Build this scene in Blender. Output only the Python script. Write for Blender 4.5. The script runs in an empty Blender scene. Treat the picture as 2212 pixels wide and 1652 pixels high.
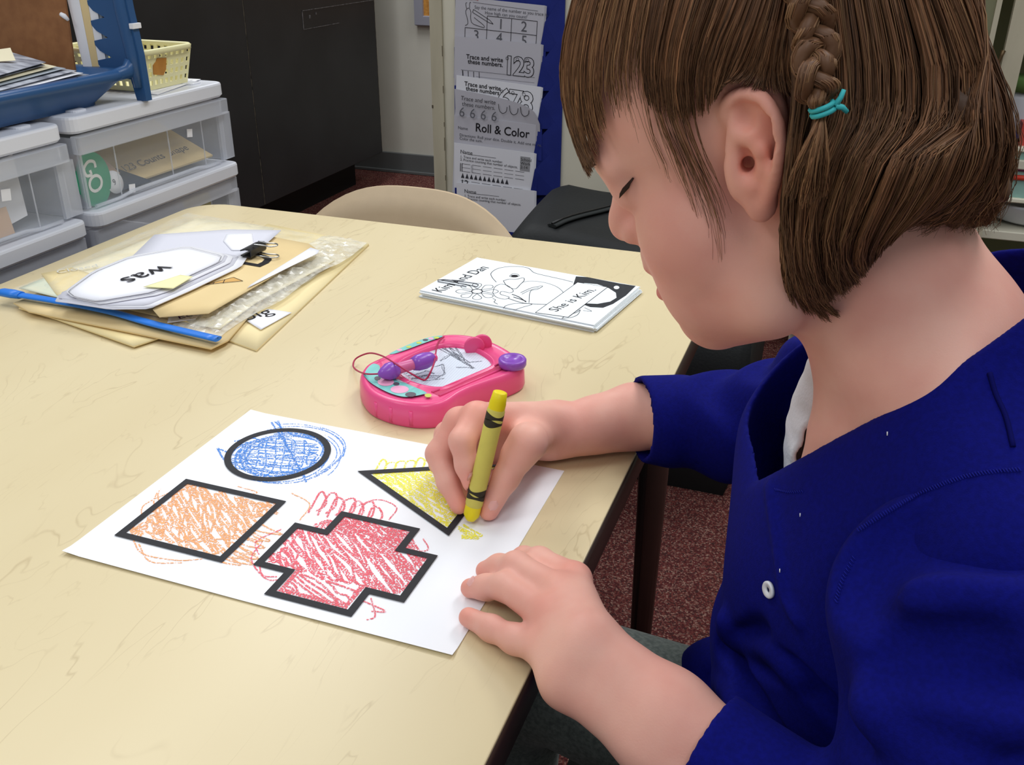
import bpy, math, random
import numpy as np
from mathutils import Vector, Matrix

# ------------------------------------------------------------------ camera
T = 0.60                                   # table height; all table coordinates are measured from its top
IW, IH, FPX = 2212.0, 1652.0, 2045.0
RC = np.array([[0.93955045, 0.34236993, 0.00527047],
               [0.15522584, -0.41215863, -0.89779185],
               [-0.30520466, 0.84433885, -0.44038849]])
CC = np.array([0.45182202, -0.5954621, 0.37871822])
SC = bpy.context.scene
COL = SC.collection
cam_data = bpy.data.cameras.new('camera')
cam = bpy.data.objects.new('camera', cam_data)
COL.objects.link(cam)
cam_data.sensor_width = 36.0
cam_data.lens = FPX / IW * 36.0
cam_data.clip_start = 0.02
M4 = Matrix.Identity(4)
for i in range(3):
    M4[i][0] = RC[0][i]
    M4[i][1] = -RC[1][i]
    M4[i][2] = -RC[2][i]
M4[0][3], M4[1][3], M4[2][3] = CC[0], CC[1], CC[2] + T
cam.matrix_world = M4
SC.camera = cam

# ------------------------------------------------------------------ world, ceiling lamps, exposure
world = bpy.data.worlds.new('world')
SC.world = world
world.use_nodes = True
wb = world.node_tree.nodes['Background']
wb.inputs[0].default_value = (0.86, 0.93, 1.0, 1)
wb.inputs[1].default_value = 0.36
def ceiling_lamp(x, y, z, sx, sy, power, col=(0.97, 0.985, 1.0)):
    ld = bpy.data.lights.new('ceiling_lamp', 'AREA')
    ld.shape = 'RECTANGLE'
    ld.size, ld.size_y = sx, sy
    ld.energy = power
    ld.color = col
    lo = bpy.data.objects.new('ceiling_lamp', ld)
    COL.objects.link(lo)
    lo.location = (x, y, z)
for lx in (-1.3, 0.9):
    for ly, pw_ in ((-1.6, 17), (0.55, 16.5), (2.1, 30)):
        ceiling_lamp(lx, ly, 2.72, 0.6, 1.2, pw_)
SC.cycles.transparent_max_bounces = 24
vs = SC.view_settings
vs.view_transform = 'Standard'
vs.look = 'None'
vs.exposure = 0.0
vs.gamma = 1.0
vs.use_curve_mapping = False

# ------------------------------------------------------------------ helpers: pixels of the 2212x1652 frame to points on real planes
def _ray(x, y):
    return RC.T @ np.array([(x - IW / 2) / FPX, (y - IH / 2) / FPX, 1.0])
def PD(x, y, d):
    p = CC + _ray(x, y) * d
    return Vector((p[0], p[1], p[2] + T))
def PZ(x, y, z=0.0):
    r = _ray(x, y)
    p = CC + r * ((z - CC[2]) / r[2])
    return Vector((p[0], p[1], p[2] + T))
def PY(x, y, yy):
    r = _ray(x, y)
    p = CC + r * ((yy - CC[1]) / r[1])
    return Vector((p[0], p[1], p[2] + T))
def PX(x, y, xx):
    r = _ray(x, y)
    p = CC + r * ((xx - CC[0]) / r[0])
    return Vector((p[0], p[1], p[2] + T))
def depth_of(p):
    return float(RC[2] @ (np.array((p[0], p[1], p[2] - T)) - CC))

# ------------------------------------------------------------------ helpers: materials
def lin(c):
    return tuple(((v / 255.0) / 12.92 if v / 255.0 <= 0.04045 else ((v / 255.0 + 0.055) / 1.055) ** 2.4) for v in c)
MATS = {}
def mat(name, rgb, rough=0.5, spec=0.5, metal=0.0, noise=0.0, nscale=40.0, stretch=(1, 1, 1), bump=0.0, bscale=None,
        trans=0.0, alpha=1.0, sss=0.0, coat=0.0, sheen=0.0, rgb2=None, attr=None, ior=1.45, thin=False, detail=4.0):
    if name in MATS:
        return MATS[name]
    m = bpy.data.materials.new(name)
    m.use_nodes = True
    nt = m.node_tree
    b = nt.nodes['Principled BSDF']
    c = lin(rgb)
    b.inputs['Base Color'].default_value = (*c, 1)
    b.inputs['Roughness'].default_value = rough
    b.inputs['Specular IOR Level'].default_value = spec
    b.inputs['Metallic'].default_value = metal
    b.inputs['IOR'].default_value = ior
    b.inputs['Transmission Weight'].default_value = trans
    b.inputs['Alpha'].default_value = alpha
    b.inputs['Coat Weight'].default_value = coat
    b.inputs['Sheen Weight'].default_value = sheen
    if sss > 0:
        b.inputs['Subsurface Weight'].default_value = sss
        b.inputs['Subsurface Radius'].default_value = (0.010, 0.004, 0.002)
        b.inputs['Subsurface Scale'].default_value = 1.0
    col_out = None
    if noise > 0 or rgb2 is not None or bump > 0:
        tc = nt.nodes.new('ShaderNodeTexCoord')
        mp = nt.nodes.new('ShaderNodeMapping')
        mp.inputs['Scale'].default_value = stretch
        nt.links.new(tc.outputs['Object'], mp.inputs[0])
        nz = nt.nodes.new('ShaderNodeTexNoise')
        nz.inputs['Scale'].default_value = nscale
        nz.inputs['Detail'].default_value = detail
        nt.links.new(mp.outputs[0], nz.inputs['Vector'])
        if noise > 0 or rgb2 is not None:
            c2 = lin(rgb2) if rgb2 is not None else tuple(v * (1 - noise) for v in c)
            rp = nt.nodes.new('ShaderNodeValToRGB')
            rp.color_ramp.elements[0].position = 0.35
            rp.color_ramp.elements[1].position = 0.65
            rp.color_ramp.elements[0].color = (*c2, 1)
            rp.color_ramp.elements[1].color = (*c, 1)
            nt.links.new(nz.outputs['Fac'], rp.inputs[0])
            col_out = rp.outputs[0]
        if bump > 0:
            bz = nz
            if bscale:
                bz = nt.nodes.new('ShaderNodeTexNoise')
                bz.inputs['Scale'].default_value = bscale
                bz.inputs['Detail'].default_value = 3
                nt.links.new(mp.outputs[0], bz.inputs['Vector'])
            bp = nt.nodes.new('ShaderNodeBump')
            bp.inputs['Strength'].default_value = bump
            bp.inputs['Distance'].default_value = 0.002
            nt.links.new(bz.outputs['Fac'], bp.inputs['Height'])
            nt.links.new(bp.outputs[0], b.inputs['Normal'])
    if attr:
        at = nt.nodes.new('ShaderNodeAttribute')
        at.attribute_name = attr
        if col_out is not None:
            mx = nt.nodes.new('ShaderNodeMix')
            mx.data_type = 'RGBA'
            mx.blend_type = 'MULTIPLY'
            mx.inputs[0].default_value = 1.0
            nt.links.new(col_out, mx.inputs[6])
            nt.links.new(at.outputs['Color'], mx.inputs[7])
            col_out = mx.outputs[2]
        else:
            col_out = at.outputs['Color']
    if col_out is not None:
        nt.links.new(col_out, b.inputs['Base Color'])
    MATS[name] = m
    return m

# ------------------------------------------------------------------ helpers: meshes and objects
class MB:
    def __init__(s):
        s.v, s.f, s.sm = [], [], []
    def quadgrid(s, rows, smooth=True, close_u=False, close_v=False):
        base = len(s.v)
        n, m = len(rows), len(rows[0])
        for r in rows:
            s.v.extend([tuple(p) for p in r])
        for i in range(n if close_v else n - 1):
            for j in range(m if close_u else m - 1):
                a = base + i * m + j
                b_ = base + i * m + (j + 1) % m
                c = base + ((i + 1) % n) * m + (j + 1) % m
                d = base + ((i + 1) % n) * m + j
                s.f.append((a, b_, c, d))
                s.sm.append(smooth)
        return s
    def poly(s, pts, smooth=False):
        base = len(s.v)
        s.v.extend([tuple(p) for p in pts])
        s.f.append(tuple(range(base, base + len(pts))))
        s.sm.append(smooth)
        return s
    def box(s, lo, hi, bev=0.0):
        x0, y0, z0 = lo
        x1, y1, z1 = hi
        return s.prism([(x0, y0), (x1, y0), (x1, y1), (x0, y1)], z0, z1, bev=bev)
    def prism(s, pts, z0, z1, bev=0.0, smooth=False):
        """vertical prism over a 2-D outline (counter-clockwise), with chamfered rims"""
        base = len(s.v)
        n = len(pts)
        rings = [(pts, z0), (pts, z1)]
        if bev > 0:
            ins = inset(pts, bev)
            ins2 = inset(pts, bev * 0.3)
            rings = [(ins, z0), (pts, z0 + bev), (pts, z1 - bev), (ins2, z1 - bev * 0.3), (ins, z1)]
        for ps, z in rings:
            s.v.extend([(p[0], p[1], z) for p in ps])
        for k in range(len(rings) - 1):
            for i in range(n):
                j = (i + 1) % n
                s.f.append((base + k * n + i, base + k * n + j, base + (k + 1) * n + j, base + (k + 1) * n + i))
                s.sm.append(smooth)
        s.f.append(tuple(base + i for i in reversed(range(n))))
        s.sm.append(False)
        s.f.append(tuple(base + (len(rings) - 1) * n + i for i in range(n)))
        s.sm.append(False)
        return s
    def tube(s, path, rad, seg=8, cap=True, flat=1.0, up=None):
        path = [Vector(p) for p in path]
        n = len(path)
        rads = rad if isinstance(rad, (list, tuple)) else [rad] * n
        rows = []
        nrm = None
        for i, p in enumerate(path):
            t = (path[min(i + 1, n - 1)] - path[max(i - 1, 0)])
            if t.length < 1e-9:
                t = Vector((0, 0, 1))
            t.normalize()
            if nrm is None:
                u0 = Vector(up) if up else (Vector((0, 0, 1)) if abs(t.z) < 0.9 else Vector((1, 0, 0)))
                nrm = (u0 - t * u0.dot(t)).normalized()
            else:
                nrm = nrm - t * nrm.dot(t)
                nrm.normalize()
            bi = t.cross(nrm)
            rows.append([p + (nrm * math.cos(a) * flat + bi * math.sin(a)) * rads[i]
                         for a in [2 * math.pi * k / seg for k in range(seg)]])
        base = len(s.v)
        s.quadgrid(rows, True, close_u=True)
        if cap:
            s.f.append(tuple(base + k for k in reversed(range(seg))))
            s.sm.append(False)
            s.f.append(tuple(base + (n - 1) * seg + k for k in range(seg)))
            s.sm.append(False)
        return s
    def lathe(s, prof, seg=20, origin=(0, 0, 0), axis=(0, 0, 1)):
        ax = Vector(axis).normalized()
        a1 = ax.orthogonal().normalized()
        a2 = ax.cross(a1)
        o = Vector(origin)
        rows = [[o + ax * h + (a1 * math.cos(a) + a2 * math.sin(a)) * r
                 for a in [2 * math.pi * k / seg for k in range(seg)]] for r, h in prof]
        return s.quadgrid(rows, True, close_u=True)
    def build(s, name, m, parent=None, loc=None, rot=None):
        me = bpy.data.meshes.new(name)
        me.from_pydata(s.v, [], s.f)
        me.polygons.foreach_set('use_smooth', s.sm)
        if m is not None:
            me.materials.append(m)
        me.update()
        return link(name, me, parent, loc, rot)

def link(name, me, parent=None, loc=None, rot=None):
    o = bpy.data.objects.new(name, me)
    COL.objects.link(o)
    if parent is not None:
        o.parent = parent
    if loc is not None:
        o.location = loc
    if rot is not None:
        o.rotation_euler = rot
    return o
def inset(pts, d):
    n = len(pts)
    out = []
    for i in range(n):
        p0, p1, p2 = Vector(pts[i - 1][:2]), Vector(pts[i][:2]), Vector(pts[(i + 1) % n][:2])
        e1 = (p1 - p0)
        e2 = (p2 - p1)
        if e1.length < 1e-9 or e2.length < 1e-9:
            out.append(tuple(p1))
            continue
        e1.normalize()
        e2.normalize()
        n1 = Vector((-e1.y, e1.x))
        n2 = Vector((-e2.y, e2.x))
        b = n1 + n2
        if b.length < 1e-6:
            b = n1
        b.normalize()
        k = d / max(0.35, b.dot(n1))
        out.append(tuple(p1 + b * k))
    return out
def rounded_rect(x0, y0, x1, y1, r, seg=5):
    pts = []
    for cx, cy, a0 in ((x1 - r, y0 + r, -90), (x1 - r, y1 - r, 0), (x0 + r, y1 - r, 90), (x0 + r, y0 + r, 180)):
        for k in range(seg + 1):
            a = math.radians(a0 + 90 * k / seg)
            pts.append((cx + r * math.cos(a), cy + r * math.sin(a)))
    return pts
def tag(o, label, cat=None, group=None, kind=None):
    if label:
        o['label'] = label
    if cat:
        o['category'] = cat
    if group:
        o['group'] = group
    if kind:
        o['kind'] = kind
    return o
def thing(name, loc, label, cat, group=None, rot=None):
    o = bpy.data.objects.new(name, None)
    COL.objects.link(o)
    o.empty_display_size = 0.05
    o.location = loc
    if rot is not None:
        o.rotation_euler = rot
    tag(o, label, cat, group)
    return o
def frame_from(o, xa, ya):
    """matrix with origin o, x axis along xa, y axis as near ya as possible"""
    x = Vector(xa).normalized()
    z = x.cross(Vector(ya)).normalized()
    y = z.cross(x)
    m = Matrix.Identity(4)
    for i in range(3):
        m[i][0], m[i][1], m[i][2], m[i][3] = x[i], y[i], z[i], o[i]
    return m
def catmull(pts, n):
    """n samples through control points (any dimension)"""
    p = np.array(pts, float)
    k = len(p)
    q = np.vstack([2 * p[0] - p[1], p, 2 * p[-1] - p[-2]])
    t = np.linspace(0, k - 1 - 1e-9, n)
    i = t.astype(int)
    u = (t - i)[:, None]
    a, b, c, d = q[i], q[i + 1], q[i + 2], q[i + 3]
    return 0.5 * ((2 * b) + (-a + c) * u + (2 * a - 5 * b + 4 * c - d) * u ** 2 + (-a + 3 * b - 3 * c + d) * u ** 3)
def ribbon(mb, pts, w, z=0.0, wobble=None):
    """flat stroke of width w along 2-D points, lying at height z"""
    n = len(pts)
    L, R_ = [], []
    for i in range(n):
        a = Vector(pts[max(i - 1, 0)][:2])
        b = Vector(pts[min(i + 1, n - 1)][:2])
        d = b - a
        if d.length < 1e-9:
            d = Vector((1, 0))
        d.normalize()
        nn = Vector((-d.y, d.x)) * (w / 2 * (wobble[i] if wobble else 1.0))
        p = Vector(pts[i][:2])
        L.append((p.x + nn.x, p.y + nn.y, z))
        R_.append((p.x - nn.x, p.y - nn.y, z))
    mb.quadgrid([R_, L], False)
    return mb
def loop_band(mb, outer, inner, z):
    n = len(outer)
    b = len(mb.v)
    mb.v.extend([(p[0], p[1], z) for p in outer])
    mb.v.extend([(p[0], p[1], z) for p in inner])
    for i in range(n):
        j = (i + 1) % n
        mb.f.append((b + i, b + j, b + n + j, b + n + i))
        mb.sm.append(False)
    return mb
_txt = {}
def text_mesh(s, size=1.0, bold=0.0, shear=0.0, align='LEFT', space=1.0):
    cu = bpy.data.curves.new('txt', 'FONT')
    cu.body = s
    cu.size = size
    cu.align_x = align
    cu.shear = shear
    cu.offset = bold
    cu.space_character = space
    cu.resolution_u = 3
    o = bpy.data.objects.new('txt', cu)
    COL.objects.link(o)
    dg = bpy.context.evaluated_depsgraph_get()
    me = bpy.data.meshes.new_from_object(o.evaluated_get(dg))
    bpy.data.objects.remove(o)
    bpy.data.curves.remove(cu)
    return me
def lettering(name, s, size, m, parent, loc, rotz=0.0, bold=0.0, shear=0.0, align='LEFT', sx=1.0, space=1.0):
    me = text_mesh(s, size, bold, shear, align, space)
    me.materials.append(m)
    o = link(name, me, parent, loc)
    o.rotation_euler = (0, 0, rotz)
    o.scale = (sx, 1, 1)
    return o
rnd = random.Random(7)
npr = np.random.default_rng(11)
ink = mat('black_ink', (34, 32, 36), 0.7, 0.2)
ink_soft = mat('grey_ink', (92, 92, 98), 0.8, 0.2)

# ================================================================== the setting
def box_obj(name, lo, hi, m, parent=None, bev=0.0):
    return MB().box((lo[0], lo[1], lo[2]), (hi[0], hi[1], hi[2]), bev).build(name, m, parent)
# carpet: flecked dark red and brown
cm = bpy.data.materials.new('carpet')
cm.use_nodes = True
nt = cm.node_tree
b = nt.nodes['Principled BSDF']
b.inputs['Roughness'].default_value = 0.95
b.inputs['Specular IOR Level'].default_value = 0.15
tc = nt.nodes.new('ShaderNodeTexCoord')
mp = nt.nodes.new('ShaderNodeMapping')
nt.links.new(tc.outputs['Object'], mp.inputs[0])
vo = nt.nodes.new('ShaderNodeTexVoronoi')
vo.inputs['Scale'].default_value = 400
nt.links.new(mp.outputs[0], vo.inputs['Vector'])
rp = nt.nodes.new('ShaderNodeValToRGB')
rp.color_ramp.interpolation = 'CONSTANT'
els = [(0.0, (74, 33, 33)), (0.3, (102, 53, 48)), (0.52, (62, 37, 36)), (0.66, (114, 79, 71)), (0.8, (92, 43, 43)), (0.9, (136, 104, 93))]
rp.color_ramp.elements[0].position = 0
rp.color_ramp.elements[0].color = (*lin(els[0][1]), 1)
rp.color_ramp.elements[1].position = els[1][0]
rp.color_ramp.elements[1].color = (*lin(els[1][1]), 1)
for pos, c in els[2:]:
    e = rp.color_ramp.elements.new(pos)
    e.color = (*lin(c), 1)
sep = nt.nodes.new('ShaderNodeSeparateColor')
nt.links.new(vo.outputs['Color'], sep.inputs[0])
nt.links.new(sep.outputs[0], rp.inputs[0])
nt.links.new(rp.outputs[0], b.inputs['Base Color'])
bp = nt.nodes.new('ShaderNodeBump')
bp.inputs['Strength'].default_value = 0.6
bp.inputs['Distance'].default_value = 0.003
nt.links.new(vo.outputs['Distance'], bp.inputs['Height'])
nt.links.new(bp.outputs[0], b.inputs['Normal'])

tag(box_obj('floor', (-3.2, -2.6, -0.05), (3.2, 3.1, 0.0), cm), 'dark red flecked carpet floor', kind='structure')
wall_m = mat('wall_paint', (206, 203, 192), 0.7, 0.3, noise=0.05, nscale=6, bump=0.08, bscale=160)
tag(box_obj('wall_back', (-3.2, 3.04, 0.0), (3.2, 3.16, 2.8), wall_m), 'pale painted wall at the back of the room', kind='structure')
tag(box_obj('wall_left', (-3.32, -2.6, 0.0), (-3.2, 3.16, 2.8), wall_m), 'pale painted side wall beyond the black cabinet', kind='structure')
tag(box_obj('wall_right', (3.2, -2.6, 0.0), (3.32, 3.16, 2.8), wall_m), 'pale painted side wall on the right of the room', kind='structure')
base_m = mat('baseboard_rubber', (96, 98, 98), 0.55, 0.4, noise=0.06, nscale=12)
bb = MB()
bb.prism([(-3.2, 3.026), (3.2, 3.026), (3.2, 3.04), (-3.2, 3.04)], 0.0, 0.082, bev=0.002)
bb.prism([(-3.2, 3.012), (3.2, 3.012), (3.2, 3.026), (-3.2, 3.026)], 0.0, 0.012, bev=0.002)
tag(bb.build('baseboard_back', base_m), 'grey rubber baseboard along the back wall', kind='structure')

# cork board on the back wall
cb = thing('cork_board', (-1.0, 3.04, 1.25), 'cork notice board with a grey frame hanging on the back wall', 'notice board')
grey_frame = mat('board_frame', (150, 150, 162), 0.45, 0.5)
cork_m = mat('cork', (206, 150, 76), 0.85, 0.2, rgb2=(178, 120, 56), nscale=90)
box_obj('cork_panel', (-0.24, -0.012, -0.62), (0.5, 0.0, 0.3), cork_m, cb)
for lo, hi in (((-0.272, -0.024, -0.655), (-0.236, 0.0, 0.335)), ((0.50, -0.024, -0.655), (0.535, 0.0, 0.335)),
               ((-0.236, -0.024, -0.655), (0.50, 0.0, -0.618)), ((-0.236, -0.024, 0.30), (0.50, 0.0, 0.335))):
    box_obj('frame_bar', lo, hi, grey_frame, cb, 0.003)

# black cabinet whose long side faces the table
bc = thing('black_cabinet', (-1.55, 2.1, 0), 'tall matt black cabinet with scratched panels standing before the back wall', 'cabinet')
blk = mat('black_laminate', (39, 40, 42), 0.5, 0.35, noise=0.25, nscale=5, bump=0.03, bscale=300)
blk_dark = mat('black_plinth', (14, 14, 15), 0.6, 0.3)
seam_m = mat('worn_seam', (132, 122, 104), 0.7, 0.3, rgb2=(46, 44, 42), nscale=55, stretch=(1, 1, 1))
box_obj('body', (-0.35, -1.5, 0.14), (0.17, 0.70, 1.72), blk_dark, bc)
box_obj('plinth', (-0.35, -1.48, 0.0), (0.10, 0.68, 0.14), blk_dark, bc)
y_e = [-1.5, -0.105, 0.735]
for i in range(2):
    pnl = box_obj('side_panel', (0.17, y_e[i] + 0.002, 0.128), (0.20, y_e[i + 1] - 0.002, 1.74), blk, bc, 0.0015)
    for zz in (0.13,):
        pass
    box_obj('worn_edge', (0.1955, y_e[i + 1] - 0.0021, 0.13), (0.2006, y_e[i + 1] - 0.0008, 1.738), seam_m, pnl)
# scratched label outline on the far panel
sc_m = mat('pale_scratch', (120, 118, 120), 0.7, 0.2, rgb2=(60, 60, 62), nscale=70)
lab = thing('x', (0, 0, 0), None, None)
bpy.data.objects.remove(lab)
for a, b_ in (((0.20, 0.22, 0.70), (0.2012, 0.223, 0.642)), ((0.20, 0.22, 0.698), (0.2012, 0.735, 0.70)), ((0.20, 0.22, 0.640), (0.2012, 0.46, 0.6415))):
    lo = [min(a[k], b_[k]) for k in range(3)]
    hi = [max(a[k], b_[k]) for k in range(3)]
    box_obj('scratch', lo, hi, sc_m, bc)
box_obj('screw_mark', (0.20, 0.262, 0.672), (0.2015, 0.27, 0.682), sc_m, bc)
box_obj('screw_mark', (0.20, 0.303, 0.681), (0.2015, 0.31, 0.688), sc_m, bc)

# ================================================================== cream cupboard carrying the pocket chart
PYp = 1.46
cream = mat('cream_paint', (214, 209, 190), 0.5, 0.4, noise=0.06, nscale=7, bump=0.05, bscale=120)
cream_d = mat('cream_paint_worn', (196, 189, 166), 0.55, 0.4, rgb2=(176, 168, 146), nscale=14, stretch=(1, 1, 0.2))
chip = mat('paint_chip', (86, 76, 62), 0.8, 0.2)
cu = thing('cream_cupboard', (0.0, PYp, 0), 'cream painted cupboard with a worn upright edge behind the table', 'cupboard')
box_obj('carcass', (-0.475, 0.0, 0.0), (0.30, 0.45, 1.9), cream, cu)
post = box_obj('upright_edge', (-0.484, -0.018, 0.0), (-0.455, 0.0, 1.9), cream_d, cu, 0.002)
box_obj('stile', (-0.4545, -0.012, 0.0), (-0.424, 0.0, 1.9), cream, cu, 0.002)
for z, h in ((0.62, 0.016), (0.545, 0.01), (0.70, 0.022), (0.42, 0.012), (0.49, 0.03)):
    box_obj('paint_chip', (-0.4555, -0.0186, z), (-0.4543, -0.0176, z + h), chip, post)
box_obj('paint_chip', (-0.4845, -0.0187, 0.585), (-0.481, -0.0177, 0.592), chip, post)

# ================================================================== the activity table
TX0, TX1, TY0, TY1 = -0.448, 0.3265, -0.69, 0.542
tb = thing('activity_table', (0, 0, 0), 'low classroom table with a pale maple laminate top and dark brown edge', 'table')
wood = bpy.data.materials.new('maple_laminate')
wood.use_nodes = True
nt = wood.node_tree
b = nt.nodes['Principled BSDF']
b.inputs['Roughness'].default_value = 0.34
b.inputs['Specular IOR Level'].default_value = 0.42
tc = nt.nodes.new('ShaderNodeTexCoord')
mp = nt.nodes.new('ShaderNodeMapping')
mp.inputs['Scale'].default_value = (1.0, 0.22, 1.0)
mp.inputs['Rotation'].default_value = (0, 0, math.radians(4))
nt.links.new(tc.outputs['Object'], mp.inputs[0])
n1 = nt.nodes.new('ShaderNodeTexNoise')
n1.inputs['Scale'].default_value = 15
n1.inputs['Detail'].default_value = 4
n1.inputs['Distortion'].default_value = 0.6
nt.links.new(mp.outputs[0], n1.inputs['Vector'])
# thin contour-like grain lines: triangle wave of the noise
mu = nt.nodes.new('ShaderNodeMath')
mu.operation = 'MULTIPLY'
mu.inputs[1].default_value = 26
nt.links.new(n1.outputs['Fac'], mu.inputs[0])
fr = nt.nodes.new('ShaderNodeMath')
fr.operation = 'PINGPONG'
fr.inputs[1].default_value = 1.0
nt.links.new(mu.outputs[0], fr.inputs[0])
r1 = nt.nodes.new('ShaderNodeValToRGB')
r1.color_ramp.elements[0].position = 0.0
r1.color_ramp.elements[0].color = (1, 1, 1, 1)
r1.color_ramp.elements[1].position = 0.13
r1.color_ramp.elements[1].color = (0, 0, 0, 1)
nt.links.new(fr.outputs[0], r1.inputs[0])
n2 = nt.nodes.new('ShaderNodeTexNoise')
n2.inputs['Scale'].default_value = 26
n2.inputs['Detail'].default_value = 3
nt.links.new(mp.outputs[0], n2.inputs['Vector'])
r2 = nt.nodes.new('ShaderNodeValToRGB')
r2.color_ramp.elements[0].position = 0.42
r2.color_ramp.elements[0].color = (0, 0, 0, 1)
r2.color_ramp.elements[1].position = 0.62
r2.color_ramp.elements[1].color = (1, 1, 1, 1)
nt.links.new(n2.outputs['Fac'], r2.inputs[0])
ml = nt.nodes.new('ShaderNodeMath')
ml.operation = 'MULTIPLY'
nt.links.new(r1.outputs[0], ml.inputs[0])
nt.links.new(r2.outputs[0], ml.inputs[1])
ml2 = nt.nodes.new('ShaderNodeMath')
ml2.operation = 'MULTIPLY'
ml2.inputs[1].default_value = 0.34
nt.links.new(ml.outputs[0], ml2.inputs[0])
n3 = nt.nodes.new('ShaderNodeTexNoise')
n3.inputs['Scale'].default_value = 3.5
n3.inputs['Detail'].default_value = 5
nt.links.new(mp.outputs[0], n3.inputs['Vector'])
cr = nt.nodes.new('ShaderNodeValToRGB')
cr.color_ramp.elements[0].position = 0.35
cr.color_ramp.elements[0].color = (*lin((215, 197, 155)), 1)
cr.color_ramp.elements[1].position = 0.65
cr.color_ramp.elements[1].color = (*lin((223, 207, 167)), 1)
nt.links.new(n3.outputs['Fac'], cr.inputs[0])
mx = nt.nodes.new('ShaderNodeMix')
mx.data_type = 'RGBA'
nt.links.new(ml2.outputs[0], mx.inputs[0])
nt.links.new(cr.outputs[0], mx.inputs[6])
mx.inputs[7].default_value = (*lin((160, 134, 90)), 1)
nt.links.new(mx.outputs[2], b.inputs['Base Color'])
brown = mat('brown_edge_band', (58, 42, 37), 0.42, 0.45, noise=0.12, nscale=30)
brown_leg = mat('brown_metal', (66, 46, 42), 0.38, 0.5, noise=0.1, nscale=20)
dark_leg = mat('black_leg_insert', (20, 19, 20), 0.35, 0.5)
MB().prism(rounded_rect(TX0 + .002, TY0 + .002, TX1 - .002, TY1 - .002, 0.05, 8), T - 0.026, T, bev=0.0008).build('table_top', wood, tb)
eb = MB()
eb.prism(rounded_rect(TX0, TY0, TX1, TY1, 0.052, 8), T - 0.027, T - 0.0012, bev=0.003, smooth=True)
eb.build('edge_band', brown, tb)
ap = MB()
for lo, hi in (((TX0 + .05, TY0 + .06, T - .075), (TX0 + .07, TY1 - .06, T - .027)), ((TX1 - .07, TY0 + .06, T - .075), (TX1 - .05, TY1 - .06, T - .027)),
               ((TX0 + .06, TY0 + .05, T - .075), (TX1 - .06, TY0 + .07, T - .027)), ((TX0 + .06, TY1 - .07, T - .075), (TX1 - .06, TY1 - .05, T - .027))):
    box_obj('apron_rail', lo, hi, brown_leg, tb, 0.002)
for lx, ly in ((0.262, 0.50), (-0.39, 0.49), (0.262, -0.63), (-0.39, -0.63)):
    lg = MB().tube([(lx, ly, T - .027), (lx, ly, T - .3), (lx, ly, 0.012)], [0.0195, 0.018, 0.014], 16).build('leg', brown_leg, tb)
    MB().tube([(lx - .012, ly - .0105, T - .06), (lx - .012, ly - .0095, T - .3), (lx - .009, ly - .0075, 0.02)], [0.009, 0.0085, 0.0065], 8).build('leg_insert', dark_leg, lg)
    MB().lathe([(0.0, 0.0), (0.019, 0.0), (0.02, 0.008), (0.015, 0.016), (0.0, 0.016)], 16, (lx, ly, 0.0)).build('glide', dark_leg, lg)

# ================================================================== beige plastic chair across the table
beige = mat('beige_plastic', (201, 178, 146), 0.42, 0.45, noise=0.03, nscale=60, bump=0.04, bscale=500)
chrome = mat('chrome_tube', (176, 176, 178), 0.2, 0.6, metal=1.0)
def school_chair(loc, rotz, label, m, top=0.6, hw=0.185, seat_z=0.33):
    """shell chair; local +y is the way the sitter faces, origin on the floor under the seat"""
    ch = thing('school_chair', loc, label, 'chair', rot=(0, 0, rotz))
    # backrest: curved sheet with rounded upper outline
    def sheet(pts_f, nu, nv, th):
        mb = MB()
        F_ = [[pts_f(u / nu, v / nv, 0) for u in range(nu + 1)] for v in range(nv + 1)]
        B_ = [[pts_f(u / nu, v / nv, th) for u in range(nu + 1)] for v in range(nv + 1)]
        mb.quadgrid(F_)
        mb.quadgrid([r[::-1] for r in B_])
        rim_f = F_[0] + [r[-1] for r in F_[1:]] + F_[-1][::-1][1:] + [r[0] for r in F_[::-1][1:-1]]
        rim_b = B_[0] + [r[-1] for r in B_[1:]] + B_[-1][::-1][1:] + [r[0] for r in B_[::-1][1:-1]]
        rim_m = [((a[0] + b2[0]) / 2, (a[1] + b2[1]) / 2, (a[2] + b2[2]) / 2 ) for a, b2 in zip(rim_f, rim_b)]
        mb.quadgrid([rim_b, rim_m, rim_f], True, close_u=True)
        return mb
    z0 = seat_z + 0.07
    def back(u, v, th):
        s = 2 * u - 1
        # outline half-width at height fraction v (superellipse top)
        w = hw * (0.86 + 0.14 * min(1, v * 2)) * (1 - max(0, (v - 0.35) / 0.65) ** 2.6 * 0.0)
        zt = top - (top - z0) * 0.62 * (abs(s) ** 3.0)
        z = z0 + (zt - z0) * v
        y = -0.165 - 0.05 * v + 0.045 * s * s - th + 0.012 * max(0, v - 0.85) / 0.15 * (-1)
        return (w * s, y, z)
    sheet(back, 24, 12, 0.006).build('backrest', m, ch)
    def seat(u, v, th):
        s = 2 * u - 1
        y = -0.165 + 0.345 * v
        w = hw * (0.93 + 0.07 * math.sin(v * math.pi))
        z = seat_z - 0.012 * (1 - s * s) + (0.07 * (1 - v) ** 6) - 0.02 * max(0, (v - 0.85) / 0.15) ** 2 - th
        return (w * s, y, z)
    sheet(seat, 16, 16, 0.006).build('seat', m, ch)
    for sx in (-1, 1):
        for fy, oy in ((0.13, 0.17), (-0.12, -0.17)):
            MB().tube([(sx * 0.10, fy * 0.6, seat_z - 0.03), (sx * 0.135, fy, seat_z - 0.045), (sx * 0.15, fy + (oy - fy) * .3, seat_z - 0.08),
                       (sx * 0.165, oy, 0.01)], 0.0095, 10).build('leg', chrome, ch)
    return ch
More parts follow.
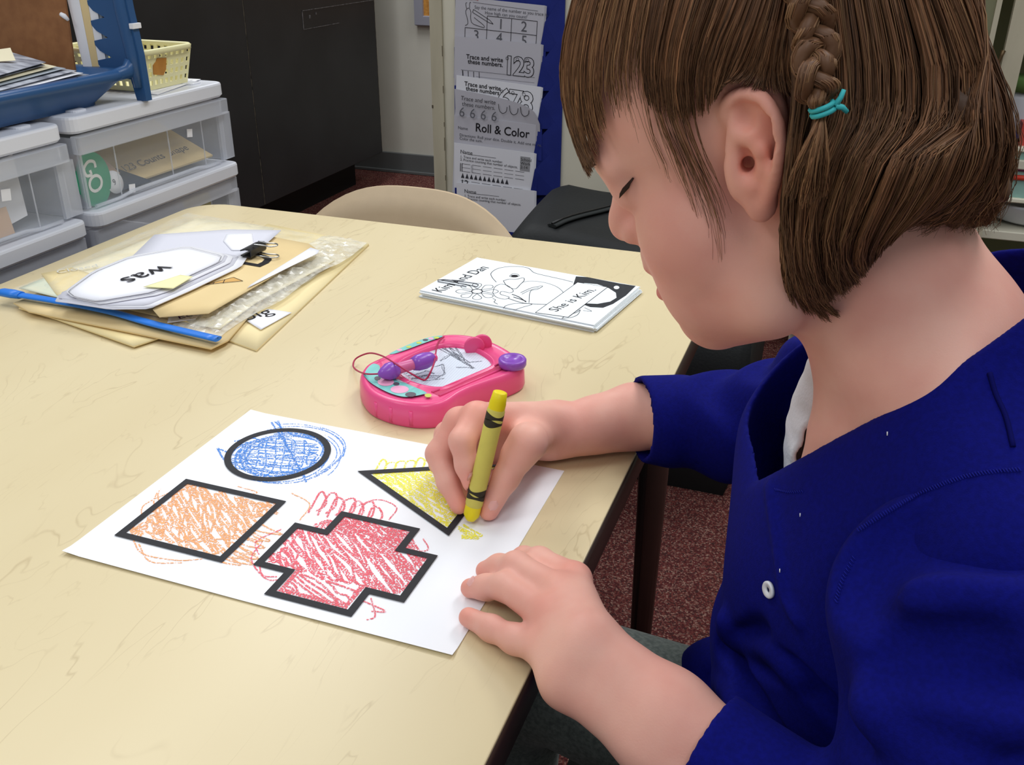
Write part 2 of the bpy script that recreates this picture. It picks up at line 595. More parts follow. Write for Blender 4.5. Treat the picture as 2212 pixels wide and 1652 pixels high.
school_chair((-0.236, 0.60, 0), math.pi, 'beige plastic shell chair on the far side of the table', beige, top=T - 0.029, hw=0.222)

# ================================================================== black zipped bag behind the table
bagm = mat('black_nylon', (27, 29, 30), 0.62, 0.35, noise=0.2, nscale=10, bump=0.25, bscale=220)
zipm = mat('black_zip_tape', (40, 43, 43), 0.7, 0.25)
steel = mat('steel', (190, 190, 188), 0.28, 0.6, metal=1.0)
bag = thing('black_bag', (0.06, 1.12, 0), 'black soft case with a zip standing on the floor beside the beige chair', 'bag')
def bagtop(u, v):
    x = -0.20 + 0.46 * u
    y = -0.16 + 0.30 * v
    edge = min(1.0, (1 - abs(2 * u - 1)) * 4.5) ** 0.5 * min(1.0, (1 - abs(2 * v - 1)) * 5) ** 0.5
    z = T - 0.142 + 0.045 * edge - 0.02 * u - 0.035 * (1 - v) + 0.006 * math.sin(7 * u + 3 * v)
    return (x, y, z)
mb = MB()
NU, NV = 26, 18
top = [[bagtop(i / NU, j / NV) for i in range(NU + 1)] for j in range(NV + 1)]
mb.quadgrid(top)
ring = top[0] + [r[-1] for r in top[1:]] + top[-1][::-1][1:] + [r[0] for r in top[::-1][1:-1]]
def bulge(p, k, z):
    return (0.03 + (p[0] - 0.03) * k, -0.01 + (p[1] + 0.01) * k, z)
mb.quadgrid([[bulge(p, 0.97, 0.0) for p in ring], [bulge(p, 1.04, 0.06) for p in ring], [bulge(p, 1.06, 0.25) for p in ring],
             [bulge(p, 1.03, T - 0.18) for p in ring], ring], True, close_u=True)
mb.build('case', bagm, bag)
zp = [Vector(bagtop(0.20 + 0.26 * t, 0.12 + 0.74 * t ** 0.8)) + Vector((0, 0, 0.004)) for t in [k / 12 for k in range(13)]]
zt_o = MB().tube(zp, 0.011, 8, flat=0.3).build('zip', zipm, bag)
MB().tube([p + Vector((0, 0, 0.004)) for p in zp], 0.0025, 6).build('zip_teeth', dark_leg, zt_o)
MB().box((zp[-3].x - .006, zp[-3].y - .012, zp[-3].z + .003), (zp[-3].x + .006, zp[-3].y + .008, zp[-3].z + .012), 0.002).build('zip_slider', steel, bag)
MB().tube([zp[-3] + Vector((0.0, -.004, .010)), zp[-3] + Vector((.018, -.012, .009)), zp[-3] + Vector((.034, -.02, .004))], [0.004, 0.003, 0.0045], 8, flat=0.5).build('zip_pull', steel, bag)

# ================================================================== clear plastic drawer towers left of the table
def glassy(name, rgb, fac, rough=0.25, noise=0.0, nscale=20):
    """frosted or clear thin plastic: part transparent, part glossy white"""
    if name in MATS:
        return MATS[name]
    m = bpy.data.materials.new(name)
    m.use_nodes = True
    nt = m.node_tree
    b = nt.nodes['Principled BSDF']
    b.inputs['Base Color'].default_value = (*lin(rgb), 1)
    b.inputs['Roughness'].default_value = rough
    tr = nt.nodes.new('ShaderNodeBsdfTransparent')
    ms = nt.nodes.new('ShaderNodeMixShader')
    ms.inputs[0].default_value = fac
    if noise > 0:
        tc = nt.nodes.new('ShaderNodeTexCoord')
        nz = nt.nodes.new('ShaderNodeTexNoise')
        nz.inputs['Scale'].default_value = nscale
        nz.inputs['Detail'].default_value = 5
        nt.links.new(tc.outputs['Object'], nz.inputs['Vector'])
        rg = nt.nodes.new('ShaderNodeMapRange')
        rg.inputs['From Min'].default_value = 0.3
        rg.inputs['From Max'].default_value = 0.7
        rg.inputs['To Min'].default_value = max(0, fac - noise)
        rg.inputs['To Max'].default_value = min(1, fac + noise)
        nt.links.new(nz.outputs['Fac'], rg.inputs['Value'])
        nt.links.new(rg.outputs[0], ms.inputs[0])
    nt.links.new(tr.outputs[0], ms.inputs[1])
    nt.links.new(b.outputs[0], ms.inputs[2])
    nt.links.new(ms.outputs[0], nt.nodes['Material Output'].inputs['Surface'])
    MATS[name] = m
    return m
white_pl = mat('white_plastic', (222, 224, 232), 0.35, 0.5, bump=0.02, bscale=400)
clear_pl = glassy('clear_drawer_plastic', (208, 214, 222), 0.13, 0.12)
frost_pl = glassy('frosted_drawer_plastic', (226, 230, 240), 0.40, 0.3)
def drawer_tower(y0, y1, xf, zt, label, tiers=6, pitch=0.1243):
    tw = thing('drawer_tower', (xf, y0, 0), label, 'drawers', 'clear drawer towers beside the table')
    W_, D_ = y1 - y0, 0.36
    for k in range(tiers):
        z1 = T + zt - k * pitch
        fr = 0.0 if k == 0 else 0.012
        # white slab: lid or shelf with a rounded rim
        s = MB()
        s.prism(rounded_rect(-D_, 0.001, fr, W_ - 0.001, 0.016, 5), z1 - 0.022, z1 - (0 if k else 0), bev=0.0035, smooth=False)
        lid = s.build('lid' if k == 0 else 'shelf', white_pl, tw)
        if k == 0:
            for yy in (0.03, W_ - 0.055):
                MB().prism(rounded_rect(-D_ + .03, yy, -0.02, yy + 0.025, 0.006, 3), z1 - 0.001, z1 + 0.0025, bev=0.001).build('lid_rib', white_pl, lid)
        zb = z1 - pitch + 0.0 + 0.001
        # drawer: floor, sides, back, front and a frosted lip along the top of the front
        zt_ = z1 - 0.024
        th = 0.0025
        d = MB()
        d.box((-D_ + .02, 0.012, zb + 0.0015), (-0.012, W_ - 0.012, zb + 0.0015 + th))
        d.box((-D_ + .02, 0.012, zb + 0.004), (-D_ + .02 + th, W_ - 0.012, zt_ - .004))
        dr = d.build('drawer', clear_pl, tw)
        for ya in (0.008, W_ - 0.010):
            MB().box((-D_ + .02, ya, zb + 0.002), (-0.008, ya + th, zt_ - .004)).build('drawer_side', frost_pl, dr)
        MB().prism(rounded_rect(-0.010, 0.010, -0.010 + th + 0.001, W_ - 0.010, 0.001, 2), zb + 0.002, zt_ - 0.022).build('drawer_front', clear_pl, dr)
        lip = MB()
        lip.prism(rounded_rect(-0.012, 0.003, 0.004, W_ - 0.003, 0.005, 4), zt_ - 0.024, zt_ - 0.001, bev=0.001)
        lip.build('drawer_lip', frost_pl, dr)
        for yy in (0.0, 1.0):
            ya = 0.009 + yy * (W_ - 0.030)
            MB().box((-0.0105, ya, zb + 0.003), (-0.0055, ya + (0.030 if yy else 0.004), zt_ - 0.024)).build('frosted_end', frost_pl, dr)
        for fy in (0.22, 0.56, 0.80):
            MB().box((-0.0068, W_ * fy, zb + 0.003), (-0.0056, W_ * fy + 0.0016, zt_ - 0.024)).build('moulded_rib', frost_pl, dr)
        MB().tube([(-0.004, 0.02, zb + 0.003), (-0.004, W_ * 0.2, zb + 0.003), (-0.003, W_ * 0.28, zb + 0.007), (-0.003, W_ * 0.72, zb + 0.007), (-0.004, W_ * 0.8, zb + 0.003), (-0.004, W_ - 0.03, zb + 0.003)],
                  0.0026, 8).build('finger_lip', frost_pl, dr)
    return tw
drawer_tower(0.371, 0.702, -0.50, 0.146, 'clear plastic drawer tower with a green GO sign, next to the black cabinet')
drawer_tower(0.030, 0.362, -0.503, 0.1415, 'clear plastic drawer tower in the left corner of the photo, under the blue tray')

# things kept in the top drawers
paper_w = mat('white_paper', (236, 236, 240), 0.8, 0.2, noise=0.02, nscale=30)
paper_g = mat('grey_paper', (168, 176, 184), 0.8, 0.2)
paper_c = mat('cream_paper', (238, 228, 196), 0.8, 0.2)
manila = mat('manila', (231, 207, 156), 0.75, 0.25, rgb2=(224, 198, 146), nscale=8)
peach = mat('peach_card', (222, 190, 164), 0.8, 0.2)
go_green = mat('green_card', (38, 158, 116), 0.6, 0.3, noise=0.06, nscale=60)
chalk_w = mat('white_letter', (240, 240, 236), 0.7, 0.2)
def sheet_at(name, m, corners, label, cat, group=None, th=0.0004, sag=0.0, n=6):
    """thin sheet between four corners (ll, lr, ur, ul) with a slight sag; has thickness"""
    ll, lr, ur, ul = [Vector(c) for c in corners]
    nrm = (lr - ll).cross(ul - ll).normalized()
    def g(o):
        rows = []
        for j in range(n + 1):
            r = []
            for i in range(n + 1):
                u, v = i / n, j / n
                p = ll * (1 - u) * (1 - v) + lr * u * (1 - v) + ur * u * v + ul * (1 - u) * v
                r.append(p + nrm * (o + sag * math.sin(math.pi * u) * math.sin(math.pi * v)))
            rows.append(r)
        return rows
    a, bt = g(th), g(0)
    mb = MB()
    mb.quadgrid(a)
    mb.quadgrid([r[::-1] for r in bt])
    def rim(F_):
        return F_[0] + [r[-1] for r in F_[1:]] + F_[-1][::-1][1:] + [r[0] for r in F_[::-1][1:-1]]
    mb.quadgrid([rim(bt), rim(a)], False, close_u=True)
    o = mb.build(name, m)
    if label:
        tag(o, label, cat, group)
    return o
zb = T + 0.146 - 0.1243 + 0.006
# green GO sign leaning inside the drawer front
go = thing('go_sign', (-0.5145, 0.407, zb + 0.030), 'round green GO sign leaning inside the top drawer', 'sign')
mo = MB()
ell = [(0.031 * math.cos(a), 0.0375 * math.sin(a)) for a in [2 * math.pi * k / 32 for k in range(32)]]
mo.v = [(0, p[0], p[1]) for p in ell] + [(-0.0012, p[0], p[1]) for p in ell]
mo.f = [tuple(range(32)), tuple(reversed(range(32, 64)))] + [(i, i + 32, (i + 1) % 32 + 32, (i + 1) % 32) for i in range(32)]
mo.sm = [False] * len(mo.f)
disc = mo.build('disc', go_green, go)
disc.rotation_euler = (math.radians(8), 0, 0)
def hand_letter(name, m, parent, strokes, w, mtx, z=0.0004):
    mb = MB()
    for s in strokes:
        ribbon(mb, [tuple(q) for q in catmull(s, 8 * len(s))], w, z)
        z += 0.00003
    o = mb.build(name, m, parent)
    o.matrix_local = mtx
    return o
# frame on the disc: text x runs down the sign
gm = frame_from(Vector((0.0002, -0.004, 0.016)), (0, 0.16, -1), (0, 1, 0.16))
G_ = [[(0.004, 0.012), (-0.004, 0.013), (-0.009, 0.004), (-0.005, -0.007), (0.005, -0.008), (0.008, 0.0), (0.002, 0.001)]]
O_ = [[(0.022 + 0.010 * math.cos(a), 0.001 + 0.0115 * math.sin(a)) for a in [2 * math.pi * k / 10 for k in range(11)]]]
hand_letter('letter_g', chalk_w, disc, [[(p[0], p[1]) for p in G_[0]]], 0.0042, gm)
hand_letter('letter_o', chalk_w, disc, O_, 0.0042, gm)
wt = MB().lathe([(0.0, 0.0008), (0.016, 0.0008), (0.016, 0.0), (0.0, 0.0)], 24).build('round_tag', paper_w)
wt.matrix_world = frame_from(Vector((-0.517, 0.446, zb + 0.017)), (0, 1, 0), (-0.25, 0, 1))
tag(wt, 'small round white tag beside the GO sign in the drawer', 'tag')
lettering('tag_number', '9', 0.012, ink_soft, wt, (-0.004, -0.004, 0.0012))
sheet_at('manila_envelope', manila, [(-0.53, 0.475, zb + .002), (-0.522, 0.675, zb + .004), (-0.62, 0.665, zb + .055), (-0.63, 0.50, zb + .04)],
         'manila envelope with pencil writing lying in the top drawer', 'envelope', sag=0.004, th=0.003)
env = bpy.data.objects['manila_envelope']
tm = lettering('writing', '123 Counts  Shape', 0.0195, ink_soft, env, (0, 0, 0), shear=0.2)
tm.matrix_world = frame_from(Vector((-0.545, 0.50, zb + .0165)), (0.005, 1, 0.02), (-1, 0, .5))
for k in range(7):
    yy = 0.47 + 0.022 * k
    sheet_at('grey_sheet', paper_g, [(-0.59 - .008 * k, 0.455 + .006 * k, zb + .004), (-0.585 - .008 * k, 0.62 + .006 * k, zb + .03 + .004 * k), (-0.64 - .008 * k, 0.60, zb + .058 + .003 * k), (-0.645 - .008 * k, 0.45, zb + .03 + .004 * k)],
             ['frontmost grey sheet', 'second grey sheet', 'third grey sheet', 'middle grey sheet', 'fifth grey sheet', 'second rearmost grey sheet', 'rearmost grey sheet'][k] + ' of the pile behind the manila envelope in the drawer', 'paper', 'grey sheets in the top drawer', sag=0.003)
for k in range(4):
    sheet_at('peach_slip', peach, [(-0.545 - .006 * k, 0.425, zb + .018 + .003 * k), (-0.545 - .006 * k, 0.495, zb + .012 + .004 * k), (-0.575 - .006 * k, 0.49, zb + .040 + .003 * k), (-0.575 - .006 * k, 0.42, zb + .034 + .003 * k)],
             ['foremost peach slip', 'second peach slip', 'third peach slip', 'rearmost peach slip'][k] + ' behind the GO sign in the drawer', 'card', 'peach slips in the top drawer', th=0.0006)
dark_folder = mat('slate_card', (62, 74, 90), 0.6, 0.3)
sheet_at('slate_folder', dark_folder, [(-0.519, 0.45, zb + .001), (-0.517, 0.52, zb + .001), (-0.56, 0.50, zb + .02), (-0.56, 0.44, zb + .02)], 'slate coloured card behind the round tag in the drawer', 'card', th=0.001)
for yy, zz, g in ((0.607, 0.083, 0), (0.466, 0.032, 1)):
    o = MB().box((-0.0004, -0.006, -0.006), (0.0004, 0.006, 0.006)).build('white_sticker', paper_w, None, (-0.5058, yy, T + zz), (math.radians(-8), 0, 0))
    tag(o, ['small white square sticker on the drawer front above the envelope', 'small white square sticker on the drawer front beside the GO sign'][g], 'sticker')
zn = T + 0.1415 - 0.1243 + 0.006
sheet_at('leaning_paper', paper_w, [(-0.525, 0.215, zn + .002), (-0.53, 0.30, zn + .012), (-0.56, 0.325, zn + .082), (-0.55, 0.235, zn + .072)], 'white sheet bent inside the drawer under the blue tray', 'paper', sag=-0.006)
sheet_at('peach_block', peach, [(-0.517, 0.19, zn + .001), (-0.517, 0.262, zn + .001), (-0.522, 0.262, zn + .034), (-0.522, 0.19, zn + .032)], 'peach card standing inside the drawer under the blue tray', 'card', th=0.002)
gb = mat('green_binder', (58, 92, 84), 0.6, 0.3)
tag(box_obj('green_folder', (-0.66, 0.20, zn), (-0.65, 0.33, zn + .078), gb, None, 0.002), 'dark green folder at the back of the drawer under the blue tray', 'folder')
o = MB().box((-0.0004, -0.007, -0.007), (0.0004, 0.007, 0.007)).build('white_sticker', paper_w, None, (-0.5088, 0.256, T + 0.0745), (math.radians(-8), 0, 0))
tag(o, 'small white square sticker on the drawer front under the blue tray', 'sticker')
yl = mat('yellow_card', (196, 184, 92), 0.8, 0.2)
zl = T + 0.146 - 2 * 0.1243 + 0.006
sheet_at('yellow_card', yl, [(-0.53, 0.61, zl), (-0.53, 0.675, zl), (-0.54, 0.675, zl + .07), (-0.54, 0.61, zl + .07)], 'yellow card in the second drawer of the tower next to the black cabinet', 'card', th=0.001)

# ================================================================== blue desk tray with an upright end, and what it holds
blue_pl = mat('blue_plastic', (44, 84, 132), 0.33, 0.5, noise=0.06, nscale=10)
tr = thing('desk_tray', (-0.64, 0.36, T + 0.146), 'blue plastic desk tray with an upright end panel on top of the drawers', 'tray')
def yx(p, z):
    return (p[0], p[1], z)
basin = MB()
o0 = rounded_rect(-0.14, -0.37, 0.105, 0.115, 0.03, 5)
o1 = rounded_rect(-0.152, -0.38, 0.124, 0.15, 0.03, 5)
i1 = inset(o1, 0.012)
i0 = inset(o0, 0.010)
basin.quadgrid([[yx(p, z) for p in ps] for ps, z in ((o0, 0.0), (o0, 0.003), (o1, 0.030), (inset(o1, -0.007), 0.031), (inset(o1, -0.009), 0.038), (inset(o1, -0.005), 0.043), (i1, 0.042), (i0, 0.006))], True, close_u=True)
basin.poly([yx(p, 0.006) for p in i0])
basin.poly([yx(p, 0.0) for p in o0][::-1])
basin.build('basin', blue_pl, tr)
# upright end panel: outline in x-z, scalloped on its inner side
sc_pts = []
zz = 0.03
while zz < 0.30:
    sc_pts += [(0.098, zz), (0.080, zz + 0.008), (0.069, zz + 0.020)]
    zz += 0.026
out = [(0.125, 0.028), (0.130, 0.0), (0.146, 0.0), (0.1455, 0.06), (0.140, 0.12), (0.130, 0.30), (0.068, 0.31)] + sc_pts[::-1]
ep = MB()
n = len(out)
ep.v = [(p[0], 0.150, p[1]) for p in out] + [(p[0], 0.162, p[1]) for p in out]
ep.f = [tuple(range(n)), tuple(reversed(range(n, 2 * n)))] + [(i, i + n, (i + 1) % n + n, (i + 1) % n) for i in range(n)]
ep.sm = [False] * len(ep.f)
ep.build('end_panel', blue_pl, tr)
er = MB()
er.tube([(0.137, 0.150, 0.018), (0.134, 0.151, 0.06), (0.128, 0.152, 0.12), (0.119, 0.153, 0.30)], [0.006, 0.009, 0.010, 0.010], 10)
er.tube([(0.118, 0.06, 0.036), (0.121, 0.12, 0.036), (0.128, 0.143, 0.040), (0.131, 0.150, 0.052)], [0.007, 0.008, 0.010, 0.009], 10)
er.build('corner_moulding', blue_pl, tr)
MB().box((0.1395, 0.147, 0.095), (0.146, 0.1635, 0.102), 0.0005).build('paper_scrap', paper_w, tr)
hb = mat('hardboard', (152, 104, 66), 0.7, 0.3, rgb2=(138, 92, 58), nscale=60)
clip = thing('hardboard_panel', (-0.70, 0.495, T + 0.195), 'brown hardboard sheet standing upright in the blue tray', 'board', rot=(math.radians(-4), 0, 0))
hbm = MB()
hbm.box((-0.16, -0.003, -0.02), (0.107, 0.0, 0.24), 0.0008)
hbm.build('board', hb, clip)
MB().tube([(0.098, -0.004, 0.062), (0.104, -0.005, 0.060), (0.109, -0.004, 0.055)], [0.003, 0.0035, 0.002], 8).build('paper_tab', paper_w, clip)
for k, (m, w, dx, lean) in enumerate(((paper_w, .012, 0.0, -.016), (manila, .010, .011, -.012), (paper_w, .012, .02, -.010), (paper_g, .005, .029, -.006))):
    sheet_at('standing_paper', m, [(-0.588 + dx, 0.505 + .003 * k, T + .172), (-0.588 + dx + w, 0.508 + .003 * k, T + .172), (-0.588 + dx + w + lean + .012, 0.508 + .003 * k, T + .40), (-0.588 + dx + lean, 0.505 + .003 * k, T + .40)],
             ['white sheet standing against the brown board', 'manila folder standing beside the brown board', 'white sheet standing behind the manila folder beside the board', 'thin grey sheet at the outer side of the standing papers'][k], 'paper', 'papers standing in the blue tray', th=0.001)
lb = mat('navy_tab', (30, 34, 108), 0.5, 0.4)
print_g = mat('printed_sheet', (196, 200, 210), 0.5, 0.4, rgb2=(120, 124, 136), nscale=24, stretch=(1, 3, 1))
for k in range(7):
    z = T + 0.180 + 0.0035 * k
    jx, jy = rnd.uniform(-.008, .006), rnd.uniform(-.012, .004)
    sheet_at('tray_sheet', [print_g, paper_w, print_g, paper_g, paper_c, print_g, print_g][k], [(-0.70, 0.18, z), (-0.538 + jx, 0.20 + jy, z - .006), (-0.555 + jx - .004 * k, 0.49 - .01 * k + jy, z + .002), (-0.70, 0.48, z + .006)],
             ['lowest printed sheet of the pile in the blue tray', 'second sheet from the bottom of the pile in the blue tray', 'third sheet from the bottom of the pile in the blue tray', 'grey middle sheet of the pile in the blue tray', 'cream sheet third from the top of the pile in the blue tray', 'printed sheet second from the top of the pile in the blue tray', 'topmost printed sheet of the pile in the blue tray'][k], 'paper', 'sheets lying in the blue tray', sag=0.006)
tag(sheet_at('folded_slip', paper_c, [(-0.66, 0.335, T + .207), (-0.60, 0.40, T + .208), (-0.615, 0.41, T + .222), (-0.67, 0.345, T + .214)], None, None), 'cream slip sticking up from the pile in the blue tray', 'paper')
tag(box_obj('navy_tab', (-0.66, 0.22, T + 0.2085), (-0.585, 0.304, T + 0.215), lb, None, 0.001), 'small navy blue box lying on the papers in the blue tray', 'box')

# ================================================================== pale yellow basket
by = mat('yellow_basket', (232, 226, 176), 0.45, 0.4)
bk = thing('plastic_basket', (-0.60, 0.61, T + 0.1462), 'pale yellow slotted plastic basket on top of the drawers', 'basket')
BX0, BX1, BY0, BY1, BH = -0.085, 0.072, -0.058, 0.058, 0.056
def wallpanel(name, fn, cells_u, rows, parent):
    """lattice wall: bars between rectangular holes. fn(u, v, d) gives a point"""
    mb = MB()
    us = [0.0]
    for k in range(cells_u):
        us += [(k + 0.25) / cells_u, (k + 0.75) / cells_u]
    us.append(1.0)
    vs_ = [0.0]
    for a, b2 in rows:
        vs_ += [a, b2]
    vs_.append(1.0)
    for i in range(len(us) - 1):
        for j in range(len(vs_) - 1):
            if i % 2 == 1 and j % 2 == 1:
                continue
            for d, flip in ((0.0, False), (0.0022, True)):
                q = [fn(us[i], vs_[j], d), fn(us[i + 1], vs_[j], d), fn(us[i + 1], vs_[j + 1], d), fn(us[i], vs_[j + 1], d)]
                mb.poly(q[::-1] if flip else q)
    for i in range(1, len(us) - 1, 2):
        for j in range(1, len(vs_) - 1, 2):
            c = [(us[i], vs_[j]), (us[i + 1], vs_[j]), (us[i + 1], vs_[j + 1]), (us[i], vs_[j + 1])]
            for a in range(4):
                p, q = c[a], c[(a + 1) % 4]
                mb.poly([fn(*p, 0), fn(*q, 0), fn(*q, 0.0022), fn(*p, 0.0022)])
    return mb.build(name, by, parent)
rows3 = [(0.12, 0.24), (0.34, 0.46), (0.56, 0.68), (0.80, 0.93)]
def tap(v):
    return 0.86 + 0.14 * v
wallpanel('long_wall', lambda u, v, d: ((BX1 - d) * tap(v), (BY0 + (BY1 - BY0) * u) * tap(v), BH * v), 9, rows3, bk)
wallpanel('long_wall', lambda u, v, d: ((BX0 + d) * tap(v), (BY1 + (BY0 - BY1) * u) * tap(v), BH * v), 9, rows3, bk)
wallpanel('short_wall', lambda u, v, d: ((BX1 + (BX0 - BX1) * u) * tap(v), (BY1 - d) * tap(v), BH * v), 12, rows3, bk)
wallpanel('short_wall', lambda u, v, d: ((BX0 + (BX1 - BX0) * u) * tap(v), (BY0 + d) * tap(v), BH * v), 12, rows3, bk)
MB().box((BX0 * .86, BY0 * .86, 0.0), (BX1 * .86, BY1 * .86, 0.002)).build('bottom', by, bk)
rim = rounded_rect(BX0, BY0, BX1, BY1, 0.012, 4)
rb = MB()
rb.quadgrid([[(p[0], p[1], z) for p in ps] for ps, z in ((rim, BH - .006), (inset(rim, -.004), BH - .006), (inset(rim, -.004), BH), (inset(rim, -.002), BH + .002), (inset(rim, .002), BH), (rim, BH - .006))], True, close_u=True)
rb.build('rim', by, bk)
tape = mat('brown_tape_label', (196, 138, 60), 0.5, 0.4, rgb2=(168, 110, 44), nscale=30)
lbm = MB()
lp = [(0.0, -0.018, 0.022), (0.0, 0.004, 0.018), (0.0, 0.010, 0.026), (0.0, 0.011, 0.042), (0.0, -0.010, 0.044), (0.0, -0.012, 0.040), (0.0, -0.019, 0.035)]
lbm.v = [(BX1 * tap(p[2] / BH) + 0.001, p[1] - 0.012, p[2]) for p in lp] + [(BX1 * tap(p[2] / BH) + 0.0002, p[1] - 0.012, p[2]) for p in lp]
lbm.f = [tuple(range(7)), tuple(reversed(range(7, 14)))] + [(i, i + 7, (i + 1) % 7 + 7, (i + 1) % 7) for i in range(7)]
lbm.sm = [False] * len(lbm.f)
lbm.build('torn_label', tape, bk)
for k in range(3):
    sheet_at('paper_under_basket', paper_w, [(-0.68, 0.565, T + .1465 + .0006 * k), (-0.512 - .012 * k, 0.556 + .006 * k, T + .1465 + .0006 * k), (-0.54 - .006 * k, 0.695 - .012 * k, T + .1475 + .0006 * k), (-0.69, 0.69, T + .1465 + .0006 * k)],
             ['lowest', 'middle', 'uppermost'][k] + ' of the three white sheets under the yellow basket', 'paper', 'papers under the basket', th=0.0004)
bk.location.z += 0.0022

# ================================================================== blue pocket chart with worksheets
chart_b = mat('blue_fabric', (32, 44, 122), 0.75, 0.25, noise=0.12, nscale=25, bump=0.1, bscale=400)
YC = PYp
pc = thing('pocket_chart', (0, YC, T), 'blue hanging pocket chart full of worksheets on the cream cupboard', 'pocket chart')
x_l, x_r = PY(980, 100, YC - .02).x - .004, PY(1222, 0, YC).x
MB().box((x_l, -0.006, -0.42), (x_r, -0.001, 0.62)).build('backing', chart_b, pc)
white_r = mat('worksheet_paper', (226, 226, 232), 0.8, 0.2)
white_s = mat('worksheet_paper_grey', (190, 188, 196), 0.8, 0.2)
sheets = [((984, -8), (1177, 12), 'sm1'), ((982, 78), (1170, 96), 'sm2'), ((986, 162), (1169, 188), 'sm3'), ((981, 248), (1158, 270), 'sm4'), ((981, 308), (1155, 331), 'sm5'), ((986, 394), (1155, 412), 'sm6')]
SH = []
slabel = ['worksheet with a number grid from 1 to 5 in the topmost pocket in view', 'worksheet with outlined numbers 123, second pocket from the top of the photo',
          'worksheet with outlined numbers 678 in the pocket chart', 'worksheet headed Roll & Color in the pocket chart', 'worksheet with a row of dark triangles in the pocket chart',
          'worksheet in the lowest visible pocket, partly behind the beige chair']
for k, (tl, tr_, nm) in enumerate(sheets):
    yk = YC - 0.0165 - 0.0035 * k
    a, b2 = PY(*tl, yk), PY(*tr_, yk)
    mtx = frame_from(a, b2 - a, (0, -0.025, 1))
    w = (b2 - a).length
    st = bpy.data.objects.new('worksheet', None)
    COL.objects.link(st)
    st.matrix_world = mtx
    tag(st, slabel[k], 'worksheet', 'worksheets in the pocket chart')
    n = 4
    for s_ in range(n):
        mb = MB()
        mb.box((0.002 * s_ if s_ else 0, -0.27, -0.0007 * (s_ + 1)), (w + 0.0012 * s_, -0.0004 * s_, -0.0007 * s_ - 0.0002))
        mb.build('sheet', white_r if k in (2, 4, 5) else white_s, st)
    SH.append((st, w))
    # pocket of blue cloth with a slanting gusset on the right
    pz = a.z - T - 0.075 - 0.0
    px_r = b2.x
    g = MB()
    yq = yk - YC
    g.v = [(px_r + 0.001, yq - .001, pz + .03), (x_r - .004, -0.006, pz + 0.085), (x_r - .004, -0.006, pz - 0.03), (px_r - .01, yq - .001, pz - 0.03),
           (px_r + 0.001, yq + .001, pz + .03), (x_r - .004, -0.004, pz + 0.085), (x_r - .004, -0.004, pz - 0.03), (px_r - .01, yq + .001, pz - 0.03)]
    g.f = [(0, 1, 2, 3), (7, 6, 5, 4), (0, 4, 5, 1), (2, 6, 7, 3)]
    g.sm = [False] * 4
    g.build('pocket_gusset', chart_b, pc)
    MB().box((x_l + .004, yq - .0006, pz - 0.10), (px_r + .004, yq + .0004, pz - 0.03)).build('pocket', chart_b, pc)
def sprint(k, s, size, x, y, m=ink, **kw):
    st, w = SH[k]
    return lettering('print', s, size, m, st, (x * w, -y * w, 0.0004), **kw)
def sline(k, pts, wd=0.0011, m=ink, closed=False, z=0.0004):
    st, w = SH[k]
    mb = MB()
    p = [(q[0] * w, -q[1] * w) for q in pts]
    if closed:
        p = p + [p[0]]
    for i in range(len(p) - 1):
        ribbon(mb, [p[i], p[i + 1]], wd, z)
    return mb.build('print_line', m, st)
def scurve(k, pts, wd=0.0011, m=ink, n=24, z=0.0004):
    st, w = SH[k]
    mb = MB()
    ribbon(mb, [(q[0] * w, -q[1] * w) for q in catmull(pts, n)], wd, z)
    return mb.build('print_line', m, st)
red_i = mat('red_ink', (170, 90, 90), 0.8, 0.2)
# 1: number grid with a snail and a pencil
sprint(0, 'Name', 0.012, 0.12, 0.02, red_i)
sline(0, [(0.2, 0.04), (0.93, 0.06)], 0.0008, ink_soft)
sprint(0, 'Say the name of the number as you trace it.', 0.0095, 0.22, 0.10, ink_soft)
sprint(0, 'How high can you count?', 0.0095, 0.34, 0.145, ink_soft)
for p in ([(0.37, 0.16), (0.93, 0.16)], [(0.12, 0.30), (0.93, 0.30)], [(0.12, 0.44), (0.93, 0.44)], [(0.37, 0.16), (0.37, 0.44)], [(0.645, 0.16), (0.645, 0.44)], [(0.93, 0.16), (0.93, 0.44)], [(0.12, 0.30), (0.12, 0.44)]):
    sline(0, p)
for s, x, y in (('1', 0.49, 0.275), ('2', 0.75, 0.275), ('3', 0.215, 0.415), ('4', 0.48, 0.415), ('5', 0.76, 0.415)):
    sprint(0, s, 0.030, x, y, ink_soft)
scurve(0, [(0.12, 0.28), (0.15, 0.26), (0.14, 0.20), (0.12, 0.14), (0.15, 0.10), (0.18, 0.13), (0.18, 0.20), (0.20, 0.25), (0.27, 0.27), (0.34, 0.28), (0.33, 0.255), (0.27, 0.22), (0.22, 0.19)], 0.0011)
scurve(0, [(0.13, 0.11), (0.12, 0.06), (0.135, 0.05)], 0.001)
scurve(0, [(0.165, 0.10), (0.165, 0.05), (0.18, 0.045)], 0.001)
sline(0, [(0.21, 0.11), (0.40, 0.20), (0.44, 0.235), (0.39, 0.225), (0.20, 0.14)], 0.0011, closed=True)
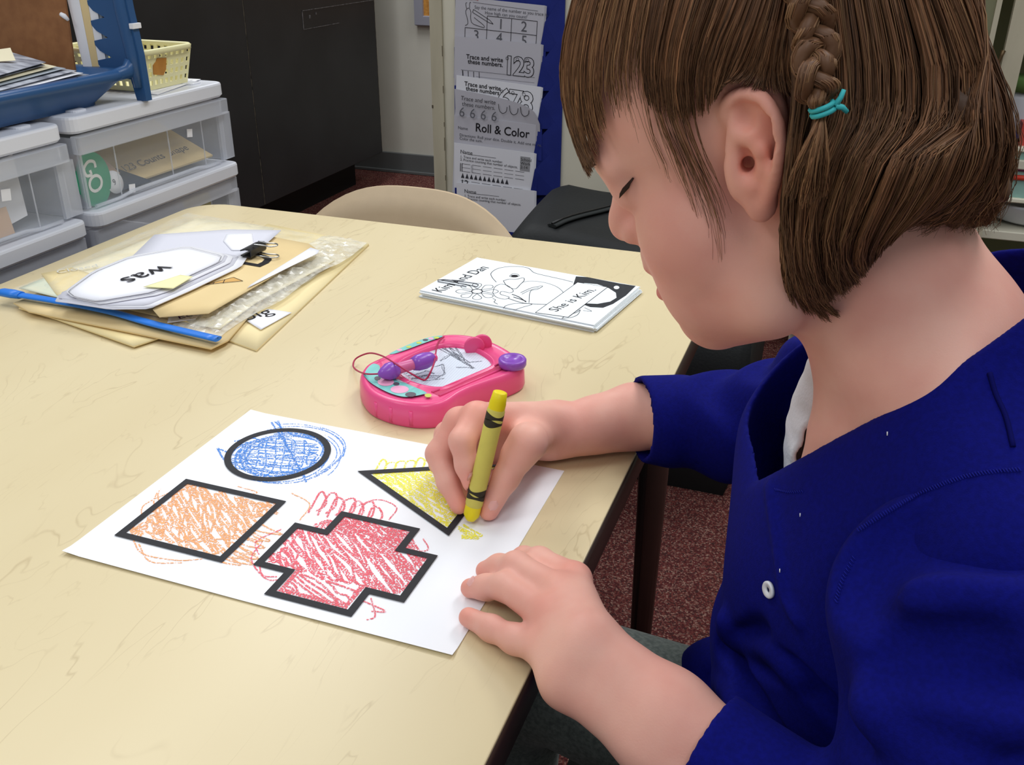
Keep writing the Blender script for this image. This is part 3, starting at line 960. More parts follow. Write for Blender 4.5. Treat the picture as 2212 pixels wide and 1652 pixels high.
# 2 and 3: outlined numbers
def outlined(k, s, x, y, size):
    st, w = SH[k]
    a = lettering('print', s, size, ink, st, (x * w, -y * w, 0.0003), bold=0.0022)
    lettering('print', s, size, MATS['worksheet_paper' if k == 2 else 'worksheet_paper_grey'], st, (x * w, -y * w, 0.0006), bold=0.0006)
def numface(k, x, y):
    scurve(k, [(x + 0.016 * math.cos(a), y + 0.016 * math.sin(a)) for a in [2 * math.pi * i / 8 for i in range(9)]], 0.0009, z=0.0008)
sprint(1, 'Trace and write', 0.0135, 0.14, 0.22, bold=0.0002)
sprint(1, 'these numbers.', 0.0135, 0.16, 0.27, bold=0.0002)
for i, s in enumerate('123'):
    outlined(1, s, 0.575 + 0.115 * i, 0.34, 0.055)
    numface(1, 0.62 + 0.115 * i, 0.175)
for i in range(4):
    sline(1, [(0.10 + 0.065 * i, 0.35), (0.105 + 0.065 * i, 0.43)], 0.0022 if i == 0 else 0.0013)
sline(1, [(0.08, 0.345), (0.94, 0.345)], 0.0007, ink_soft)
sline(1, [(0.26, 0.40), (0.94, 0.40)], 0.0005, ink_soft)
sprint(2, 'Trace and write', 0.0135, 0.10, 0.10, bold=0.0002)
sprint(2, 'these numbers.', 0.0135, 0.12, 0.15, bold=0.0002)
for i, s in enumerate('678'):
    outlined(2, s, 0.50 + 0.13 * i, 0.30, 0.066)
    numface(2, 0.55 + 0.13 * i, 0.105)
# the front sheet of the 678 pocket has slumped forward
yk = YC - 0.0210
cl = [PY(982, 192, yk - .006), PY(1060, 207, yk - .006), PY(1120, 223, yk - .008), PY(1152, 240, yk - .010), PY(1166, 268, yk - .006)]
cl_t = catmull([tuple(p) for p in cl], 14)
bot = [(p[0], YC - .0228, PY(1070, 262, YC - .02).z - .022) for p in cl_t]
sl = MB()
sl.quadgrid([bot, [tuple(p) for p in cl_t]])
sl.quadgrid([[(p[0], p[1] + .0006, p[2]) for p in cl_t], [(p[0], p[1] + .0006, p[2]) for p in bot]])
so = sl.build('slumped_worksheet', white_s)
tag(so, 'worksheet slumped forward with a curled corner in front of the 678 sheet', 'worksheet')
fm = frame_from(PY(985, 214, yk - .0075) + Vector((0, -.0012, 0)), PY(1150, 236, yk - .0075) - PY(985, 214, yk - .0075), (0, 0.12, 1))
for s, x, y, sz, m in (('Trace and write', 0.012, 0.0, 0.013, ink), ('these numbers.', 0.016, -0.012, 0.013, ink), ('6', 0.010, -0.036, 0.03, ink_soft), ('6', 0.036, -0.036, 0.03, ink_soft), ('6', 0.062, -0.036, 0.03, ink_soft), ('6', 0.088, -0.036, 0.03, ink_soft)):
    o = lettering('print', s, sz, m, so, (0, 0, 0))
    o.matrix_local = fm @ Matrix.Translation((x, y, 0.0))
for i in range(3):
    mb = MB()
    cx = 0.115 + 0.026 * i
    ribbon(mb, [tuple(q) for q in catmull([(cx - .012, .002), (cx - .008, -.012), (cx, -.017), (cx + .008, -.012), (cx + .009, -.002)], 12)], 0.0014, 0)
    o = mb.build('print_line', ink, so)
    o.matrix_local = fm
# 4: Roll & Color
sprint(3, 'Roll & Color', 0.027, 0.265, 0.155, sx=0.93, bold=0.0003)
sprint(3, 'Name', 0.010, 0.05, 0.155, ink_soft)
sprint(3, 'Directions: Roll your dice. Double it. Add one more.', 0.0093, 0.07, 0.235, ink_soft)
sprint(3, 'Color the sum.', 0.0093, 0.07, 0.275, ink_soft)
# 5: triangles
sprint(4, 'Name', 0.0125, 0.08, 0.115)
sline(4, [(0.17, 0.115), (0.53, 0.115)], 0.0008)
sprint(4, '1. Trace and write each number.', 0.008, 0.08, 0.165)
sprint(4, '2. Practice counting that number of objects.', 0.008, 0.08, 0.20)
MB().box((0.83 * SH[4][1], -0.22 * SH[4][1], 0.0), (0.95 * SH[4][1], -0.055 * SH[4][1], 0.0003)).build('print_block', mat('grey_block', (150, 150, 154), 0.8, 0.2), SH[4][0])
for i, s in enumerate(('School', 'Work', '2-14')):
    sprint(4, s, 0.0095, 0.835, 0.105 + 0.045 * i)
for r, yy in enumerate((0.235, 0.28, 0.325)):
    for c in range(6):
        sline(4, [(0.10 + 0.135 * c, yy), (0.21 + 0.135 * c, yy)], 0.0008, ink if r != 1 else ink_soft)
for x in (0.085, 0.105):
    sline(4, [(x, 0.23), (x, 0.33)], 0.0016)
for x in (0.225, 0.24):
    sline(4, [(x, 0.235), (x, 0.33)], 0.0007, ink_soft)
st, w = SH[4]
for c in range(11):
    x = 0.115 + 0.056 * c
    MB().poly([((x - .022) * w, -0.405 * w, 0.0004), ((x + .022) * w, -0.405 * w, 0.0004), (x * w, -0.345 * w, 0.0004)]).build('print_triangle', mat('dark_grey_ink', (60, 60, 66), 0.8, 0.2), st)
sprint(4, '12', 0.021, 0.085, 0.50)
for c in range(6):
    sline(4, [(0.09 + 0.135 * c, 0.44), (0.20 + 0.135 * c, 0.44)], 0.0008)
sprint(5, 'Name', 0.0125, 0.10, 0.115)
sline(5, [(0.18, 0.115), (0.55, 0.115)], 0.0008)
sprint(5, '1. Trace and write each number.', 0.008, 0.10, 0.165)
sprint(5, '2. Practice counting that number of objects.', 0.008, 0.10, 0.20)

# ================================================================== glass-fronted store cabinet behind the child
YS = 1.72
sc_o = thing('store_cabinet', (0.70, YS, 0), 'cream store cabinet with an open glazed door behind the hair of the child', 'cabinet')
pg = glassy('cabinet_glass', (176, 176, 140), 0.30, 0.12)
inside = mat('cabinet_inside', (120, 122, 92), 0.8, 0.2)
x_p = PY(2180, 60, YS).x
door = bpy.data.objects.new('glazed_door', None)
COL.objects.link(door)
door.parent = sc_o
px0 = x_p - 0.70
box_obj('stile', (px0 - .003, -0.035, 0.05), (px0 + .034, -0.008, 1.8), cream_d, door, 0.003)
box_obj('glazing_bead', (px0 - .036, -0.028, 0.05), (px0 - .026, -0.014, 1.8), cream_d, door, 0.002)
box_obj('pane', (px0 - .30, -0.023, 0.05), (px0 - .026, -0.019, 1.8), pg, door)
box_obj('stile', (px0 - .335, -0.035, 0.05), (px0 - .30, -0.008, 1.8), cream_d, door, 0.003)
hp = PY(2157, 133, YS - .035)
hz = hp.z
ho = MB()
ho.tube([(hp.x - .70 + .0045, -0.036, hz + .022), (hp.x - .70 + .0025, -0.039, hz + .012), (hp.x - .70 - .001, -0.039, hz - .010), (hp.x - .70 - .004, -0.036, hz - .020)], [.005, .0035, .003, .0045], 8)
ho.build('key_plate', mat('bronze', (92, 74, 50), 0.4, 0.5, metal=0.6), door)
box_obj('side', (-0.34, 0.0, 0.0), (-0.31, 0.42, 1.86), cream, sc_o)
box_obj('side', (0.62, 0.0, 0.0), (0.65, 0.42, 1.86), cream, sc_o)
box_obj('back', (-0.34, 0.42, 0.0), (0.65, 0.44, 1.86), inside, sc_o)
zs1 = PY(2185, 345, YS).z
zs2 = PY(2185, 492, YS).z
for z in (zs1, zs2 - .01, zs1 + 0.36, 0.06, 1.80):
    box_obj('shelf', (-0.31, 0.0, z - 0.02), (0.62, 0.42, z), cream, sc_o, 0.002)
# things on its shelves
jar_g = mat('green_lid', (96, 128, 70), 0.5, 0.4)
ptl = mat('milky_plastic', (206, 208, 214), 0.35, 0.5)
jr = thing('lidded_jar', (PY(2200, 250, YS + .1).x + .02, YS + .12, zs1), 'pale plastic jar with a green lid on the cabinet shelf', 'jar')
MB().lathe([(0.0, 0.0), (0.05, 0.0), (0.052, 0.01), (0.052, 0.115), (0.046, 0.13), (0.0, 0.13)], 24).build('jar_body', ptl, jr)
MB().lathe([(0.0, 0.16), (0.05, 0.16), (0.054, 0.155), (0.054, 0.13), (0.0, 0.13)], 24).build('jar_lid', jar_g, jr)
for i, (c, h) in enumerate((((176, 44, 60), .062), ((48, 52, 128), .05), ((190, 70, 60), .075), ((60, 60, 70), .055), ((196, 80, 96), .066))):
    bkx = PY(2150, 320, YS + .03).x + 0.004 + 0.019 * i
    o = box_obj('small_book', (bkx, YS + .02, zs1), (bkx + 0.016, YS + .10, zs1 + h), mat('book_cover_%d' % i, c, 0.5, 0.4), None, 0.001)
    tag(o, ['crimson book at the left end of the shelf row', 'navy book second in the shelf row', 'tall red book in the middle of the shelf row', 'charcoal book fourth in the shelf row', 'pinkish red book at the right end of the shelf row'][i], 'book', 'small books on the cabinet shelf')
bx = thing('picture_box', (PY(2180, 448, YS - .03).x, YS + .03, zs2 + .012 - .01), 'white shallow box with red and purple pencils on the lower cabinet shelf', 'box')
bw, bh = 0.16, 0.105
aqua = mat('aqua_card', (150, 190, 180), 0.5, 0.4, noise=0.15, nscale=30)
box_obj('back_card', (-0.05, -0.02, 0.062), (bw, -0.012, 0.062 + bh), aqua, bx)
for lo, hi in (((-0.058, -0.03, 0.054), (-0.048, 0.0, 0.07 + bh)), ((bw, -0.03, 0.054), (bw + .01, 0.0, 0.07 + bh)), ((-0.048, -0.03, 0.054), (bw, 0.0, 0.064)), ((-0.048, -0.03, 0.06 + bh), (bw, 0.0, 0.07 + bh))):
    box_obj('frame_bar', lo, hi, mat('ivory_plastic', (232, 228, 206), 0.4, 0.5), bx, 0.002)
MB().tube([(-0.03, -0.022, 0.128), (bw, -0.022, 0.126)], 0.0055, 8).build('purple_pencil', mat('purple_pencil', (104, 50, 88), 0.4, 0.5), bx)
MB().tube([(-0.038, -0.022, 0.108), (bw, -0.022, 0.110)], 0.006, 8).build('red_pencil', mat('red_pencil', (206, 62, 44), 0.4, 0.5), bx)
bl = MB()
bl.lathe([(0.0, 0.0), (0.07, 0.0), (0.10, 0.012), (0.118, 0.045), (0.122, 0.05), (0.118, 0.053), (0.112, 0.047), (0.095, 0.018), (0.0, 0.008)], 32)
bo = bl.build('plastic_bowl', ptl, None, (PY(2200, 470, YS + .05).x + .04, YS + .13, zs2 - .01))
tag(bo, 'wide white plastic bowl under the pencil box on the lower cabinet shelf', 'bowl')

# ================================================================== colouring sheet
def crayon_mat(name, rgb, lo=0.45, hi=0.475, scale=900, fac=1.0):
    """wax strokes: broken cover, the paper shows through where the wax missed"""
    m = bpy.data.materials.new(name)
    m.use_nodes = True
    nt = m.node_tree
    b = nt.nodes['Principled BSDF']
    b.inputs['Base Color'].default_value = (*lin(rgb), 1)
    b.inputs['Roughness'].default_value = 0.5
    b.inputs['Specular IOR Level'].default_value = 0.3
    tr = nt.nodes.new('ShaderNodeBsdfTransparent')
    ms = nt.nodes.new('ShaderNodeMixShader')
    tc = nt.nodes.new('ShaderNodeTexCoord')
    nz = nt.nodes.new('ShaderNodeTexNoise')
    nz.inputs['Scale'].default_value = scale
    nz.inputs['Detail'].default_value = 3
    nt.links.new(tc.outputs['Object'], nz.inputs['Vector'])
    rg = nt.nodes.new('ShaderNodeMapRange')
    rg.inputs['From Min'].default_value = lo
    rg.inputs['From Max'].default_value = hi
    rg.inputs['To Min'].default_value = 0.0
    rg.inputs['To Max'].default_value = fac
    nt.links.new(nz.outputs['Fac'], rg.inputs['Value'])
    nt.links.new(rg.outputs[0], ms.inputs[0])
    nt.links.new(tr.outputs[0], ms.inputs[1])
    nt.links.new(b.outputs[0], ms.inputs[2])
    nt.links.new(ms.outputs[0], nt.nodes['Material Output'].inputs['Surface'])
    return m
cs = thing('colouring_sheet', (0, 0, T), 'white colouring sheet with a circle, square, triangle and cross under the hands', 'paper')
paper_main = mat('bright_paper', (247, 249, 253), 0.7, 0.25)
PW, PH = 0.2794, 0.2159
def lift(x, y):
    # the sheet lies almost flat; its near edge and corners lift a little
    u, v = x / PW, -y / PH
    return 0.0004 + 0.0014 * max(0, v - 0.96) / 0.04 * (0.4 + 0.6 * abs(2 * u - 1)) + 0.0010 * max(0, 0.05 - u) / 0.05
rows = [[(PW * i / 40, -PH * j / 30, lift(PW * i / 40, -PH * j / 30)) for i in range(41)] for j in range(31)]
pm = MB()
pm.quadgrid([[(p[0], p[1], p[2] + .0002) for p in r][::-1] for r in rows])
pm.quadgrid([[(p[0], p[1], p[2]) for p in r] for r in rows])
def rimof(F_):
    return F_[0] + [r[-1] for r in F_[1:]] + F_[-1][::-1][1:] + [r[0] for r in F_[::-1][1:-1]]
pm.quadgrid([rimof(rows), [(p[0], p[1], p[2] + .0002) for p in rimof(rows)]], False, close_u=True)
pm.build('sheet', paper_main, cs)
print_k = mat('shape_outline_ink', (44, 44, 48), 0.6, 0.3, noise=0.1, nscale=300)
ZP = 0.0014
def outline(name, pts, w):
    loop_band(MB(), pts, inset(pts, w), ZP).build(name, print_k, cs)
circ = [(0.0618 + 0.0410 * math.cos(a), -0.0547 + 0.0405 * math.sin(a)) for a in [2 * math.pi * k / 72 for k in range(72)]]
outline('circle_outline', circ, 0.0052)
sq = [(0.0182, -0.1882), (0.1047, -0.1882), (0.1047, -0.1112), (0.0182, -0.1112)]
outline('square_outline', sq, 0.0052)
tri = [(0.1325, -0.0565), (0.2310, -0.1095), (0.2335, -0.0050)]
outline('triangle_outline', tri, 0.0050)
cx = [0.1248, 0.1482, 0.2093, 0.2332]
cy = [-0.2062, -0.1832, -0.1322, -0.1085]
plus = [(cx[0], cy[1]), (cx[1], cy[1]), (cx[1], cy[0]), (cx[2], cy[0]), (cx[2], cy[1]), (cx[3], cy[1]), (cx[3], cy[2]), (cx[2], cy[2]), (cx[2], cy[3]), (cx[1], cy[3]), (cx[1], cy[2]), (cx[0], cy[2])]
outline('cross_outline', plus, 0.0052)
def inside_poly(p, poly):
    x, y = p
    c = False
    for i in range(len(poly)):
        x1, y1 = poly[i - 1]
        x2, y2 = poly[i]
        if (y1 > y) != (y2 > y) and x < (x2 - x1) * (y - y1) / (y2 - y1) + x1:
            c = not c
    return c
def ribbon_up(mb, pts, w, z, dz=0.0000002):
    a = len(mb.v)
    ribbon(mb, pts, w, z)
    n = len(pts)
    for k in range(2 * n):
        x, y, _ = mb.v[a + k]
        mb.v[a + k] = (x, y, z + dz * (k % n))
    return z + dz * n
def zigzag(poly, ang, step, over, jit, rr, w, mb, z, runs=1, skip=0.0, wob=0.0012):
    """back-and-forth hatching clipped loosely to an outline"""
    ca, sa = math.cos(ang), math.sin(ang)
    R2 = [(p[0] * ca + p[1] * sa, -p[0] * sa + p[1] * ca) for p in poly]
    y0, y1 = min(p[1] for p in R2), max(p[1] for p in R2)
    y = y0 + step * 0.5
    path = []
    side = 0
    while y < y1:
        xs = []
        for i in range(len(R2)):
            a, b2 = R2[i - 1], R2[i]
            if (a[1] > y) != (b2[1] > y):
                xs.append(a[0] + (b2[0] - a[0]) * (y - a[1]) / (b2[1] - a[1]))
        if xs:
            lo_, hi_ = min(xs), max(xs)
            lo_ += over * rr.gauss(0, 1) + abs(jit) * rr.random()
            hi_ += over * rr.gauss(0, 1) - abs(jit) * rr.random()
            seg = [(lo_, y), ((lo_ * 2 + hi_) / 3, y + rr.gauss(0, wob)), ((lo_ + hi_ * 2) / 3, y + rr.gauss(0, wob)), (hi_, y)]
            if side:
                seg = seg[::-1]
            if rr.random() >= skip:
                path += seg
            elif len(path) > 3:
                pts = [(p[0] * ca - p[1] * sa, p[0] * sa + p[1] * ca) for p in path]
                z = ribbon_up(mb, [tuple(q) for q in catmull(pts, len(pts) * 4)], w, z)
                z += 0.000004
                path = []
            side = 1 - side
        y += step * rr.uniform(0.5, 1.5)
    if len(path) > 3:
        pts = [(p[0] * ca - p[1] * sa, p[0] * sa + p[1] * ca) for p in path]
        z = ribbon_up(mb, [tuple(q) for q in catmull(pts, len(pts) * 4)], w, z)
    return z + 0.000004
rr = random.Random(3)
ZS = 0.0007
# blue: loops and hatching
mb = MB()
z = ZS
sub = [(0.0618 + 0.033 * math.cos(a), -0.058 + 0.029 * math.sin(a)) for a in [2 * math.pi * k / 24 for k in range(24)]]
z = zigzag(sub, math.radians(10), 0.0027, 0.004, 0.004, rr, 0.0012, mb, z)
z = zigzag(sub, math.radians(-62), 0.0055, 0.004, 0.008, rr, 0.0011, mb, z)
z = zigzag(sub, math.radians(30), 0.009, 0.006, 0.004, rr, 0.0011, mb, z)
for k in range(16):
    c = (0.0618 + rr.uniform(-.003, .008), -0.0547 + rr.uniform(-.006, .004))
    r0 = rr.uniform(0.029, 0.0365) if k < 10 else rr.uniform(0.042, 0.051)
    a0 = rr.uniform(0, 6.28) if k < 10 else rr.uniform(-2.6, 0.6)
    pts = [(c[0] + r0 * math.cos(a0 + t) * (1 + .06 * math.sin(2 * t + k)), c[1] + r0 * .96 * math.sin(a0 + t)) for t in np.linspace(0, rr.uniform(3.5, 6.2) if k < 10 else rr.uniform(1.4, 3.2), 30)]
    ribbon(mb, pts, 0.0011 if k < 10 else 0.0007, z)
    z += 0.000004
for pts in ([(0.012, -0.064), (0.030, -0.078), (0.044, -0.075)], [(0.012, -0.064), (0.05, -0.072), (0.07, -0.069)], [(0.028, -0.012), (0.06, -0.040), (0.104, -0.083)], [(0.032, -0.008), (0.064, -0.044), (0.10, -0.078)],
            [(0.030, -0.010), (0.056, -0.024), (0.08, -0.020)], [(0.018, -0.050), (0.03, -0.040), (0.044, -0.047)]):
    ribbon(mb, [tuple(q) for q in catmull(pts, 14)], 0.0016, z)
    z += 0.000004
mb.build('blue_scribble', crayon_mat('blue_wax', (74, 140, 226)), cs)
# orange
mb = MB()
ins = inset(sq, 0.006)
z = zigzag(ins, math.radians(-34), 0.0032, 0.003, 0.006, rr, 0.0022, mb, ZS, wob=.002)
z = zigzag(ins, math.radians(-46), 0.0060, 0.004, 0.014, rr, 0.0018, mb, z, wob=.002)
z = zigzag([(p[0], p[1]) for p in inset(sq, 0.005)], math.radians(-62), 0.010, 0.002, 0.02, rr, 0.0016, mb, z)
for k in range(9):
    x0 = rr.uniform(0.095, 0.105)
    y0 = rr.uniform(-0.185, -0.135)
    ribbon(mb, [tuple(q) for q in catmull([(x0, y0), (x0 + .012, y0 - .004), (x0 + .018 + rr.uniform(0, .006), y0 - .007), (x0 + .010, y0 - .009), (x0 + .002, y0 - .008)], 16)], 0.0014, z)
    z += 0.000004
for pts in ([(0.010, -0.134), (0.016, -0.145), (0.03, -0.158)], [(0.006, -0.122), (0.014, -0.138), (0.030, -0.150)], [(0.034, -0.188), (0.05, -0.198), (0.075, -0.196), (0.09, -0.189)], [(0.04, -0.19), (0.06, -0.203), (0.08, -0.197)],
            [(0.102, -0.100), (0.122, -0.108), (0.126, -0.128)], [(0.060, -0.106), (0.078, -0.108), (0.07, -0.115)], [(0.02, -0.126), (0.012, -0.150), (0.022, -0.165)]):
    ribbon(mb, [tuple(q) for q in catmull(pts, 14)], 0.0010, z)
    z += 0.000004
mb.build('orange_scribble', crayon_mat('orange_wax', (252, 176, 120)), cs)
# red
mb = MB()
a_top = [(cx[0] + .006, cy[1] + .006), (cx[3] - .006, cy[1] + .006), (cx[3] - .006, cy[2] - .006), (cx[2] - .006, cy[3] - .006), (cx[1] + .006, cy[3] - .006), (cx[0] + .006, cy[2] - .006)]
z = zigzag(a_top, math.radians(-36), 0.0027, 0.002, 0.003, rr, 0.0022, mb, ZS, wob=.0015)
z = zigzag(a_top, math.radians(-46), 0.0055, 0.002, 0.008, rr, 0.0016, mb, z)
z = zigzag([(cx[1] + .006, cy[2]), (cx[2] - .006, cy[2]), (cx[2] - .006, cy[3] - .006), (cx[1] + .006, cy[3] - .006)], math.radians(-16), 0.003, 0.001, 0.003, rr, 0.0016, mb, z)
low = [(cx[1] + .005, cy[0] + .005), (cx[2] - .006, cy[0] + .005), (cx[2] - .006, cy[1] + .004), (cx[1] + .005, cy[1] + .004)]
z = zigzag(low, math.radians(-24), 0.0048, 0.001, 0.010, rr, 0.0016, mb, z)
for k in range(5):
    o_ = 0.0005 * k
    ribbon(mb, [(cx[1] + .006 + o_, cy[1] + .01), (cx[1] + .0065 + o_, cy[0] + .007 + o_), (cx[2] - .007 - o_, cy[0] + .0065 + o_), (cx[2] - .007 - o_, cy[1] + .005)], 0.0017, z)
    z += 0.000004
for k in range(7):
    x0 = 0.127 + 0.0075 * k
    ribbon(mb, [tuple(q) for q in catmull([(x0, cy[3] - .010), (x0 - .006, cy[3] + .012 + rr.uniform(-.002, .005)), (x0 - .001, cy[3] + .016 + rr.uniform(-.003, .003)), (x0 + .006, cy[3] + .004), (x0 + .004, cy[3] - .006)], 18)], 0.0016, z)
    z += 0.000004
for pts in ([(0.152, -0.104), (0.164, -0.086), (0.182, -0.090), (0.184, -0.106)], [(0.128, -0.181), (0.137, -0.190), (0.146, -0.188)], [(0.116, -0.160), (0.120, -0.178), (0.14, -0.192), (0.15, -0.190)],
            [(0.212, -0.186), (0.222, -0.200), (0.219, -0.205)], [(0.208, -0.190), (0.226, -0.194), (0.218, -0.197)], [(0.120, -0.142), (0.112, -0.160), (0.122, -0.172)], [(0.216, -0.118), (0.224, -0.128), (0.216, -0.134)]):
    ribbon(mb, [tuple(q) for q in catmull(pts, 18)], 0.0010, z)
    z += 0.000004
mb.build('red_scribble', crayon_mat('red_wax', (236, 98, 112)), cs)
# yellow
mb = MB()
ti = inset(tri, 0.0055)
z = zigzag(ti, math.radians(-24), 0.0026, 0.0012, 0.003, rr, 0.0025, mb, ZS)
z = zigzag(ti, math.radians(-52), 0.0048, 0.0015, 0.006, rr, 0.0022, mb, z)
for k in range(9):
    x0 = 0.146 + 0.0065 * k
    y0 = -0.052 + 0.0034 * k
    ribbon(mb, [tuple(q) for q in catmull([(x0, y0 - .004), (x0 - .004, y0 + .012 + rr.uniform(-.002, .006)), (x0 + .002, y0 + .014), (x0 + .006, y0)], 14)], 0.0016, z)
    z += 0.000004
for k in range(8):
    x0, y0 = 0.232 + rr.uniform(0, .004), -0.094 + rr.uniform(-.008, .008)
    ribbon(mb, [tuple(q) for q in catmull([(x0, y0), (x0 + .012 + rr.uniform(-.003, .005), y0 - .006), (x0 + .006, y0 - .009)], 10)], 0.0016, z)
    z += 0.000004
mb.build('yellow_scribble', crayon_mat('yellow_wax', (248, 240, 84)), cs)

# ================================================================== yellow crayon in the right hand
tip = PZ(1016, 1122, 0.0042)
end = PD(1081, 846, 0.625)
cr = bpy.data.objects.new('crayon', None)
COL.objects.link(cr)
ax = (end - tip)
CL = ax.length
cr.matrix_world = frame_from(tip, ax.orthogonal(), ax.cross(ax.orthogonal()))
tag(cr, 'thick yellow crayon with a paper wrapper held in the right hand', 'crayon')
wax = mat('yellow_crayon_wax', (238, 218, 20), 0.45, 0.4)
wrap = mat('crayon_wrapper', (214, 204, 100), 0.65, 0.25, noise=0.05, nscale=120)
kk = mat('wrapper_print', (52, 48, 36), 0.6, 0.3)
rC = 0.0058
if True:
    z0, z1 = 0.13 * CL, 0.865 * CL
    MB().lathe([(0.0, -0.0015), (rC * .55, 0.0), (rC * .97, 0.004), (rC * .98, z0)], 24).build('worn_tip', wax, cr)
    MB().lathe([(rC * .98, z0 - .001), (rC * 1.05, z0), (rC * 1.05, z1), (rC * .98, z1 + .001)], 24).build('wrapper', wrap, cr)
    MB().lathe([(rC * .98, z1), (rC * .98, CL - .008), (rC * .92, CL - .006), (rC * .82, CL - .0005), (rC * .6, CL), (0.0, CL)], 24).build('wax_end', wax, cr)
    for zc in (0.20 * CL, 0.235 * CL, 0.775 * CL, 0.82 * CL):
        rows = []
        for zz_, amp in ((-0.0019, 0.0010), (0.0019, -0.0010)):
            rows.append([(rC * 1.062 * math.cos(a), rC * 1.062 * math.sin(a), zc + zz_ + amp * math.sin(2 * a + zc * 300)) for a in [2 * math.pi * k / 32 for k in range(32)]])
        MB().quadgrid(rows, True, close_u=True).build('printed_band', kk, cr)

# ================================================================== stack of booklets
bl_m = mat('booklet_paper', (240, 246, 250), 0.75, 0.25)
c0 = [PZ(907, 628, 0.007), PZ(1285, 704, 0.007), PZ(1398, 618, 0.007), PZ(1028, 560, 0.007)]
NB = 5
bo_c = (c0[0] + c0[1] + c0[2] + c0[3]) / 4
bx_d = (c0[1] - c0[0])
bw_, bh_ = bx_d.length, ((c0[3] - c0[0]).length + (c0[2] - c0[1]).length) / 2
brot = math.atan2(bx_d.y, bx_d.x)
for k in range(NB):
    top_b = k == NB - 1
    b_ = thing('booklet', (c0[0].x + (0 if top_b else rnd.uniform(-.001, .003)), c0[0].y + (0 if top_b else rnd.uniform(-.003, .001)), T + 0.0016 * k + .0002), 'x', 'booklet', 'photocopied booklets stacked on the table',
               rot=(0, 0, brot + (0 if top_b else math.radians(rnd.uniform(-.7, .7)))))
    b_['label'] = ['lowest booklet of the photocopied stack', 'second booklet from the bottom of the photocopied stack', 'middle booklet of the photocopied stack', 'booklet just under the top one of the photocopied stack',
                   'photocopied booklet with a goose drawing reading Kim And Dan, topmost of its stack'][k]
    for j in range(3):
        MB().box((0, 0, 0.0005 * j), (bw_ - .0004 * j, bh_ - .0008 * j, 0.0005 * j + .00035), 0.0001).build('page', bl_m, b_)
TBk = b_
hgt = 0.0015
# pixels of the cover drawing go through the plane of the cover into its own coordinates
def cov(x, y):
    p = PZ(x, y, 0.0016 * (NB - 1) + .0002 + hgt) - Vector((c0[0].x, c0[0].y, 0))
    c, s = math.cos(-brot), math.sin(-brot)
    return (p.x * c - p.y * s, p.x * s + p.y * c)
zsc, zo = 680 / 2212.0, (740, 540)
def cz(pts):
    return [cov(zo[0] + a * zsc, zo[1] + b2 * zsc) for a, b2 in pts]
_zc = [hgt]
def cline(pts, w=0.0007, n=None, m=ink, closed=False):
    q = cz(pts)
    if closed:
        q = q + [q[0]]
    _zc[0] += 0.000004
    mb = MB()
    ribbon(mb, [tuple(v) for v in catmull(q, n or len(q) * 6)], w, _zc[0])
    return mb.build('cover_drawing', m, TBk)
def ctext(s, a, b2, size, bold=0.0, dz=0.0):
    pa, pb = [Vector((*v, 0)) for v in cz([a, b2])]
    d = pb - pa
    me = text_mesh(s, size)
    xs = [v.co.x for v in me.vertices]
    o = link('cover_text', me, TBk, (pa.x, pa.y, _zc[0] + .00008 + dz))
    me.materials.append(ink)
    o.rotation_euler = (0, 0, math.atan2(d.y, d.x))
    o.scale = (d.length / max(xs), 1, 1)
    return o
ctext('Kim And Dan', (690, 300), (1030, 125), 0.020)
# black panel on the right with a pale round body in front of it
blk_p = MB()
q = cz([(1640, 185), (1720, 190), (1950, 235), (2060, 252), (1990, 320), (1900, 378), (1830, 405), (1740, 400), (1700, 385), (1640, 360), (1622, 240)])
blk_p.poly([(a, b2, hgt + .00002) for a, b2 in q])
blk_p.build('cover_panel', mat('cover_black', (52, 54, 58), 0.7, 0.25, noise=0.2, nscale=200), TBk)
bd = MB()
q = cz([(1622, 270), (1700, 232), (1790, 240), (1870, 268), (1920, 300), (1925, 335), (1880, 362), (1790, 378), (1720, 375), (1640, 372)])
bd.poly([(a, b2, hgt + .00005) for a, b2 in q])
bd.build('cover_body', bl_m, TBk)
_zc[0] = hgt + .00007
wd = MB()
q = cz([(1925 + 20 * math.cos(a), 263 + 12 * math.sin(a)) for a in [2 * math.pi * k / 14 for k in range(14)]])
wd.poly([(a, b2, _zc[0]) for a, b2 in q])
wd.build('cover_dot', bl_m, TBk)
cline([(1080, 225), (1050, 190), (1045, 160), (1090, 130), (1170, 116), (1260, 118), (1310, 130), (1350, 160), (1450, 185), (1540, 205), (1620, 225)])
cline([(1260, 225), (1330, 218), (1420, 228), (1500, 255), (1545, 290), (1555, 320)], 0.0005)
cline([(1130, 215), (1170, 205), (1220, 205), (1270, 195), (1275, 215), (1250, 240), (1215, 272), (1170, 260), (1145, 240), (1130, 215)])
cline([(1175, 180), (1200, 165), (1230, 170), (1240, 182), (1215, 190), (1180, 188), (1175, 180)], 0.0006)
eye = MB()
q = cz([(1208 + 26 * math.cos(a), 182 + 8 * math.sin(a)) for a in [2 * math.pi * k / 12 for k in range(12)]])
eye.poly([(a, b2, _zc[0] + .00002) for a, b2 in q])
eye.build('cover_eye', ink, TBk)
for k in range(8):
    a = 2 * math.pi * k / 8
    cxx, cyy = 945, 290
    pet = [(cxx + 40 * math.cos(a), cyy + 16 * math.sin(a)), (cxx + 120 * math.cos(a - .28), cyy + 48 * math.sin(a - .28)), (cxx + 150 * math.cos(a), cyy + 58 * math.sin(a)), (cxx + 120 * math.cos(a + .28), cyy + 48 * math.sin(a + .28)), (cxx + 40 * math.cos(a), cyy + 16 * math.sin(a))]
    cline(pet, 0.0006, 20)
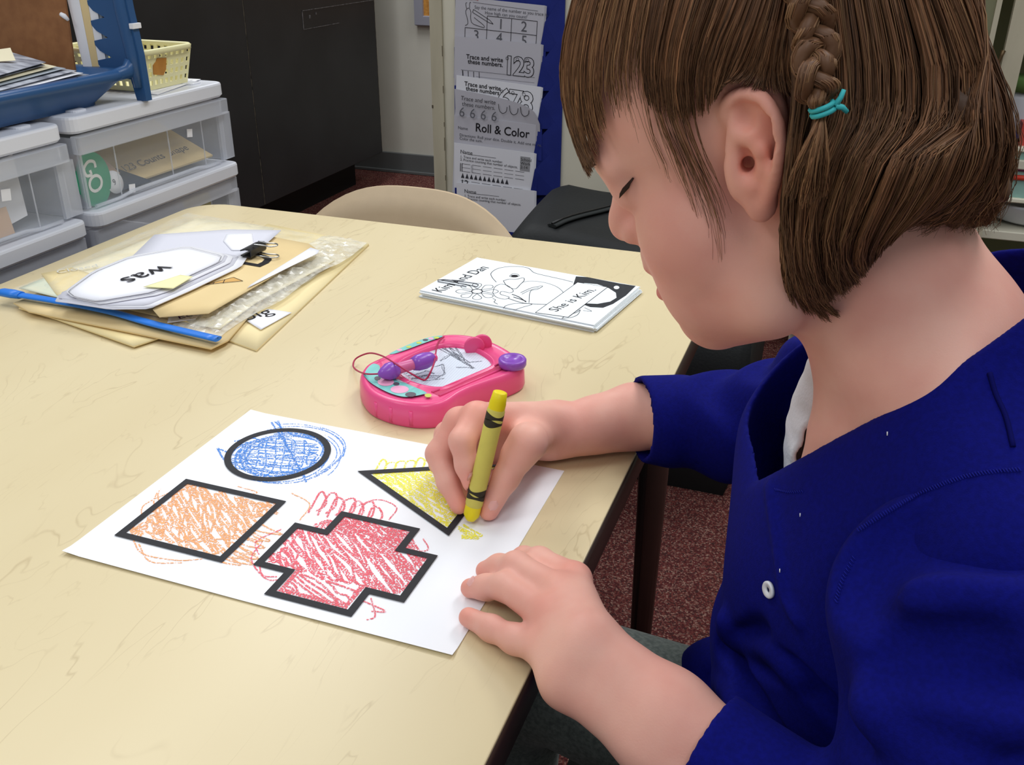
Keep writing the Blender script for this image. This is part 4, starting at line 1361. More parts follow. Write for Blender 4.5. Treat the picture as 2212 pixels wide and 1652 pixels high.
cline([(cxx + 38 * math.cos(a), cyy + 15 * math.sin(a)) for a in [2 * math.pi * k / 10 for k in range(11)]], 0.0012, 24)
cline([(1055, 300), (1070, 260), (1110, 240), (1160, 250), (1200, 285), (1175, 300), (1120, 290), (1110, 310), (1170, 330), (1140, 345), (1080, 330), (1055, 300)], 0.0006)
cline([(1165, 340), (1260, 370), (1340, 378), (1440, 382)], 0.0008)
cline([(1190, 310), (1240, 330), (1290, 365)], 0.0012)
cline([(1200, 330), (1250, 345), (1290, 360)], 0.0012)
cline([(1250, 300), (1330, 265), (1405, 252), (1370, 275), (1320, 290), (1310, 370)], 0.0006)
cline([(1260, 310), (1310, 285), (1380, 262)], 0.0005)
cline([(1130, 410), (1150, 390), (1220, 375), (1330, 380), (1270, 400), (1200, 420), (1140, 415)], 0.0006)
cline([(1055, 340), (1075, 350), (1065, 365), (1090, 380)], 0.0006)
cline([(1700, 405), (1750, 430), (1690, 425)], 0.0005)
cline([(1540, 480), (1580, 455), (1640, 440), (1670, 420), (1650, 455), (1600, 475), (1540, 480)], 0.0006)
# word strip over the body
st_ = MB()
q = cz([(1355, 440), (1650, 228), (1862, 262), (1585, 472)])
st_.poly([(a, b2, _zc[0] + .00003) for a, b2 in q])
st_.build('cover_strip', bl_m, TBk)
_zc[0] += .00005
for a, b2 in (((1355, 440), (1650, 228)), ((1585, 472), (1862, 262)), ((1355, 440), (1585, 472)), ((1650, 228), (1862, 262))):
    cline([a, b2], 0.0008, 2)
ctext('She is Kim.', (1500, 437), (1785, 282), 0.0165)
clipm = mat('dark_wire', (70, 70, 78), 0.3, 0.5, metal=0.8)
q = [cz([v])[0] for v in [(690, 214), (835, 240), (945, 262), (955, 248), (930, 238), (720, 212), (668, 215), (672, 226), (870, 262)]]
pcl = MB().tube([(a, b2, _zc[0] + .0006) for a, b2 in q], 0.0005, 6).build('paper_clip', clipm)
pcl.matrix_world = Matrix.Translation((c0[0].x, c0[0].y, T + 0.0016 * (NB - 1) + .0002)) @ Matrix.Rotation(brot, 4, 'Z')
tag(pcl, 'dark wire paper clip on the top booklet', 'paper clip')

# ================================================================== pink magnetic drawing toy
pink = mat('pink_plastic', (238, 84, 140), 0.28, 0.5, noise=0.03, nscale=15)
pinkd = mat('pink_plastic_slot', (196, 44, 96), 0.4, 0.4)
purp = mat('purple_plastic', (142, 82, 190), 0.25, 0.5)
toy = thing('drawing_toy', (0, 0, T), 'pink magnetic drawing board with a purple pen lying near the crayon hand', 'toy')
tsc, to = 440 / 2212.0, (740, 700)
TZ = 0.022
def tz(pts, z=TZ):
    r = []
    for a, b2 in pts:
        p = PZ(to[0] + a * tsc, to[1] + b2 * tsc, z)
        r.append((p.x, p.y))
    return r
outl = tz([(190, 540), (215, 640), (300, 740), (480, 820), (700, 868), (900, 880), (1080, 855), (1180, 805), (1260, 748), (1400, 680), (1600, 610), (1800, 545), (1920, 490), (1965, 440), (1930, 380), (1800, 280), (1600, 180), (1400, 125), (1200, 108), (1000, 130), (800, 200), (600, 280), (400, 370), (260, 440)])
oc = [tuple(v) for v in catmull(outl + [outl[0]], 121)][:-1]
area = sum(oc[i - 1][0] * oc[i][1] - oc[i][0] * oc[i - 1][1] for i in range(len(oc)))
if area < 0:
    oc = oc[::-1]
def smooth_loop(ps, it=2):
    for _ in range(it):
        ps = [((ps[i - 1][0] + 2 * ps[i][0] + ps[(i + 1) % len(ps)][0]) / 4, (ps[i - 1][1] + 2 * ps[i][1] + ps[(i + 1) % len(ps)][1]) / 4) for i in range(len(ps))]
    return ps
oc = smooth_loop(oc)
scr = tz([(690, 372), (850, 300), (1010, 240), (1130, 222), (1260, 226), (1400, 256), (1500, 300), (1590, 362), (1622, 420), (1590, 462), (1450, 530), (1300, 606), (1200, 655), (1080, 680), (940, 668), (800, 630), (700, 582), (640, 530), (620, 470), (640, 410)], TZ)
sc2 = [tuple(v) for v in catmull(scr + [scr[0]], 81)][:-1]
area = sum(sc2[i - 1][0] * sc2[i][1] - sc2[i][0] * sc2[i - 1][1] for i in range(len(sc2)))
if area < 0:
    sc2 = sc2[::-1]
sc2 = smooth_loop(sc2)
# shell with a rolled rim; the top face is a band from the rim to the screen opening
sh = MB()
sh.quadgrid([[(p[0], p[1], z) for p in ps] for ps, z in ((oc, 0.0005), (inset(oc, -.0015), 0.004), (inset(oc, -.001), TZ - .006), (oc, TZ - .002), (inset(oc, .0015), TZ), (inset(oc, .004), TZ + .0004), (inset(oc, .006), TZ - .0004))], True, close_u=True)
sh.poly([(p[0], p[1], 0.0005) for p in oc][::-1])
inner = inset(oc, .006)
# match each rim point to a point of the screen loop by angle about the screen centre
scx = sum(p[0] for p in sc2) / len(sc2)
scy = sum(p[1] for p in sc2) / len(sc2)
def at_angle(loop, ang):
    best = None
    for i in range(len(loop)):
        a, b2 = loop[i - 1], loop[i]
        d = (math.cos(ang), math.sin(ang))
        e = (b2[0] - a[0], b2[1] - a[1])
        den = d[0] * e[1] - d[1] * e[0]
        if abs(den) < 1e-12:
            continue
        w0 = (a[0] - scx, a[1] - scy)
        t = (w0[0] * e[1] - w0[1] * e[0]) / den
        u = (w0[0] * d[1] - w0[1] * d[0]) / den
        if t > 0 and -1e-6 <= u <= 1 + 1e-6 and (best is None or t > best):
            best = t
    return (scx + best * math.cos(ang), scy + best * math.sin(ang)) if best else (scx, scy)
sc_m_ = [at_angle(sc2, math.atan2(p[1] - scy, p[0] - scx)) for p in inner]
def mixl(a, b2, t):
    return [(p[0] + (q[0] - p[0]) * t, p[1] + (q[1] - p[1]) * t) for p, q in zip(a, b2)]
sh.quadgrid([[(p[0], p[1], z) for p in ps] for ps, z in ((inner, TZ - .0004), (mixl(inner, sc_m_, .3), TZ - .001), (mixl(inner, sc_m_, .8), TZ - .001), (mixl(inner, sc_m_, .86), TZ + .0008), (mixl(inner, sc_m_, .94), TZ + .0008), (sc_m_, TZ - .002), (inset(sc_m_, .001), TZ - .004))], True, close_u=True)
sh.build('shell', pink, toy)
sm_ = bpy.data.materials.new('magnet_screen')
sm_.use_nodes = True
nt = sm_.node_tree
b = nt.nodes['Principled BSDF']
b.inputs['Roughness'].default_value = 0.4
tc = nt.nodes.new('ShaderNodeTexCoord')
vo = nt.nodes.new('ShaderNodeTexVoronoi')
vo.feature = 'DISTANCE_TO_EDGE'
vo.inputs['Scale'].default_value = 420
vo.inputs['Randomness'].default_value = 0.05
nt.links.new(tc.outputs['Object'], vo.inputs['Vector'])
rp = nt.nodes.new('ShaderNodeValToRGB')
rp.color_ramp.elements[0].position = 0.02
rp.color_ramp.elements[0].color = (*lin((186, 196, 212)), 1)
rp.color_ramp.elements[1].position = 0.12
rp.color_ramp.elements[1].color = (*lin((216, 224, 236)), 1)
nt.links.new(vo.outputs['Distance'], rp.inputs[0])
nt.links.new(rp.outputs[0], b.inputs['Base Color'])
scp = MB()
scp.poly([(p[0], p[1], TZ - .003) for p in sc_m_])
screen = scp.build('screen', sm_, toy)
def crayon_like(name, rgb):
    return crayon_mat(name, rgb, 0.49, 0.51, 1500, 1.0)
scb = MB()
zz_ = TZ - .0028
rr = random.Random(5)
for a, b2 in [((1060, 270), (1400, 470)), ((1080, 255), (1430, 485)), ((1110, 262), (1330, 420)), ((1150, 245), (1290, 390)), ((1230, 250), (1320, 400)), ((1300, 415), (1520, 400)), ((1090, 260), (1250, 340)), ((1200, 300), (1390, 420)), ((1060, 400), (1180, 330)), ((1090, 430), (1110, 540)),
               ((1110, 540), (1000, 600)), ((720, 590), (1000, 580)), ((740, 600), (940, 540)), ((800, 560), (1060, 560)), ((700, 560), (900, 510)), ((860, 620), (1100, 590)), ((1000, 460), (1090, 440)), ((760, 540), (860, 590)), ((900, 500), (1000, 545)), ((1160, 255), (1240, 300)), ((1240, 470), (1420, 480)), ((660, 545), (760, 520))]:
    for _ in range(2):
        j = lambda: rr.uniform(-12, 12)
        pts = tz([(a[0] + j(), a[1] + j() * .5), ((a[0] + b2[0]) / 2 + j() * 1.5, (a[1] + b2[1]) / 2 + j() * .7), (b2[0] + j(), b2[1] + j() * .5)], TZ - .003)
        ribbon(scb, [tuple(v) for v in catmull(pts, 12)], 0.0008, zz_)
        zz_ += .000004
scb.build('screen_scribble', crayon_like('iron_filings', (70, 76, 90)), screen)
# slot and sliding knob
sl = tz([(1010, 752), (1780, 425)], TZ)
slm = MB()
ribbon(slm, sl, 0.0075, TZ - .0008)
slot = slm.build('slider_slot', pinkd, toy)
d_ = Vector((sl[1][0] - sl[0][0], sl[1][1] - sl[0][1], 0)).normalized()
nn_ = Vector((-d_.y, d_.x, 0))
for s_ in (-1, 1):
    MB().tube([Vector((*sl[0], TZ - .0006)) + nn_ * .0046 * s_, Vector((*sl[1], TZ - .0006)) + nn_ * .0046 * s_], 0.0011, 8).build('slot_edge', pink, slot)
kn = tz([(1845, 378)], TZ + .007)[0]
MB().lathe([(0.0, 0.0), (0.0115, 0.0), (0.0125, 0.002), (0.0125, 0.0062), (0.0115, 0.0075), (0.0085, 0.0075), (0.0078, 0.0062), (0.0, 0.006)], 32, (kn[0], kn[1], TZ + .0003)).build('slider_knob', purp, toy)
# two stand-up half discs that hold the pen
for a, b2 in ((1430, 205), (1512, 178)):
    c = tz([(a, b2)], TZ + .006)[0]
    hd = MB()
    axv = Vector((0.5, -0.87, 0.0)).normalized()
    hd.lathe([(0.0, -.0015), (0.0085, -.0015), (0.0095, -.0008), (0.0095, .0008), (0.0085, .0015), (0.0, .0015)], 24, (c[0], c[1], TZ + .0025), axv)
    hd.build('pen_clip', pink, toy)
# stickers: plain teal fields with simple confetti, no figure
teal = mat('teal_sticker', (132, 206, 200), 0.35, 0.45, rgb2=(110, 190, 186), nscale=160, stretch=(1, .2, 1))
lime = mat('lime_print', (196, 206, 84), 0.4, 0.4)
pk2 = mat('pale_pink_print', (240, 168, 200), 0.4, 0.4)
drk = mat('grey_print', (84, 80, 92), 0.4, 0.4)
st1 = MB()
pts = tz([(228, 565), (270, 490), (330, 440), (395, 455), (410, 500), (430, 560), (560, 590), (720, 665), (900, 745), (880, 770), (700, 800), (560, 775), (420, 715), (300, 640)])
pts = [tuple(v) for v in catmull(pts + [pts[0]], 60)][:-1]
area = sum(pts[i - 1][0] * pts[i][1] - pts[i][0] * pts[i - 1][1] for i in range(len(pts)))
if area < 0:
    pts = pts[::-1]
st1.poly([(p[0], p[1], TZ + .0009) for p in pts])
s1 = st1.build('sticker', teal, toy)
for a, b2, r1, r2, m in ((470, 640, 90, 44, pk2), (620, 720, 100, 42, pk2), (740, 775, 60, 26, drk), (380, 600, 34, 22, drk), (930, 786, 38, 20, lime), (585, 660, 34, 18, drk)):
    cc_ = tz([(a + r1 * math.cos(t), b2 + r2 * math.sin(t)) for t in [2 * math.pi * k / 18 for k in range(18)]])
    m_ = MB()
    m_.poly([(p[0], p[1], TZ + .00105 + .00002 * (r1 % 7)) for p in cc_[::-1]])
    m_.build('sticker_spot', m, s1)
st2 = MB()
pts = tz([(500, 330), (640, 262), (800, 195), (940, 150), (1060, 132), (1085, 142), (1000, 172), (860, 222), (700, 282), (560, 328)])
pts = [tuple(v) for v in catmull(pts + [pts[0]], 50)][:-1]
st2.poly([(p[0], p[1], TZ + .0007) for p in pts])
s2 = st2.build('sticker', teal, toy)
for a, b2, m in ((720, 255, lime), (830, 210, lime), (900, 180, drk), (960, 165, pk2), (1020, 155, lime), (620, 290, pk2)):
    cc_ = tz([(a + 30 * math.cos(t), b2 + 12 * math.sin(t)) for t in [2 * math.pi * k / 12 for k in range(12)]])
    m_ = MB()
    m_.poly([(p[0], p[1], TZ + .0009) for p in cc_[::-1]])
    m_.build('sticker_spot', m, s2)
# raised ribs on the near side
for a, b2 in ((400, 860), (570, 905), (760, 925)):
    pa = tz([(a, b2 - 20)], TZ * .75)[0]
    near = min(oc, key=lambda p: (p[0] - pa[0]) ** 2 + (p[1] - pa[1]) ** 2)
    MB().tube([(near[0], near[1], 0.003), (near[0], near[1], TZ - .006)], 0.0022, 8).build('grip_rib', pink, toy)
# oval badge outline
bg = tz([(655 + 80 * math.cos(t) - 20 * math.sin(t), 600 + 38 * math.sin(t) + 22 * math.cos(t)) for t in [2 * math.pi * k / 24 for k in range(25)]], TZ)
mbg = MB()
ribbon(mbg, bg, 0.0006, TZ + .0012)
mbg.build('badge', mat('pale_pink_line', (250, 180, 206), 0.3, 0.5), toy)
# pen and its cord
pa, pb = tz([(392, 535)], TZ + .009)[0], tz([(1010, 372)], TZ + .009)[0]
A3, B3 = Vector((pa[0], pa[1], TZ + .008)), Vector((pb[0], pb[1], TZ + .010))
AX = (B3 - A3)
PL = AX.length
pen = bpy.data.objects.new('pen', None)
COL.objects.link(pen)
pen.parent = toy
pen.matrix_local = Matrix.Translation((0, 0, 0))
def pl(prof, name, m):
    return MB().lathe([(r, h * PL) for r, h in prof], 20, A3, AX).build(name, m, pen)
pl([(0.0, -.01), (.0022, 0.0), (.0045, .05), (.0075, .15), (.0078, .22), (.0066, .30), (.005, .335), (.0, .335)], 'pen_cap', purp)
pl([(.0052, .325), (.0050, .34), (.0048, .58), (.0052, .6)], 'pen_shaft', mat('pink_shaft', (214, 110, 160), 0.3, 0.5))
pl([(.0, .585), (.0055, .585), (.0072, .68), (.0075, .80), (.0062, .92), (.0045, .965), (.0, .965)], 'pen_grip', purp)
pl([(.0035, .955), (.0036, 1.0), (.002, 1.02), (.0, 1.02)], 'pen_tip', pink)
cord = mat('magenta_cord', (176, 40, 84), 0.5, 0.4)
cp = [((395, 540), .006), ((260, 540), .004), ((160, 505), -.012), ((115, 450), -.018), ((150, 370), -.016), ((290, 315), -.006), ((430, 345), .006), ((560, 420), .016), ((700, 510), .012), ((860, 600), .0035), ((915, 590), .003), ((960, 510), .010), ((1000, 400), .012), ((1020, 260), .008), ((1050, 180), .003), ((1100, 138), .001)]
pth = []
for (a, b2), dz in cp:
    q = tz([(a, b2)], TZ + dz)[0]
    pth.append((q[0], q[1], TZ + dz))
MB().tube([tuple(v) for v in catmull(pth, 90)], 0.0008, 6).build('cord', cord, toy)

# ================================================================== pile with the zip bag
fsc, fo = 820 / 2212.0, (0, 430)
def fz(pts, z):
    return [tuple(PZ(fo[0] + a * fsc, fo[1] + b2 * fsc, z)) for a, b2 in pts]
def card(name, m, pts, z, label, cat, group=None, th=0.0004, dome=0.0, parent=None, tilt=None):
    """flat card over an outline of zoomed pixels at height z; dome bends it slightly"""
    q = [Vector(p) for p in fz(pts, z)]
    ar = sum(q[i - 1].x * q[i].y - q[i].x * q[i - 1].y for i in range(len(q)))
    if ar < 0:
        q = q[::-1]
    c = sum(q, Vector()) / len(q)
    R_ = max((p - c).length for p in q)
    mb = MB()
    rings = 4
    n = len(q)
    for o in (th, 0.0):
        base = len(mb.v)
        for r in range(1, rings + 1):
            k = r / rings
            for p in q:
                v = c + (p - c) * k
                v.z += o + dome * (1 - ((v - c).length / R_) ** 2) + (tilt[0] * (v.x - c.x) + tilt[1] * (v.y - c.y) if tilt else 0)
                mb.v.append(tuple(v))
        fl = o == 0.0
        f0 = tuple(base + i for i in range(n))
        mb.f.append(f0[::-1] if fl else f0)
        mb.sm.append(True)
        for r in range(rings - 1):
            for i in range(n):
                j = (i + 1) % n
                f_ = (base + r * n + i, base + (r + 1) * n + i, base + (r + 1) * n + j, base + r * n + j)
                mb.f.append(f_[::-1] if fl else f_)
                mb.sm.append(True)
    tot = rings * n
    for i in range(n):
        j = (i + 1) % n
        mb.f.append(((rings - 1) * n + i, tot + (rings - 1) * n + i, tot + (rings - 1) * n + j, (rings - 1) * n + j))
        mb.sm.append(False)
    o = mb.build(name, m, parent)
    if label:
        tag(o, label, cat, group)
    return o
def rnd_corner(pts, k=0.12):
    out = []
    n = len(pts)
    for i in range(n):
        p0, p1, p2 = pts[i - 1], pts[i], pts[(i + 1) % n]
        for t in (k, k * .35):
            out.append((p1[0] + (p0[0] - p1[0]) * t, p1[1] + (p0[1] - p1[1]) * t))
        for t in (k * .35, k):
            out.append((p1[0] + (p2[0] - p1[0]) * t, p1[1] + (p2[1] - p1[1]) * t))
    return out
manila2 = mat('pale_manila', (240, 222, 172), 0.7, 0.25, rgb2=(232, 212, 158), nscale=7)
card_w = mat('card_white', (240, 240, 246), 0.6, 0.3, noise=0.015, nscale=30)
card_w2 = mat('card_white_grey', (214, 214, 224), 0.6, 0.3)
sticky = mat('sticky_note', (244, 240, 184), 0.7, 0.25)
ENVG = 'manila envelopes under the zip bag'
card('envelope', manila2, [(1495, 888), (2150, 268), (1560, 150), (800, 640)], 0.0005, 'large manila envelope under the zip bag, its corner towards the pink toy', 'envelope', ENVG, 0.0016)
card('envelope', manila2, [(780, 864), (930, 815), (1150, 560), (430, 470), (110, 640), (330, 705)], 0.0022, 'pale manila envelope sticking out under the blue zip', 'envelope', ENVG, 0.0014)
card('envelope', manila, [(1230, 878), (1330, 830), (1560, 560), (520, 470), (80, 610), (170, 665)], 0.0048, 'manila envelope in the middle of the pile under the zip bag', 'envelope', ENVG, 0.0014, dome=.002)
card('tag_card', card_w, [(1440, 712), (1560, 640), (1700, 662), (1520, 762)], 0.0035, 'white word card reading big, sticking out of the pile over the large envelope', 'card', th=.0004)
tg = bpy.data.objects['tag_card']
pa, pb = fz([(1450, 700), (1630, 650)], 0.0041)
o = link('word', text_mesh('big', 0.028), tg)
o.data.materials.append(ink)
o.matrix_world = frame_from(Vector(pa) + Vector((0, -.004, 0)), Vector(pb) - Vector(pa), (0, 1, 0))
# zip bag: lower and upper film, with a crumpled welt along its right side
film = glassy('bag_film', (232, 236, 232), 0.13, 0.08, noise=0.10, nscale=60)
film_w = glassy('bag_film_crumpled', (240, 238, 228), 0.42, 0.06, noise=0.22, nscale=110)
zb_ = thing('zip_bag', fz([(1000, 500)], 0)[0], 'clear zip bag with a blue slider, filled with cards and papers', 'bag')
inv = zb_.location.copy()
BQ = [Vector(p) for p in fz([(5, 560), (1270, 810), (2140, 262), (1095, 82)], 0.006)]
def bagp(u, v, top, wr):
    p = BQ[0] * (1 - u) * (1 - v) + BQ[1] * u * (1 - v) + BQ[2] * u * v + BQ[3] * (1 - u) * v
    e = (max(0, min(1, 4 * u, 4 * (1 - u))) * max(0, min(1, 6 * v, 4 * (1 - v)))) ** 0.6
    h = T + 0.0068 + (0.0102 * e if top else -0.0003 * e)
    h += wr * (math.sin(31 * u + 9 * v + 2 * math.sin(17 * v)) * math.sin(23 * v - 11 * u) * 0.5 + math.sin(57 * u + 31 * v) * .3) * (0.0016 if top else 0.0)
    p.z = h
    return tuple(p - inv)
n = 44
mb = MB()
mb.quadgrid([[bagp(i / n, j / n, True, 1.0) for i in range(n + 1)] for j in range(n + 1)])
mb.build('upper_film', film, zb_)
mb = MB()
mb.quadgrid([[bagp(i / n, j / n, False, 1.0) for i in range(n + 1)] for j in range(n + 1)])
mb.build('lower_film', film, zb_)
# crumpled welt
mb = MB()
rows = []
cr_r = random.Random(9)
ph = [cr_r.uniform(0, 6.28) for _ in range(12)]
for j in range(61):
    v = j / 60
    row = []
    for i in range(13):
        u = 0.80 + 0.21 * i / 12 + 0.012 * math.sin(14 * v + ph[0])
        p = Vector(bagp(u, v, True, 0.6))
        amp = 0.0042 * math.sin(math.pi * i / 12) * (0.35 + 0.65 * math.sin(math.pi * min(1, v * 1.05)))
        p.z += 0.001 + amp * (0.8 + 0.5 * math.sin(47 * v + 3 * i + ph[1]) + 0.45 * math.sin(83 * v - 1.7 * i + ph[2]) + 0.3 * math.sin(131 * v + 2.1 * i))
        row.append(tuple(p))
    rows.append(row)
mb.quadgrid(rows, False)
mb.build('crumpled_side', film_w, zb_)
zipb = mat('blue_zip', (36, 122, 222), 0.35, 0.5)
zpts = [Vector(p) - inv for p in fz([(30, 545), (320, 592), (640, 655), (900, 728), (1270, 815)], 0.0125)]
zpath = [tuple(v) for v in catmull([tuple(p) for p in zpts], 30)]
zo_ = MB().tube(zpath, 0.0056, 10, flat=0.4).build('zip_strip', zipb, zb_)
MB().tube([tuple(Vector(p) + Vector((0, 0.0, .0012))) for p in zpath], 0.0012, 6).build('zip_ridge', zipb, zo_)
a_ = Vector(zpath[0])
d_ = (Vector(zpath[1]) - a_).normalized()
sl_ = MB()
sl_.tube([a_ - d_ * .010, a_ - d_ * .004, a_ + d_ * .010, a_ + d_ * .022], [0.0035, 0.0068, 0.0072, 0.006], 10, flat=0.6)
sl_.build('zip_slider', zipb, zb_)
# things inside the bag
INB = 'papers inside the zip bag'
teal_p = mat('teal_print_paper', (196, 214, 200), 0.7, 0.25, rgb2=(222, 218, 190), nscale=18)
card('bag_paper', teal_p, [(110, 520), (330, 430), (620, 520), (400, 590)], 0.0110, 'pale teal printed sheet in the zip bag beside the slider', 'paper', INB)
card('bag_paper', paper_c, [(240, 450), (700, 300), (1150, 110), (1600, 170), (1300, 420), (600, 560)], 0.0098, 'large cream sheet at the back inside the zip bag', 'paper', INB)
card('bag_paper', manila2, [(240, 435), (420, 400), (900, 560), (1100, 720), (330, 560)], 0.0115, 'manila sheet inside the zip bag under the word cards', 'paper', INB)
card('bag_paper', paper_c, [(1280, 760), (980, 700), (1500, 470), (1900, 330), (1950, 360), (1500, 600)], 0.0098, 'cream sheet inside the zip bag along the crumpled side', 'paper', INB)
lo_ = lettering('writing', 'Closed', 0.016, mat('pale_print', (206, 204, 196), 0.7, 0.2), bpy.data.objects['bag_paper.001'], (0, 0, 0))
pa, pb = fz([(330, 432), (560, 395)], 0.0132)
lo_.matrix_world = frame_from(Vector(pa), Vector(pb) - Vector(pa), (0, 1, 0))
card('name_slip', card_w, [(975, 722), (985, 680), (1160, 672), (1140, 700)], 0.0125, 'white slip with purple handwriting inside the zip bag', 'paper')
pw = lettering('writing', 'Edna', 0.016, mat('purple_ink', (84, 60, 120), 0.7, 0.2), bpy.data.objects['name_slip'], (0, 0, 0), shear=.2)
pa, pb = fz([(1040, 700), (1150, 672)], 0.0131)
pw.matrix_world = frame_from(Vector(pa), Vector(pb) - Vector(pa), (0, 1, 0))
# on top of the bag: manila card with a letter, white strip, word cards, clip
mc = card('letter_card', manila, [(890, 645), (930, 690), (1215, 668), (1560, 470), (1840, 290), (1800, 262), (1500, 205), (1150, 430)], 0.0205, 'manila letter card with a large black letter under the binder clip', 'card', th=.0006)
pa, pb = fz([(1455, 405), (1640, 318)], 0.0217)
o = link('letter', text_mesh('D', 0.075, bold=0.001), mc)
o.data.materials.append(ink)
o.matrix_world = frame_from(Vector(pa) + Vector((.006, .006, 0)), Vector(pb) - Vector(pa), (-1, .6, 0))
o.scale = (0.75, 1, 1)
tr_m = mat('sketch_green', (150, 170, 90), 0.7, 0.2)
tr_o = mat('sketch_orange', (216, 170, 100), 0.7, 0.2)
q = fz([(1195, 495), (1360, 455), (1412, 475)], 0.0216)
mk = MB()
mk.poly(q)
mk.build('drawn_shape', tr_o, mc)
for a, b2 in (((1195, 497), (1360, 455)), ((1360, 455), (1415, 476)), ((1195, 497), (1415, 476)), ((1250, 484), (1240, 492)), ((1310, 468), (1300, 488))):
    qq = fz([a, b2], 0.0218)
    mk = MB()
    ribbon(mk, [(p[0], p[1]) for p in qq], 0.0008, T + 0.0218)
    mk.build('pencil_line', ink, mc)
card('paper_strip', card_w, [(1440, 520), (1460, 500), (1810, 283), (1862, 300), (1850, 318), (1700, 390), (1600, 440)], 0.0222, 'narrow white strip lying on the manila letter card', 'paper', th=.0004)
WG = 'word cards held by the binder clip'
tagshape = [(380, 540), (540, 425), (760, 335), (1100, 272), (1310, 325), (1290, 365), (900, 545), (560, 600), (420, 572)]
def shift(pts, dx, dy, s=1.0):
    cxm = sum(p[0] for p in pts) / len(pts)
    cym = sum(p[1] for p in pts) / len(pts)
    return [(cxm + (p[0] - cxm) * s + dx, cym + (p[1] - cym) * s + dy) for p in pts]
wl = ['lowest white word card of the clipped bundle', 'second white word card from below in the clipped bundle', 'third white word card from below in the clipped bundle', 'white word card two below the one reading was', 'white word card just under the one reading was']
card('word_card', card_w2, rnd_corner([(760, 345), (900, 208), (1330, 178), (1640, 182), (1520, 290), (1400, 330), (1200, 400)], .06), 0.0236, 'white word card fanned out at the back of the clipped bundle', 'card', WG)
card('word_card', card_w, rnd_corner([(1300, 245), (1320, 205), (1470, 200), (1480, 262), (1440, 300), (1350, 300)], .1), 0.0244, 'small white card under the binder clip jaws', 'card', WG)
lowc = [(320, 600), (345, 560), (640, 470), (1200, 300), (1440, 335), (1400, 400), (1100, 545), (870, 645), (640, 648), (400, 610)]
for k in range(5):
    card('word_card', card_w if k % 2 else card_w2, rnd_corner(shift(lowc if k < 3 else [(p[0], p[1]) for p in tagshape], [0, 24, -10, 40, 18][k], [0, -8, -14, 12, 5][k], [1, .97, .94, 1.02, 1.0][k]), .25), 0.0228 + .0006 * k + (.0010 if k > 2 else 0), wl[k], 'card', WG, dome=.001)
tc_ = card('word_card', card_w, rnd_corner(tagshape, .3), 0.0272, 'white word card reading was, topmost of the clipped bundle', 'card', WG, dome=.0012)
rim_l = [tuple(p[:2]) for p in fz(rnd_corner(shift(tagshape, 0, 0, .965), .3), 0.0290)]
mk = MB()
ribbon(mk, rim_l + [rim_l[0]], 0.0006, T + .0290)
mk.build('printed_border', ink_soft, tc_)
pa, pb = fz([(955, 383), (690, 470)], 0.0292)
o = link('word', text_mesh('was', 0.052), tc_)
o.data.materials.append(ink)
dv = Vector(pb) - Vector(pa)
me = o.data
xmax = max(v.co.x for v in me.vertices)
o.matrix_world = frame_from(Vector(pa), dv, (dv.y, -dv.x, 0)) @ Matrix.Diagonal((dv.length / xmax, dv.length / xmax * .85, 1, 1))
o.matrix_world = Matrix.Translation((0, 0, .0006)) @ frame_from(Vector(pa), dv, (-dv.y, dv.x, 0)) @ Matrix.Diagonal((dv.length / xmax, dv.length / xmax * .9, 1, 1))
card('sticky_note', sticky, [(835, 512), (1050, 442), (1125, 452), (1010, 522)], 0.0300, 'pale yellow sticky note on the front edge of the word cards', 'note', th=.0003)
# binder clip
bcl = thing('binder_clip', fz([(1475, 312)], 0.028)[0], 'small black binder clip with wire handles on the word cards', 'binder clip')
p0, p1 = Vector(fz([(1432, 322)], 0.028)[0]) - bcl.location, Vector(fz([(1520, 276)], 0.028)[0]) - bcl.location
d_ = (p1 - p0).normalized()
nrm = Vector((d_.y, -d_.x, 0))
mb = MB()
prof = [(a * .72, b2 * .8) for a, b2 in [(-.010, .0035), (-.0098, .0055), (0.0, .0085), (.008, .009), (.0105, .006), (.0105, -.002), (.008, -.005), (-.0098, -.0035), (-.010, -.002), (-.008, -.002), (.0085, -.0035), (.009, .005), (0.0, .0065)]]
rows = [[p + nrm * a + Vector((0, 0, b2)) for a, b2 in prof] for p in (p0, p1)]
mb.quadgrid(rows, False, close_u=True)
mb.poly(rows[0])
mb.poly(rows[1][::-1])
mb.build('clip_body', mat('black_clip', (28, 28, 30), 0.35, 0.5), bcl)
mid = (p0 + p1) / 2
for s_, zz_ in ((1, .0075), (-1, -.003)):
    L_ = 0.030
    pts = [mid - d_ * .006 + nrm * .004, mid - d_ * .005 + nrm * .018, mid - d_ * .006 + nrm * .028, mid + nrm * .033, mid + d_ * .006 + nrm * .028, mid + d_ * .005 + nrm * .018, mid + d_ * .006 + nrm * .004]
    MB().tube([tuple(Vector(v) + Vector((0, 0, zz_ + (.002 if s_ > 0 else -.001)))) for v in catmull([tuple(p) for p in pts], 30)], 0.0009, 6).build('wire_handle', steel, bcl)

